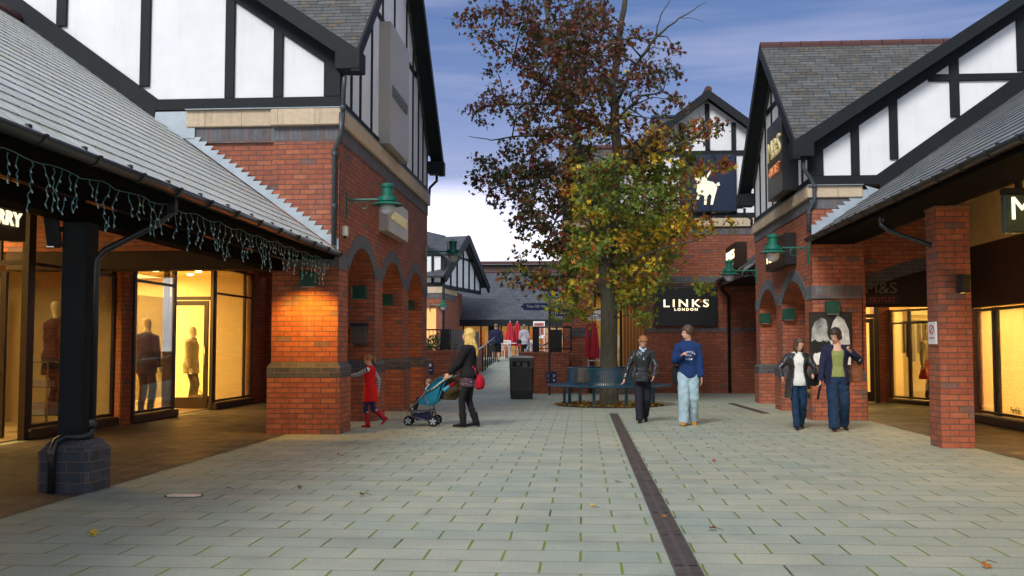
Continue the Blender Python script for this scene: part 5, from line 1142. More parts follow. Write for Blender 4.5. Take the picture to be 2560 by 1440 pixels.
limb([T(1460, 450, .4), T(1400, 520, .6), T(1370, 590, .8), T(1340, 640, .9)], .04, .008, .04)
limb([T(1540, 300, -.2), T(1600, 240, .2), T(1660, 230, .4), T(1700, 250, .5)], .04, .006, .04)
limb([T(1525, 800, 0), T(1570, 760, -.7), T(1600, 760, -.9)], .03, .008, .02)
CL = [(1170, 60, 32), (1200, 95, 35), (1195, 25, 30), (1260, 30, 50), (1320, 55, 62), (1250, 110, 30), (1390, 60, 78), (1460, 60, 80), (1390, 150, 85), (1300, 150, 45), (1450, 170, 85), (1240, 170, 26), (1500, 230, 70), (1540, 110, 45), (1590, 95, 32), (1640, 120, 26),
      (1600, 160, 30), (1240, 250, 45), (1300, 265, 55), (1180, 265, 28), (1200, 300, 22), (1380, 260, 85), (1450, 320, 75), (1520, 320, 60), (1580, 230, 48), (1640, 200, 42), (1680, 170, 34), (1690, 125, 18), (1690, 250, 30), (1660, 290, 20), (1590, 320, 34), (1700, 268, 18),
      (1340, 360, 50), (1270, 375, 32), (1200, 400, 20), (1190, 440, 30), (1250, 445, 48), (1320, 440, 62), (1310, 500, 48), (1250, 500, 26), (1380, 430, 55), (1385, 510, 60), (1345, 570, 50), (1395, 600, 45), (1310, 560, 30), (1300, 640, 16), (1355, 620, 24), (1280, 470, 30),
      (1440, 400, 50), (1460, 480, 66), (1520, 430, 60), (1590, 390, 50), (1640, 350, 46), (1700, 350, 44), (1755, 330, 40), (1792, 318, 22), (1790, 400, 36), (1730, 415, 34), (1690, 430, 62), (1620, 450, 70), (1560, 500, 70), (1650, 530, 66), (1480, 570, 70), (1695, 510, 44), (1735, 570, 30),
      (1700, 580, 50), (1640, 600, 70), (1570, 600, 64), (1500, 640, 66), (1430, 650, 62), (1380, 700, 52), (1320, 700, 34), (1265, 692, 14), (1440, 740, 55), (1590, 690, 62), (1650, 680, 46), (1750, 720, 26), (1600, 760, 46), (1560, 740, 36), (1400, 770, 36), (1460, 790, 24), (1610, 800, 20),
      (1780, 562, 20), (1830, 560, 14), (1600, 545, 50), (1540, 560, 50), (1500, 500, 60), (1350, 100, 50), (1500, 30, 60), (1430, 110, 70), (1500, 140, 60), (1370, 190, 70), (1440, 240, 70)]
def leafm(name, c, tr=.35):
    m = NT(name, .55, c, .35); v = m.coord('Object'); m.col(m.mix(m.noise(v, 4, 4), tuple(x * .6 for x in c), tuple(min(1, x * 1.45) for x in c)))
    t = m.n('BsdfTranslucent'); t.inputs[0].default_value = (*[min(1, x * 1.3) for x in c], 1); x = m.n('MixShader'); x.inputs[0].default_value = tr
    m.l(m.b.outputs[0], x.inputs[1]); m.l(t.outputs[0], x.inputs[2]); m.l(x.outputs[0], m.out.inputs[0]); return m.mat
LM = [leafm('leaf_maroon', (.11, .026, .02)), leafm('leaf_dark_green', (.045, .055, .016)), leafm('leaf_brown', (.15, .055, .018)), leafm('leaf_green', (.15, .20, .03)), leafm('leaf_olive', (.30, .29, .03)), leafm('leaf_yellow', (.62, .43, .03)), leafm('leaf_orange', (.42, .16, .025)), leafm('leaf_red', (.34, .045, .02))]
LEAF = []
for k in range(5):
    a = R(-90 + (k - 2) * 48 + 180); LEAF.append(((1, .95, .85)[abs(k - 2)], a))
def leaf_shape():
    pts = [(.0, -.55), (.06, -.18)]
    for ang, L in ((-115, .55), (-60, .85), (0, 1.0), (60, .85), (115, .55)):
        a = R(ang); 
        pts.append((math.sin(a) * L * .8, math.cos(a) * L * .8))
        if ang < 115: b = a + R(28 if abs(ang) > 60 or ang == 60 else 30); pts.append((math.sin(b) * .38, math.cos(b) * .38))
    pts.append((-.06, -.18)) if False else None
    return pts
LS = leaf_shape()
def add_leaf(m, p, s, mi, nrm=None):
    n = nrm or Vector((rt_.gauss(0, 1), rt_.gauss(0, 1), rt_.gauss(0, .8) + .6)).normalized(); a = n.orthogonal().normalized(); a = Matrix.Rotation(rt_.uniform(0, 6.28), 3, n) @ a; b = n.cross(a)
    m.mi = mi; m.add([p + a * u * s + b * v * s + n * (abs(u) * s * .25) for u, v in LS], [list(range(len(LS)))])
crown = MB()
for (px, py, r_) in CL:
    s_ = BY / FPX; rad = r_ * s_
    # depth: outer clusters near the trunk's plane, inner ones spread to front and back
    spread = max(.4, 2.6 * (1 - abs(px - 1480) / 380)); dys = [rt_.uniform(-spread, spread)] if r_ < 40 else [rt_.uniform(-spread, -spread * .2), rt_.uniform(spread * .1, spread)]
    for dy in dys:
        c = at(px, py, Y=BY + dy); best = None
        for Q, rr_ in segs:
            for i in range(0, len(Q)):
                dd = (Q[i] - c).length + .25 * abs(Q[i].z - c.z)
                if Q[i].z < c.z + .6 and (best is None or dd < best[0]): best = (dd, Q[i], rr_[i])
        if best and best[0] > .25:
            p0 = best[1]; mid_ = p0.lerp(c, .5) + Vector((0, 0, .12 * best[0])); trunk.tube([p0, mid_, c], [min(best[2], .028), .013, .006], 5)
        for _ in range(6 if r_ > 30 else 4):
            v = Vector((rt_.gauss(0, .6), rt_.gauss(0, .6), rt_.gauss(0, .55))) * rad; trunk.tube([c, c + v * .5 + Vector((0, 0, .04)), c + v], [.007, .005, .003], 4)
        low = (py - 330) / 120.
        n = int((r_ / 60) ** 2 * ((300 if len(dys) == 2 else 430) * (.44 if py < 345 else .72)) + 10); sub = []
        for _ in range(max(4, int(r_ / 5))):
            v = Vector((rt_.gauss(0, 1), rt_.gauss(0, 1), rt_.gauss(0, 1))).normalized() * rad * rt_.random() ** .45; sub.append(c + v)
        for _ in range(n):
            q_ = rt_.choice(sub) + Vector((rt_.gauss(0, .11), rt_.gauss(0, .11), rt_.gauss(0, .09)))
            u = noise.noise(q_ * .9) ; w_ = rt_.random(); rightness = (px - 1420) / 300
            py_, py = py, py + rt_.gauss(0, 60)
            if py < 345 or px < 1400: mi = (0 if w_ < .35 else 2 if w_ < .62 else 1) if py < 345 else (1 if w_ < .6 else 0 if w_ < .75 else 2) if py < 660 else (3 if w_ < .3 else 4 if w_ < .55 else 2 if w_ < .7 else 6 if w_ < .9 else 7)
            elif px > 1730 and py < 470: mi = 7 if w_ < .3 else 6 if w_ < .6 else 2 if w_ < .8 else 4
            else:
                k = u - .06 + .25 * rightness + .2 * (w_ - .5)
                mi = 3 if k < .03 else 4 if k < .22 else 5 if k < .5 else 6
                if w_ < .2: mi = 3
                if w_ > .95: mi = 6
                if w_ > .985: mi = 7
                if py < 420 and w_ < .35: mi = 2
            py = py_
            add_leaf(crown, q_, rt_.uniform(.07, .125), mi)
trunk.build('trunk', barkmat(), TR, smooth=True, uv=False)
crown.build('crown', LM, TR, uv=False)
# leaf litter round the foot
m = MB(); 
for _ in range(1500):
    a, r_ = rt_.uniform(0, 6.28), 1.3 * rt_.random() ** .5; 
    if r_ < .25: continue
    n = Vector((rt_.gauss(0, .35), rt_.gauss(0, .35), 1)).normalized(); add_leaf(m, Vector((BX + r_ * math.cos(a), BY + r_ * math.sin(a), rt_.uniform(.012, .05))), rt_.uniform(.035, .06), rt_.choice((2, 2, 2, 6, 5, 4)), n)
tag(m.build('leaf_litter', LM, uv=False), kind='stuff')
m = MB(); m.lathe([(1.32, .001), (1.32, .007), (1.25, .012), (.001, .012)], (BX, BY, 0), 40); tag(m.build('soil', plain('soil', (.03, .022, .014), .95, nscale=9, bump=.02)), kind='structure')
# single leaves on the paving
FL = [(230, 1340, 5, .075, 'brown curled leaf lying on the paving at the lower left'), (565, 1227, 6, .06, 'pale yellow leaf on the paving beside the octagonal cover'), (906, 1241, 2, .055, 'small brown leaf on the paving below the nearest left pier'), (747, 1224, 2, .04, 'tiny brown leaf right of the pale yellow leaf'),
      (1768, 1124, 5, .07, 'bright yellow and red leaf on the paving below the boy in the hoodie'), (1784, 1156, 7, .05, 'dark red leaf just below the bright yellow leaf'), (1931, 1114, 5, .045, 'pale leaf on the paving below the two women'), (1782, 1327, 2, .06, 'crumpled brown leaf on the paving right of the drain'),
      (1663, 1298, 6, .05, 'tan leaf lying on the edge of the drain grating'), (1480, 1269, 5, .045, 'yellow leaf in a mossy joint left of the drain'), (1541, 1208, 2, .05, 'brown leaf close to the left side of the drain'), (2466, 1420, 6, .07, 'crumpled orange-brown leaf at the lower right'),
      (1720, 1255, 1, .035, 'dark twig-like leaf right of the drain'), (1786, 1019, 6, .05, 'small orange leaf on the paving beyond the boy'), (845, 1140, 6, .035, 'tiny orange leaf in front of the nearest left pier'), (575, 1115, 6, .035, 'small leaf on the brown walkway paving')]
for px, py, mi, s_, lab in FL:
    p = G(px, py); o = thing('fallen_leaf', lab, 'leaf', (p.x, p.y, .004), group='single leaves on the paving')
    m = MB(); n = Vector((rt_.gauss(0, .3), -.35 + rt_.gauss(0, .2), 1)).normalized(); add_leaf(m, p + Vector((0, 0, .03)), s_, 0, n); c = Vector(m.v[0]); 
    for i, v in enumerate(m.v): v = Vector(v); k = (v - p).length; m.v[i] = (v.x, v.y, max(.006, v.z + .5 * k * k / s_ * .2 - .012))
    m.build('blade', LM[mi], o, uv=False); st = MB(); st.tube([c, c + Vector((.03, .0, -.005)), c + Vector((.06, -.01, -.015))], .0022, 4); st.build('stalk', LM[2], o)
# ================================================================ PEOPLE
V3 = lambda *a: Vector(a)
def ik(a, b, l1, l2, pole):
    a, b, pole = Vector(a), Vector(b), Vector(pole); d = b - a; L = d.length
    if L > (l1 + l2) * .998: b = a + d * ((l1 + l2) * .998 / L); d = b - a; L = d.length
    x = (L * L + l1 * l1 - l2 * l2) / (2 * L); h = math.sqrt(max(0, l1 * l1 - x * x)); u = d / L; n = (pole - u * pole.dot(u)).normalized()
    return a + u * x + n * h, b
def ell(c, rx, ry, n=20, ax=None, ay=None, p=2.0):
    ax = ax or V3(1, 0, 0); ay = ay or V3(0, 1, 0); out = []
    for k in range(n):
        a = 2 * math.pi * k / n; ca, sa_ = math.cos(a), math.sin(a); e = 2 / p
        out.append(c + ax * rx * math.copysign(abs(ca) ** e, ca) + ay * ry * math.copysign(abs(sa_) ** e, sa_))
    return out
TORSO = [(.465, .070, .058, .004), (.50, .090, .068, .006), (.53, .094, .070, .006), (.58, .084, .060, .0), (.63, .075, .053, -.002), (.68, .081, .057, -.004), (.73, .092, .063, -.004), (.775, .100, .060, 0), (.805, .101, .050, .004), (.825, .075, .042, .006)]
class Person:
    def __init__(s, label, loc, th, H, group=None, lean=(0, 0), ank=None, wr=None, toes=None, head=(0, 0, 0), fem=1.0, knee=None, elbow=None, wide=1.0, grip=(.6, .6), shrug=0, cat='person'):
        s.H = H; s.o = thing('person' if cat == 'person' else cat, label, cat, loc, R(th), group); s.fem = fem; s.wide = wide; s.grip = grip
        lx, ly = lean; s.sh = lambda z: V3(lx * max(0, z - .5) / .33, ly * max(0, z - .5) / .33, 0)
        ank = ank or {}; wr = wr or {}; toes = toes or {}; knee = knee or {}; elbow = elbow or {}
        s.J = {}
        for n_, sg in (('L', 1), ('R', -1)):
            hip = V3(.048 * sg * wide, .004, .515); a = V3(*ank.get(n_, (.055 * sg, 0, .045))); k, a = ik(hip, a, .245, .235, knee.get(n_, (0.05 * sg, -1, 0)))
            sh_ = V3((.098 if fem < 1 else .104) * sg * wide, .006, .795) + s.sh(.8); w = V3(*wr.get(n_, (.145 * sg, -.03, .475))); e, w = ik(sh_, w, .168, .150, elbow.get(n_, (.35 * sg, 1, -.2)))
            s.J[n_] = dict(hip=hip, knee=k, ank=a, sh=sh_, el=e, wr=w, toe=V3(*toes.get(n_, (0.15 * sg, -1, 0))).normalized())
        yaw, pitch, roll = head; s.hc = V3(0, -.006, .87) + s.sh(.87) + V3(0, 0, 0)
        s.HR = Matrix.Rotation(R(yaw), 3, 'Z') @ Matrix.Rotation(R(pitch), 3, 'X') @ Matrix.Rotation(R(roll), 3, 'Y')
    def hp(s, x, y, z): return s.hc + s.HR @ V3(x, y, z)
    def fin(s, m, name, mat, remesh=0, fold=0, smooth=True, parent=None):
        for i, v in enumerate(m.v): m.v[i] = tuple(Vector(v) * s.H)
        return m.build(name, mat, parent or s.o, local=True, remesh=remesh, fold=fold, smooth=smooth, uv=False)
    def body(s, mat, headmat=None, feet=True, face=True):
        m = MB(); w = s.wide
        m.rings([ell(V3(0, yc, z) + s.sh(z), hw * w * (s.fem if z > .6 else 1), hd * w) for z, hw, hd, yc in TORSO] + [ell(V3(0, .004, .842) + s.sh(.842), .036, .034), ell(V3(0, 0, .872) + s.sh(.872), .030, .031), ell(s.hp(0, .004, .02), .028, .030)])
        for n_, sg in (('L', 1), ('R', -1)):
            j = s.J[n_]
            m.tube([j['hip'] + V3(0, 0, .01), j['hip'].lerp(j['knee'], .4), j['knee'], j['knee'].lerp(j['ank'], .35), j['ank']], [.052, .046, .031, .033, .020], 12)
            if feet: m.tube([j['ank'] + V3(0, .006, .0), j['ank'] + j['toe'] * .04 + V3(0, 0, -.022), j['ank'] + j['toe'] * .095 + V3(0, 0, -.032)], [.021, .021, .014], 8)
            m.tube([j['sh'] + V3(-.02 * sg, 0, .0), j['sh'], j['sh'].lerp(j['el'], .5), j['el'], j['el'].lerp(j['wr'], .3), j['wr']], [.028, .029, .026, .020, .021, .0135], 10)
            # hand: palm, four fingers, thumb
            d = (j['wr'] - j['el']).normalized(); side = d.cross(V3(0, 1, 0) if abs(d.y) < .8 else V3(0, 0, 1)).normalized(); pal = side.cross(d).normalized(); g_ = s.grip[0 if n_ == 'L' else 1]
            side, pal = pal, side * sg * -1
            wv = j['wr']; m.rings([ell(wv - d * .01, .013, .010, 8, side, pal), ell(wv + d * .02, .020, .010, 8, side, pal), ell(wv + d * .045, .022, .009, 8, side, pal), ell(wv + d * .052, .019, .007, 8, side, pal)])
            for f in range(4):
                b = wv + d * .046 + side * (-.0165 + f * .011); L = (.038, .044, .042, .033)[f]; p = [b]; dd = d.copy()
                for q_ in range(3): dd = Matrix.Rotation(g_ * (.55 + .1 * f), 3, side) @ dd; p.append(p[-1] + dd * L * (.42, .32, .26)[q_])
                m.tube(p, [.0062, .0058, .005, .0035], 7)
            b = wv + d * .014 - side * .016; td = (d * .75 - side * .6 + pal * .25).normalized(); m.tube([b, b + td * .022, b + (td + d * .4).normalized() * .042], [.0075, .0065, .0045], 7)
        # head
        HD = [(-.002, .016, .017, -.024), (.006, .026, .030, -.018), (.022, .034, .040, -.010), (.045, .040, .047, -.004), (.068, .043, .051, .0), (.09, .0435, .052, .004), (.108, .038, .046, .006), (.122, .024, .030, .006), (.128, .008, .010, .006)]
        m.rings([ell(s.hp(0, yc, z), hw, hd, 20, s.HR @ V3(1, 0, 0), s.HR @ V3(0, 1, 0)) for z, hw, hd, yc in HD])
        if face:
            m.tube([s.hp(0, -.046, .066), s.hp(0, -.058, .048), s.hp(0, -.060, .041), s.hp(0, -.046, .037)], [.005, .007, .0085, .006], 8)
            m.tube([s.hp(-.012, -.046, .024), s.hp(0, -.051, .024), s.hp(.012, -.046, .024)], [.003, .0055, .003], 6); m.tube([s.hp(-.03, -.040, .073), s.hp(-.012, -.048, .074)], .005, 6); m.tube([s.hp(.03, -.040, .073), s.hp(.012, -.048, .074)], .005, 6)
            for sg in (-1, 1): m.rings([ell(s.hp(.042 * sg, .004, z), .006, .009 * k, 8, s.HR @ V3(1, 0, 0), s.HR @ V3(0, 1, 0)) for z, k in ((.038, .4), (.048, .9), (.060, 1.1), (.068, .7))])
        b = s.fin(m, 'body', mat, remesh=.0062 * s.H / 1.0)
        if face:
            for sg in (-1, 1): e = MB(); e.ball(s.hp(.017 * sg, -.0435, .062), .0062, .004, .0042, 8); s.fin(e, 'eye', F['black'])
            e = MB(); e.tube([s.hp(-.012, -.0475, .0225), s.hp(0, -.0525, .0225), s.hp(.012, -.0475, .0225)], .0028, 6); s.fin(e, 'mouth', LIPS)
        return s
    def top(s, mat, hem=.46, g=.014, sleeve=1.0, sr=(.036, .032, .025), flare=1.0, remesh=.009, fold=.028, neck=True, smat=None, name='jacket', hood=False, stripes=None, zmax=.83):
        m = MB(); w = s.wide; rings = []; zs = [hem] + [z for z, *_ in TORSO if z > hem + .015 and z < zmax]
        for z in zs:
            t = TORSO
            for i in range(len(t) - 1):
                if t[i][0] <= max(z, t[0][0]) <= t[i + 1][0]: k = (max(z, t[0][0]) - t[i][0]) / (t[i + 1][0] - t[i][0]); hw, hd, yc = [t[i][q_] + (t[i + 1][q_] - t[i][q_]) * k for q_ in (1, 2, 3)]; break
            fl = 1 + (flare - 1) * max(0, (.60 - z) / .2); hw = max(hw, .088 if z < .53 else 0)
            rings.append(ell(V3(0, yc, z) + s.sh(z), (hw * w * (s.fem if z > .6 else 1) + g) * fl, (hd * w + g) * fl, 24, p=2.2))
        if neck and zmax > .8: rings.append(ell(V3(0, .006, .842) + s.sh(.84), .046, .044, 24)); rings.append(ell(V3(0, .004, .853) + s.sh(.85), .040, .039, 24))
        m.rings(rings)
        st = MB()
        for n_, sg in (('L', 1), ('R', -1)):
            j = s.J[n_]; e2 = j['el'].lerp(j['wr'], sleeve); P_ = [j['sh'] + V3(-.03 * sg, 0, -.004), j['sh'] + V3(0, 0, .0), j['sh'].lerp(j['el'], .5), j['el'], j['el'].lerp(e2, .5), e2]; Rr = [sr[0] + .002, sr[0] + .002, (sr[0] + sr[1]) / 2, sr[1], (sr[1] + sr[2]) / 2, sr[2]]
            if not stripes: m.tube(P_, Rr, 14)
            else:
                Q = []; RR = []; n = 7
                for i in range(len(P_) - 1):
                    for k in range(n): Q.append(P_[i].lerp(P_[i + 1], k / n)); RR.append(Rr[i] + (Rr[i + 1] - Rr[i]) * k / n)
                Q.append(P_[-1]); RR.append(Rr[-1]); o_ = len(st.f); st.tube(Q, RR, 12)
                for f in range(o_, len(st.f)): st.m[f] = ((f - o_) // 12) % 2
        if hood: m.tube([V3(-.05, .01, .835), V3(-.045, .05, .845), V3(0, .065, .85), V3(.045, .05, .845), V3(.05, .01, .835), V3(.03, -.035, .82), V3(0, -.045, .81), V3(-.03, -.035, .82), V3(-.05, .01, .835)], .018, 10)
        o = s.fin(m, name, mat, remesh=remesh * s.H, fold=fold)
        if stripes: s.fin(st, 'sleeves', stripes)
        return o
    def coat(s, mat, hem=.3, gap=28, g=.022, sr=(.040, .036, .028), flare=1.25, name='coat'):
        m = MB(); n = 30; rings = []; w = s.wide
        zs = [hem, hem + (.465 - hem) * .5] + [z for z, *_ in TORSO if z > hem + .02]
        for z in zs:
            t = TORSO; zz = max(z, t[1][0])
            for i in range(len(t) - 1):
                if t[i][0] <= zz <= t[i + 1][0]: k = (zz - t[i][0]) / (t[i + 1][0] - t[i][0]); hw, hd, yc = [t[i][q_] + (t[i + 1][q_] - t[i][q_]) * k for q_ in (1, 2, 3)]; break
            fl = 1 + (flare - 1) * max(0, (.66 - z) / .36); c = V3(0, yc, z) + s.sh(z); gp_ = gap * (1 + .25 * max(0, .7 - z) / .4) if z < .8 else gap * .7
            rings.append([c + V3((hw * w + g) * fl * math.cos(a), (hd * w + g) * fl * math.sin(a), 0) for a in [R(-90 + gp_ + (360 - 2 * gp_) * k / n) for k in range(n + 1)]])
        for i in range(len(rings) - 1):
            for k in range(n): m.add([rings[i][k], rings[i][k + 1], rings[i + 1][k + 1], rings[i + 1][k]], [(0, 1, 2, 3)])
        # thickness by a second, inner skin
        base = list(m.v); o_ = len(m.f); c0 = V3(0, 0, 0)
        for i in range(o_):
            q_ = [Vector(base[j]) for j in m.f[i]]; m.add([V3(v.x * .90, v.y * .90, v.z) for v in q_][::-1], [(0, 1, 2, 3)])
        for r_ in (0, n): # front edges and lapels
            m.tube([rings[i][r_] for i in range(len(rings))], .010, 6)
        m.tube([rings[-1][k] for k in range(0, n + 1, 2)], .014, 6)
        for n_, sg in (('L', 1), ('R', -1)):
            j = s.J[n_]; m.tube([j['sh'] + V3(-.035 * sg, 0, -.006), j['sh'] + V3(.0, 0, .002), j['sh'].lerp(j['el'], .5), j['el'], j['el'].lerp(j['wr'], .5), j['wr']], [sr[0] + .004, sr[0] + .002, (sr[0] + sr[1]) / 2, sr[1], (sr[1] + sr[2]) / 2, sr[2]], 14)
        return s.fin(m, name, mat, remesh=.0075 * s.H, fold=.024)
    def trousers(s, mat, r=(.060, .046, .036), waist=.585, end=1.0, g=.008, fold=.026, name='trousers', cuffz=0):
        m = MB(); w = s.wide
        m.rings([ell(V3(0, yc, z) + s.sh(z), hw * w + g, hd * w + g, 20) for z, hw, hd, yc in TORSO if z < waist])
        for n_ in 'LR':
            j = s.J[n_]; e = j['knee'].lerp(j['ank'], end) + V3(0, 0, -.02 * (end == 1)); m.tube([j['hip'] + V3(0, 0, .015), j['hip'].lerp(j['knee'], .5), j['knee'], j['knee'].lerp(e, .5), e], [r[0], (r[0] * .55 + r[1] * .45), r[1], (r[1] + r[2]) / 2, r[2]], 14)
        return s.fin(m, name, mat, remesh=.009 * s.H, fold=fold)
    def skirt(s, mat, z0, z1, w0, w1, name='dress', d=.75, fold=.02):
        m = MB(); m.rings([ell(V3(0, .004, z) + s.sh(z), w, w * d, 24) for z, w in ((z1, w1), ((z0 + z1) / 2, (w0 + w1) / 2), (z0, w0))]); return s.fin(m, name, mat, remesh=.009 * s.H, fold=fold)
    def shoes(s, mat, name='shoe', boot=0, L=.10, w=.022, heel=0):
        for n_ in 'LR':
            j = s.J[n_]; t = j['toe']; sd_ = t.cross(V3(0, 0, 1)).normalized(); up = sd_.cross(t).normalized(); a = j['ank']; m = MB(); prof = [(-.034, .018, .020, .018), (-.024, .024, .030, .026), (.0, .026, .032, .030), (.03, .027, .024, .022), (.06, .029, .018, .016), (L - .01, .026, .014, .012), (L, .014, .009, .008)]
            m.rings([[a + t * u + sd_ * ww * (w / .022) * .85 * math.cos(q_) + up * (-.042 + h + h2 * math.sin(q_)) for q_ in [2 * math.pi * k / 12 for k in range(12)]] for u, ww, h, h2 in prof])
            if boot: m.tube([a + V3(0, 0, -.01), a.lerp(j['knee'], boot * .5), a.lerp(j['knee'], boot)], [.032, .037, .043], 12)
            if heel: m.tube([a - t * .02 + up * -.02, a - t * .02 + up * -.043], [.014, .010], 8)
            s.fin(m, name, mat, remesh=.006 * s.H)
    def hair(s, mat, back=.0, side=100, backang=125, fringe=58, parting=0, r=.0095, n=30, vol=1.0, seed=1, name='hair', frontgap=0):
        rn_ = random.Random(seed); m = MB(); n2 = n
        for k in range(n2 * 2):
            az = 2 * math.pi * k / (n2 * 2) + rn_.uniform(-.05, .05); fr = abs(math.atan2(math.sin(az), math.cos(az)))    # 0 = front
            if fr < R(frontgap): end = fringe * .55
            elif fr < R(55): end = fringe
            elif fr < R(95): end = side
            else: end = backang
            end = R(end + rn_.uniform(-4, 4)); pts = []; nn = 7
            for i in range(nn + 1):
                t = end * (i + .3) / (nn + .3); wv_ = 1 + .05 * math.sin(k * 2.4 + i * .9); x = .0455 * vol * wv_ * math.sin(t) * math.sin(az); y = -.0555 * vol * wv_ * math.sin(t) * math.cos(az) + .006; z = .070 + .0575 * vol * math.cos(t); pts.append(s.hp(x, y, z))
            rad = [r * (.9 + .25 * rn_.random())] * len(pts)
            if back and fr > R(58):
                L = back * rn_.uniform(.85, 1.05); p = pts[-1]; dr = (V3(p.x, p.y, 0) - V3(s.hc.x, s.hc.y, 0)).normalized()
                for i in range(1, 6): pts.append(p + V3(dr.x * .012 * math.sin(i * .9), dr.y * (.014 if fr > R(100) else .004) * min(i, 3), 0) * 1 + V3(rn_.uniform(-.004, .004), rn_.uniform(-.004, .004), -L * i / 5)); rad.append(r * (1.05 - .13 * i))
            m.tube(pts, rad, 7)
        m.ball(s.hp(0, .012, .076), .042, .049, .053, 12)
        return s.fin(m, name, mat, remesh=.0062 * s.H)
    def bag(s, c, size, mat, strap=None, name='bag', flap=True, rot=0):
        """a bag carried by the person: a thing of its own"""
        return None
LIPS = fabric('lips', (.42, .16, .13), .05, .5)
def carried(name, label, cat, P_, local_c, size, mat, strap_pts=None, ang=0, kind='box', strapmat=None):
    """something a person holds or wears on the shoulder; placed in that person's own axes, top-level"""
    o = thing(name, label, cat, P_.o.location, P_.o.rotation_euler.z); c = Vector(local_c) * P_.H; w, d, h = size; m = MB()
    if kind == 'box': m.rings([ell(c + V3(0, 0, z * h), w / 2 * k, d / 2 * k, 20, p=3.5) for z, k in ((-.5, .85), (-.45, 1.0), (0, 1.06), (.4, .95), (.5, .8))])
    elif kind == 'sack': m.rings([ell(c + V3(0, 0, z * h), w / 2 * k, d / 2 * k, 20, p=2.6) for z, k in ((-.5, .45), (-.42, .85), (-.2, 1.05), (.1, .95), (.4, .6), (.5, .45))])
    if ang:
        Mx = Matrix.Rotation(R(ang), 4, 'Y')
        for i, v in enumerate(m.v): m.v[i] = tuple(c + (Mx @ (Vector(v) - c)))
    b = m.build('bag_body', mat, o, local=True, smooth=False, uv=False, remesh=.012, fold=.02)
    if strap_pts: m = MB(); m.tube([Vector(p) * P_.H for p in strap_pts], .009, 6); m.build('strap', strapmat or mat, o, local=True, smooth=True, uv=False)
    return o
skin = F['skin']
# --- girl in red at the first pier
p = at(925, 1069, Z=0)
g_ = Person('young girl in red dress, striped sleeves and red boots, hand on the brick pier', (p.x, p.y, 0), -98, 1.27, ank={'L': (.03, -.02, .045), 'R': (-.04, .20, .13)}, toes={'R': (0, -.75, -.7), 'L': (0, -1, 0)}, wr={'L': (.06, -.30, .70), 'R': (-.15, .06, .50)}, head=(0, 14, 0), lean=(0, -.01), elbow={'L': (.2, .2, -1)}, wide=1.02)
g_.body(skin, feet=False); g_.trousers(F['leg'], r=(.052, .038, .030)); g_.top(F['red'], hem=.55, g=.014, name='dress', stripes=[F['stripe_w'], F['stripe_n']], sr=(.032, .030, .026), fold=.012); g_.skirt(F['red'], .36, .60, .125, .10, name='dress_skirt', d=.8); g_.shoes(F['redboot'], 'boot', boot=.62)
g_.hair(F['ginger'], side=95, backang=110, fringe=62, seed=3)
m = MB(); b_ = [g_.hp(0, .058, .085), g_.hp(0, .085, .075), g_.hp(0, .092, .03), g_.hp(0, .088, -.025)]; m.tube(b_, [.018, .024, .020, .008], 10); g_.fin(m, 'ponytail', F['ginger'], remesh=.008); m = MB(); m.ball(g_.hp(0, .066, .088), .016, .010, .016, 8); g_.fin(m, 'hair_band', F['redbag'])
# --- woman with long blond hair pushing the pushchair
p = G(1172, 1068); wb = Person('woman with long blond hair in black jacket and patterned tunic pushing a pushchair', (p.x, p.y, 0), -94, 1.73, fem=.92, ank={'L': (.04, -.05, .045), 'R': (-.05, .07, .05)}, toes={'L': (0, -1, 0), 'R': (0, -1, -.05)}, wr={'L': (.10, -.20, .52), 'R': (-.08, -.21, .52)}, head=(0, -6, 0), elbow={'L': (.3, 1, -.4), 'R': (-.3, 1, -.4)}, lean=(0, -.006), wide=1.03)
wb.body(skin, feet=False); wb.trousers(F['black'], r=(.052, .037, .031), fold=.008); wb.skirt(F['print'], .41, .60, .118, .10, 'tunic', .82); wb.top(F['black'], hem=.50, g=.022, sr=(.042, .036, .028), name='jacket', flare=1.1); wb.shoes(F['black'], 'boot', boot=.42, L=.11, heel=1)
wb.hair(F['blond'], back=.20, side=105, backang=118, fringe=60, seed=5, vol=1.04, r=.011)
carried('handbag', 'crimson bag hanging from the arm of the blond woman', 'bag', wb, (.10, .13, .46), (.24, .16, .24), F['redbag'], [(.11, .10, .52), (.12, .08, .60), (.10, .05, .62)], 20, 'sack', F['redbag'])
# --- pushchair with toddler
pc = G(1049, 1066); PX, PY = pc.x, pc.y; PC = thing('pushchair', 'teal canvas three-wheel pushchair with chrome frame facing left', 'pushchair', (PX, PY, 0)); s_ = .0071
def pq(px, py, dy=0): return V3((px - 1049) * s_ + PX, PY + .25 + dy, (1064 - py) * s_)
for dy in (-.22, .22):
    m = MB(); m.tube([pq(1139, 935, dy), pq(1115, 945, dy), pq(1082, 970, dy), pq(1062, 980, dy)], .014, 8); m.build('handle_tube', M['steel'], PC, smooth=True)
    m = MB(); m.tube([pq(1064, 978, dy), pq(1040, 1005, dy * .9), pq(1014, 1030, dy * .7)], .016, 8); m.tube([pq(1060, 985, dy), pq(1075, 1020, dy), pq(1083, 1052, dy)], .013, 8); m.tube([pq(1012, 1028, dy * .8), pq(1045, 1030, dy), pq(1075, 1025, dy)], .013, 8); m.tube([pq(1015, 1036, dy * .7), pq(1050, 1046, dy), pq(1082, 1054, dy)], .014, 8); m.build('frame', plain('pram_grey', (.12, .12, .12), .35, .5, .4), PC, smooth=True)
m = MB(); m.tube([pq(1139, 935, -.22), pq(1141, 934, 0), pq(1139, 935, .22)], .017, 8); m.build('handle', M['plastic'], PC, smooth=True)
m = MB(); m.tube([pq(1083, 1052, -.25), pq(1083, 1052, .25)], .012, 8); m.tube([pq(1017, 1050, -.12), pq(1017, 1050, .12)], .012, 8); m.build('axle', M['darkmetal'], PC)
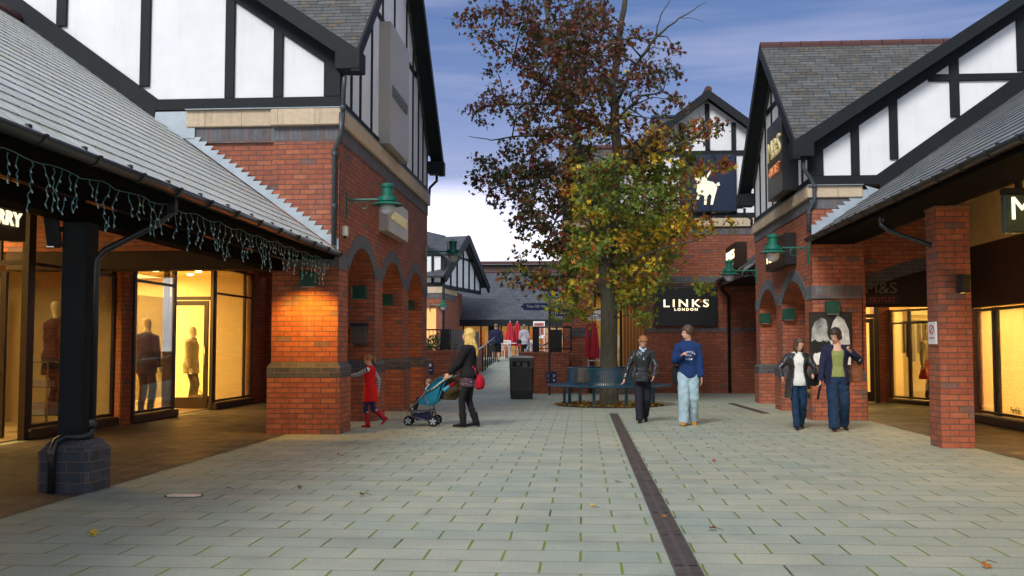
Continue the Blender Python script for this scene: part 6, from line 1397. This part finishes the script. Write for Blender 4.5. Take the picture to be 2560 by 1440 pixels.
for px, dy, r_ in ((1083, -.27, .088), (1083, .27, .088), (1016, -.09, .086), (1016, .09, .086)):
    c = pq(px, 0, dy); c.z = r_; t_ = MB()
    t_.rings([[V3(c.x + rr_ * math.cos(a), c.y + yy_, c.z + rr_ * math.sin(a)) for a in [2 * math.pi * k / 24 for k in range(24)]] for yy_, rr_ in ((-.02, r_ * .7), (-.024, r_ * .82), (-.018, r_ * .96), (0, r_), (.018, r_ * .96), (.024, r_ * .82), (.02, r_ * .7))]); w_ = t_.build('wheel', F['black'], PC, smooth=False, uv=False)
    h_ = MB()
    for yy_ in (-.026,): 
        h_.rings([[V3(c.x + rr_ * math.cos(a), c.y + y2, c.z + rr_ * math.sin(a)) for a in [2 * math.pi * k / 20 for k in range(20)]] for y2, rr_ in ((-.020, .012), (-.028, .012), (-.030, .001))])
        for k in range(5): a = 2 * math.pi * k / 5 + .3; h_.bar((c.x + .008 * math.cos(a), c.y - .024, c.z + .008 * math.sin(a)), (c.x + r_ * .62 * math.cos(a), c.y - .024, c.z + r_ * .62 * math.sin(a)), .006, .022, up=(0, 1, 0)) if False else h_.prism([V3(c.x + q1 * math.cos(a + q2), c.y - .021, c.z + q1 * math.sin(a + q2)) for q1, q2 in ((.01, -.9), (r_ * .7, -.3), (r_ * .7, .3), (.01, .9))], (0, -.006, 0))
    h_.build('rim', plain('pram_rim', (.35, .42, .45), .35, .5, .3), w_, uv=False)
m = MB()
for i, (a, b) in enumerate(((pq(1062, 975), pq(1128, 935)),)): pass
seat = [pq(1060, 975), pq(1122, 934), pq(1100, 965), pq(1090, 1000), pq(1078, 1010), pq(1045, 1005)]
m = MB(); m.prism([v + V3(0, -.20, 0) for v in seat], (0, .02, 0)); m.prism([v + V3(0, .18, 0) for v in seat], (0, .02, 0))
bk = [pq(1122, 934), pq(1108, 960), pq(1092, 1002), pq(1078, 1012), pq(1044, 1008)]
for u, v in zip(bk[:-1], bk[1:]): m.bar(u, v, .38, .02, up=(0, 0, 1) if abs((v - u).normalized().z) < .8 else (1, 0, 0))
m.build('seat', F['teal'], PC, uv=False)
m = MB(); hd = [pq(1122, 932), pq(1092, 946), pq(1064, 970)]
for k, off in enumerate((0, -.03)):
    for u, v in zip(hd[:-1], hd[1:]): m.prism([u + V3(0, -.215, off), v + V3(0, -.215, off), v + V3(0, .215, off), u + V3(0, .215, off)], (0, 0, .012))
m.build('hood', F['teal'], PC, uv=False)
m = MB(); m.prism([pq(1025, 1034, -.2), pq(1075, 1030, -.2), pq(1074, 1048, -.2), pq(1040, 1050, -.2)], (0, .4, 0)); m.build('basket', F['navy'], PC, uv=False)
tp = pq(1070, 1009); td_ = Person('blond toddler in white sitting in the teal pushchair', (tp.x - .02, tp.y, tp.z - .40), -90, .84, ank={'L': (.05, -.30, .36), 'R': (-.05, -.31, .37)}, toes={'L': (0, -1, .5), 'R': (0, -1, .5)}, wr={'L': (.10, -.14, .56), 'R': (-.1, -.14, .56)}, head=(0, 8, 0), wide=1.15)
td_.body(skin, feet=False); td_.trousers(F['navy'], r=(.06, .05, .04)); td_.top(F['white'], hem=.5, g=.02, sr=(.045, .04, .035)); td_.shoes(F['white'], L=.09); td_.hair(F['sandy'], side=92, backang=112, fringe=50, seed=8, vol=1.03); td_.hc += V3(0, 0, 0)
c = pq(1115, 975); o = thing('shopping_bag', 'large olive-brown bag hanging behind the pushchair', 'bag', (c.x, c.y, 0)); m = MB(); m.rings([ell(V3(c.x + .02, c.y, z), w_ / 2, .10, 20, p=3) for z, w_ in ((.46, .26), (.50, .36), (.62, .42), (.78, .34), (.84, .22))]); m.build('bag_body', F['brownbag'], o, remesh=.015, fold=.02, uv=False)
m = MB(); m.tube([(c.x - .1, c.y, .8), (c.x + .06, c.y, .93), (c.x + .14, c.y, .80)], .01, 6); m.build('strap', F['brownbag'], o, uv=False)
c = pq(1122, 966, -.27); o = thing('toy', 'small red and blue soft toy tucked beside the olive-brown bag', 'soft toy', (c.x, c.y, 0)); m = MB(); m.rings([ell(c + V3(t * .09, 0, t * .06), .035, .05, 10, V3(-.5, 0, .86)) for t in (-1, -.3, .2)]); m.build('toy_body', plain('toy_blue', (.05, .28, .42), .8), o, uv=False); m = MB(); m.rings([ell(c + V3(t * .09, 0, t * .06), .03, .05, 10, V3(-.5, 0, .86)) for t in (.21, .8, 1.2)]); m.build('toy_top', F['redbag'], o, uv=False)
# --- far pair walking up to the terrace
p = at(1250, 903, Z=rz(44.5)); fm = Person('man in dark hooded top and black shorts walking up the ramp away from the camera', (p.x, 44.5, rz(44.5)), 180, 1.70, wide=1.18, ank={'L': (.06, .08, .07), 'R': (-.06, -.06, .045)}, wr={'L': (.15, -.05, .50), 'R': (-.16, -.05, .5)})
fm.body(skin, feet=False); fm.top(F['navy'], hem=.47, g=.022, sr=(.046, .042, .032), hood=True); fm.trousers(F['black'], r=(.066, .056, .05), end=.12, g=.012, name='shorts'); fm.shoes(F['shoe']); fm.hair(F['greyhair'], side=80, backang=95, fringe=30, r=.008, vol=.96, seed=2)
p = at(1303, 899, Z=TZ); fw = Person('woman in pale grey cardigan and black trousers, back to the camera', (p.x, 46.6, TZ), 172, 1.62, wide=1.0, fem=.93, ank={'L': (.05, .05, .045)}, wr={'L': (.13, -.02, .48), 'R': (-.13, -.09, .52)})
fw.body(skin, feet=False); fw.top(F['grey'], hem=.42, g=.022, sr=(.040, .035, .028), flare=1.12, name='cardigan'); fw.trousers(F['black'], r=(.056, .042, .034)); fw.shoes(F['shoe']); fw.hair(F['greyhair'], back=.02, side=100, backang=118, fringe=50, seed=4)
carried('shoulder_bag', 'small black bag on a long strap worn by the woman in grey', 'bag', fw, (.12, .08, .50), (.22, .09, .18), F['black'], [(.12, .08, .55), (.03, .095, .72), (-.06, .03, .84), (-.05, -.06, .78)], 0)
# --- woman in a leather jacket by the bench
p = G(1607, 1056); wl = Person('woman with bowed head, black leather jacket and pale blue scarf, beside the bench', (p.x, p.y, 0), 4, 1.62, fem=.95, lean=(0, -.035), head=(-3, 32, 2), ank={'R': (-.045, -.07, .045), 'L': (.045, .15, .085)}, toes={'L': (.1, -.8, -.6), 'R': (-.1, -1, 0)}, wr={'R': (-.215, -.06, .50), 'L': (.105, -.17, .53)}, elbow={'L': (1, .6, 0), 'R': (-.6, 1, 0)}, wide=1.02)
wl.body(skin, feet=False); wl.trousers(F['darktrouser'], r=(.060, .047, .045), fold=.014); wl.top(F['leather'], hem=.50, g=.018, sr=(.038, .034, .027), flare=1.12, name='leather_jacket'); wl.shoes(F['shoe'], heel=1)
m = MB(); m.prism([V3(-.022, -.085, .82), V3(.022, -.085, .82), V3(.006, -.112, .72), V3(-.004, -.112, .71)], (0, -.006, 0)); m.tube([V3(-.03, -.065, .845), V3(0, -.085, .825), V3(.03, -.065, .845), V3(.03, -.02, .865), V3(-.03, -.02, .865), V3(-.03, -.065, .845)], .015, 8); wl.fin(m, 'scarf', F['scarf'], remesh=.009)
wl.hair(F['ginger'], side=88, backang=112, fringe=66, seed=9, vol=1.06)
carried('handbag', 'black leather bag held at the waist of the woman with the blue scarf', 'bag', wl, (-.03, -.135, .525), (.26, .10, .17), F['leather'], [(.05, -.13, .57), (.10, -.05, .70), (.09, .0, .83)], 0)
# --- young man in the blue hoodie
p = G(1722, 1063); ym = Person('young man in a blue lettered hooded top and pale jeans, looking aside', (p.x, p.y, 0), -4, 1.79, lean=(0, .0), head=(-68, 4, 0), ank={'R': (-.052, -.06, .045), 'L': (.045, .10, .06)}, toes={'L': (.1, -.9, -.35), 'R': (-.1, -1, 0)}, wr={'R': (-.068, -.125, .70), 'L': (.13, -.03, .47)}, elbow={'R': (-.45, .35, -1)}, wide=.9, grip=(.5, 1.1))
ym.body(skin, feet=False); ym.trousers(F['lightjean'], r=(.066, .056, .053), fold=.03); ym.top(F['hoodie'], hem=.475, g=.020, sr=(.042, .039, .031), name='hooded_top', hood=True, fold=.02); ym.shoes(F['tan'], L=.115, w=.026); ym.hair(F['brown'], back=.0, side=112, backang=126, fringe=74, seed=12, vol=1.03, r=.011)
def word(P_, s__, cx, cz, w, h, y, arc=0, par=None):
    for i, ch in enumerate(s__):
        if ch == ' ': continue
        u = (i + .5) / len(s__) - .5; o_ = V3(cx + u * w - w / len(s__) * .38, y + .35 * u * u * w, cz - arc * u * u)
        cu = bpy.data.curves.new('l', 'FONT'); cu.body = ch; tmp = bpy.data.objects.new('t', cu); COL.objects.link(tmp); me = bpy.data.meshes.new_from_object(tmp.evaluated_get(bpy.context.evaluated_depsgraph_get())); bpy.data.objects.remove(tmp)
        xs = [v.co.x for v in me.vertices] or [0, 1]; ys_ = [v.co.y for v in me.vertices] or [0, 1]; m.add([o_ + V3((v.co.x - min(xs)) / max(.1, max(xs) - min(xs)) * w / len(s__) * .72, -.002, (v.co.y - min(ys_)) / max(.1, max(ys_) - min(ys_)) * h + 0) for v in me.vertices], [list(p_.vertices) for p_ in me.polygons])
m = MB(); word(ym, 'HERMOSA', .012, .725, .115, .021, -.093, arc=.10); word(ym, 'MCO', .004, .692, .056, .017, -.094); word(ym, 'BCH.', .006, .655, .07, .017, -.094)
for i, v in enumerate(m.v): m.v[i] = (v[0], v[1] - .008, v[2])
ym.fin(m, 'chest_lettering', M['white'])
carried('shoulder_bag', 'dark bag hanging behind the hip of the young man in blue', 'bag', ym, (-.115, .06, .50), (.16, .12, .32), F['black'], [(-.10, .04, .6), (-.085, -.03, .78), (-.07, -.1, .72)], 0)
# --- two women on the right
p = G(1997, 1073); ra = Person('shorter woman in open black leather coat, white jumper and blue jeans', (p.x, p.y, 0), -3, 1.56, fem=.95, head=(22, 26, 6), ank={'R': (-.03, -.09, .045), 'L': (.045, .12, .07)}, toes={'L': (.1, -.85, -.45)}, wr={'R': (-.19, -.14, .57), 'L': (.13, -.17, .60)}, elbow={'R': (-.8, 1, 0), 'L': (.8, 1, 0)}, wide=1.04, grip=(.8, .3))
ra.body(skin, feet=False); ra.trousers(F['jean'], r=(.058, .044, .038), waist=.535); ra.top(F['white'], hem=.475, g=.016, sleeve=.3, sr=(.03, .028, .024), name='jumper', fold=.008); ra.coat(F['leather'], hem=.34, gap=30, flare=1.35); ra.shoes(F['shoe'])
ra.hair(F['brown'], back=.085, side=108, backang=120, fringe=52, seed=14, vol=1.03, r=.011)
carried('handbag', 'black handbag on the arm of the shorter woman in leather', 'bag', ra, (.185, -.02, .55), (.20, .13, .24), F['black'], [(.17, -.02, .62), (.15, 0, .72), (.17, 0, .62)], 0)
p = G(2095, 1077); rb = Person('taller woman in open navy jacket, green top and dark flared jeans', (p.x, p.y, 0), -6, 1.73, fem=.97, head=(-38, 26, 4), ank={'R': (-.045, -.10, .045), 'L': (.07, .12, .07)}, toes={'L': (.3, -.85, -.45)}, wr={'R': (-.165, -.05, .475), 'L': (.115, -.115, .765)}, elbow={'L': (1, .4, -.9), 'R': (-.5, 1, 0)}, wide=1.03, grip=(1.0, .9))
rb.body(skin, feet=False); rb.trousers(F['navy'] if False else F['jean'], r=(.064, .054, .054)); rb.top(F['green'], hem=.52, g=.014, sleeve=.2, sr=(.03, .028, .024), name='top', fold=.01, zmax=.79, neck=False); rb.coat(F['navy'], hem=.45, gap=32, flare=1.12, name='jacket'); rb.shoes(F['shoe'])
rb.hair(F['dbrown'], back=.035, side=112, backang=124, fringe=68, seed=17, vol=1.04, r=.011)
carried('shoulder_bag', 'brown leather bag hanging at the side of the taller woman', 'bag', rb, (.185, .03, .56), (.19, .16, .32), F['bag'], [(.17, .03, .66), (.13, .0, .82), (.11, -.06, .80)], 0)
w_ = rb.J['R']['wr']; o = thing('umbrella', 'folded black umbrella in the hand of the taller woman', 'umbrella', rb.o.location, rb.o.rotation_euler.z); m = MB(); c = w_ * 1.73; m.tube([c + V3(0, 0, -.06), c + V3(-.01, -.03, -.10), c + V3(-.05, -.05, -.30), c + V3(-.06, -.05, -.33)], [.012, .02, .022, .006], 8); m.build('folded_canopy', F['black'], o, local=True, uv=False)
# ================================================================ MANNEQUINS and things in the shop windows
def manq(label, px, py, Y, th, H, coat_, hem=.32, wr=None):
    p = at(px, py, Y=Y); P_ = Person(label, (p.x, Y, .02), th, H, wr=wr, cat='mannequin'); P_.o.name = 'mannequin'; P_.body(F['manq'], face=False); P_.trousers(F['darktrouser'], r=(.055, .042, .035)); P_.top(coat_, hem=hem, g=.022, sr=(.042, .036, .028), flare=1.15, name='coat'); P_.shoes(F['shoe'])
    m = MB(); m.tube([P_.hc + V3(-.03, -.02, -.02), P_.hc + V3(0, -.045, -.03), P_.hc + V3(.03, -.02, -.02), P_.hc + V3(0, .035, -.01), P_.hc + V3(-.03, -.02, -.02)], .016, 8); P_.fin(m, 'scarf', plain('check_scarf', (.28, .20, .12), .8, nscale=30, var=.8), remesh=.009); return P_
mq = manq('mannequin in a maroon coat with check scarf behind the nearest lit window', 128, 980, 16.1, 150, 1.92, F['maroon'], .36); mq.o.location.x = at(128, 980, Y=16.0).x; mq.o.location.z = .25
mq = manq('mannequin in a beige raincoat behind the glass shop door', 479, 900, 22.5, 95, 1.86, F['beige'], .42)
mq = manq('mannequin in a dark jacket in the window left of the shop door', 366, 900, 19.3, 170, 1.88, F['navy'], .42); mq.o.location.z = .1
mq = manq('small pale headed mannequin at the left edge of the nearest window', -20, 900, 15.6, 150, 1.7, F['darktrouser'], .42)
p = at(500, 985, Y=22.4); o = thing('holdall', 'dark holdall on the shop floor beside the beige mannequin', 'bag', (p.x, 22.4, .02)); m = MB(); m.rings([ell(V3(p.x + 0, 22.4, z), w_, .12, 16, p=3) for z, w_ in ((.02, .22), (.1, .27), (.26, .24), (.32, .12))]); m.build('bag_body', F['brownbag'], o, remesh=.015, uv=False); m = MB(); m.tube([(p.x - .12, 22.35, .28), (p.x, 22.35, .42), (p.x + .12, 22.35, .28)], .012, 6); m.build('handle', F['bag'], o, uv=False)
a, b = at(72, 1060, Y=15.9), at(132, 890, Y=15.9); o = thing('display_case', 'glass display case with folded clothes behind the nearest window', 'display case', (a.x, 16, 0)); x0, x1, z1 = -8.95, -8.55, 1.15
m = MB()
for x in (x0, x1):
    for yy in (15.5, 16.2): m.box(x, x + .025, yy, yy + .025, .02, z1)
for z in (.3, .75, z1): m.box(x0, x1 + .025, 15.5, 16.225, z, z + .02)
m.build('frame', M['steel'], o); m = MB(); m.box(x0 + .05, x1 - .05, 15.6, 15.85, .77, .86); m.box(x0 + .05, x1 - .05, 15.55, 16.1, .32, .5); m.build('folded_clothes', F['grey'], o, uv=False)
o = thing('brand_screen', 'glowing orange panel with pale letters inside the shop behind the window', 'display panel', (-10.2, 21.0, 1.3)); m = MB(); m.box(-10.28, -10.2, 20.3, 21.5, 1.05, 2.05); m.build('panel', M['poster_orange'], o); text('BURBERRY', o, M['white'], (-10.198, 20.4, 1.85), (0, 1, 0), (0, 0, 1), 1.0, .1, .004)
# clothes rail in the right shop window
o = thing('clothes_rail', 'rail of pale and dark coats inside the right shop window', 'clothes rail', (9.0, 23, 0)); m = MB(); m.tube([(8.02, 25.95, 2.05), (8.95, 25.3, 2.05)], .015, 6); m.build('rail', M['steel'], o)
for i in range(8):
    y = 25.9 - i * .075; x = 8.08 + i * .107; m = MB(); m.rings([ell(V3(x, y, z), .042, w_ * 1, 12) for z, w_ in ((2.03, .03), (1.97, .14), (1.7, .13), (1.25 - .1 * (i % 3), .16))]); m.build('garment', (F['beige'], F['black'], F['white'])[i % 3], o, uv=False)
P_ = manq('mannequin in a cream jacket and red skirt behind the outlet window', 2275, 900, 24.6, 20, 1.7, F['beige'], .55); P_.skirt(F['redboot'], .28, .55, .16, .10, 'skirt', .9)
P_.o.location = (8.42, 25.0, .15)

o = thing('shelf_unit', 'shelf unit with handbags and folded clothes inside the nearest shop', 'shelving', (-10.7, 16.4, 0)); m = MB(); x0, y0_, y1_ = -10.93, 15.4, 17.2
for z in (.4, .85, 1.3, 1.75, 2.2): m.box(x0, x0 + .35, y0_, y1_, z, z + .03)
for yy in (y0_, 16.3, y1_): m.box(x0, x0 + .35, yy, yy + .03, .02, 2.5)
m.build('shelving', M['woodpanel'], o); k_ = 0
for z in (.43, .88, 1.33, 1.78):
    for yy in (15.6, 16.0, 16.5, 16.9):
        m = MB(); k_ += 1; w_ = .12 + .03 * (k_ % 2); m.rings([ell(V3(x0 + .2, yy, z + h_), .09 * q_, w_ * q_, 10, p=3) for h_, q_ in ((.0, .9), (.05, 1), (.16 + .05 * (k_ % 3), .85), (.2 + .05 * (k_ % 3), .4))]); m.build('goods', (F['bag'], F['black'], F['beige'], F['maroon'], F['grey'])[k_ % 5], o, uv=False)
for i, (x, y, z, par) in enumerate(((-9.2, 15.3, 3.98, FS), (-9.2, 16.6, 3.98, FS), (-9.0, 18.9, 3.18, LB), (-9.0, 22.9, 3.18, LB), (-9.6, 23.9, 3.18, LB), (-9.9, 22.6, 3.18, LB))):
    m = MB(); m.lathe([(.001, -.02), (.06, -.02), (.075, 0), (.075, .01)], (x, y, z), 14); m.build('ceiling_spot', M['lamp'], par)
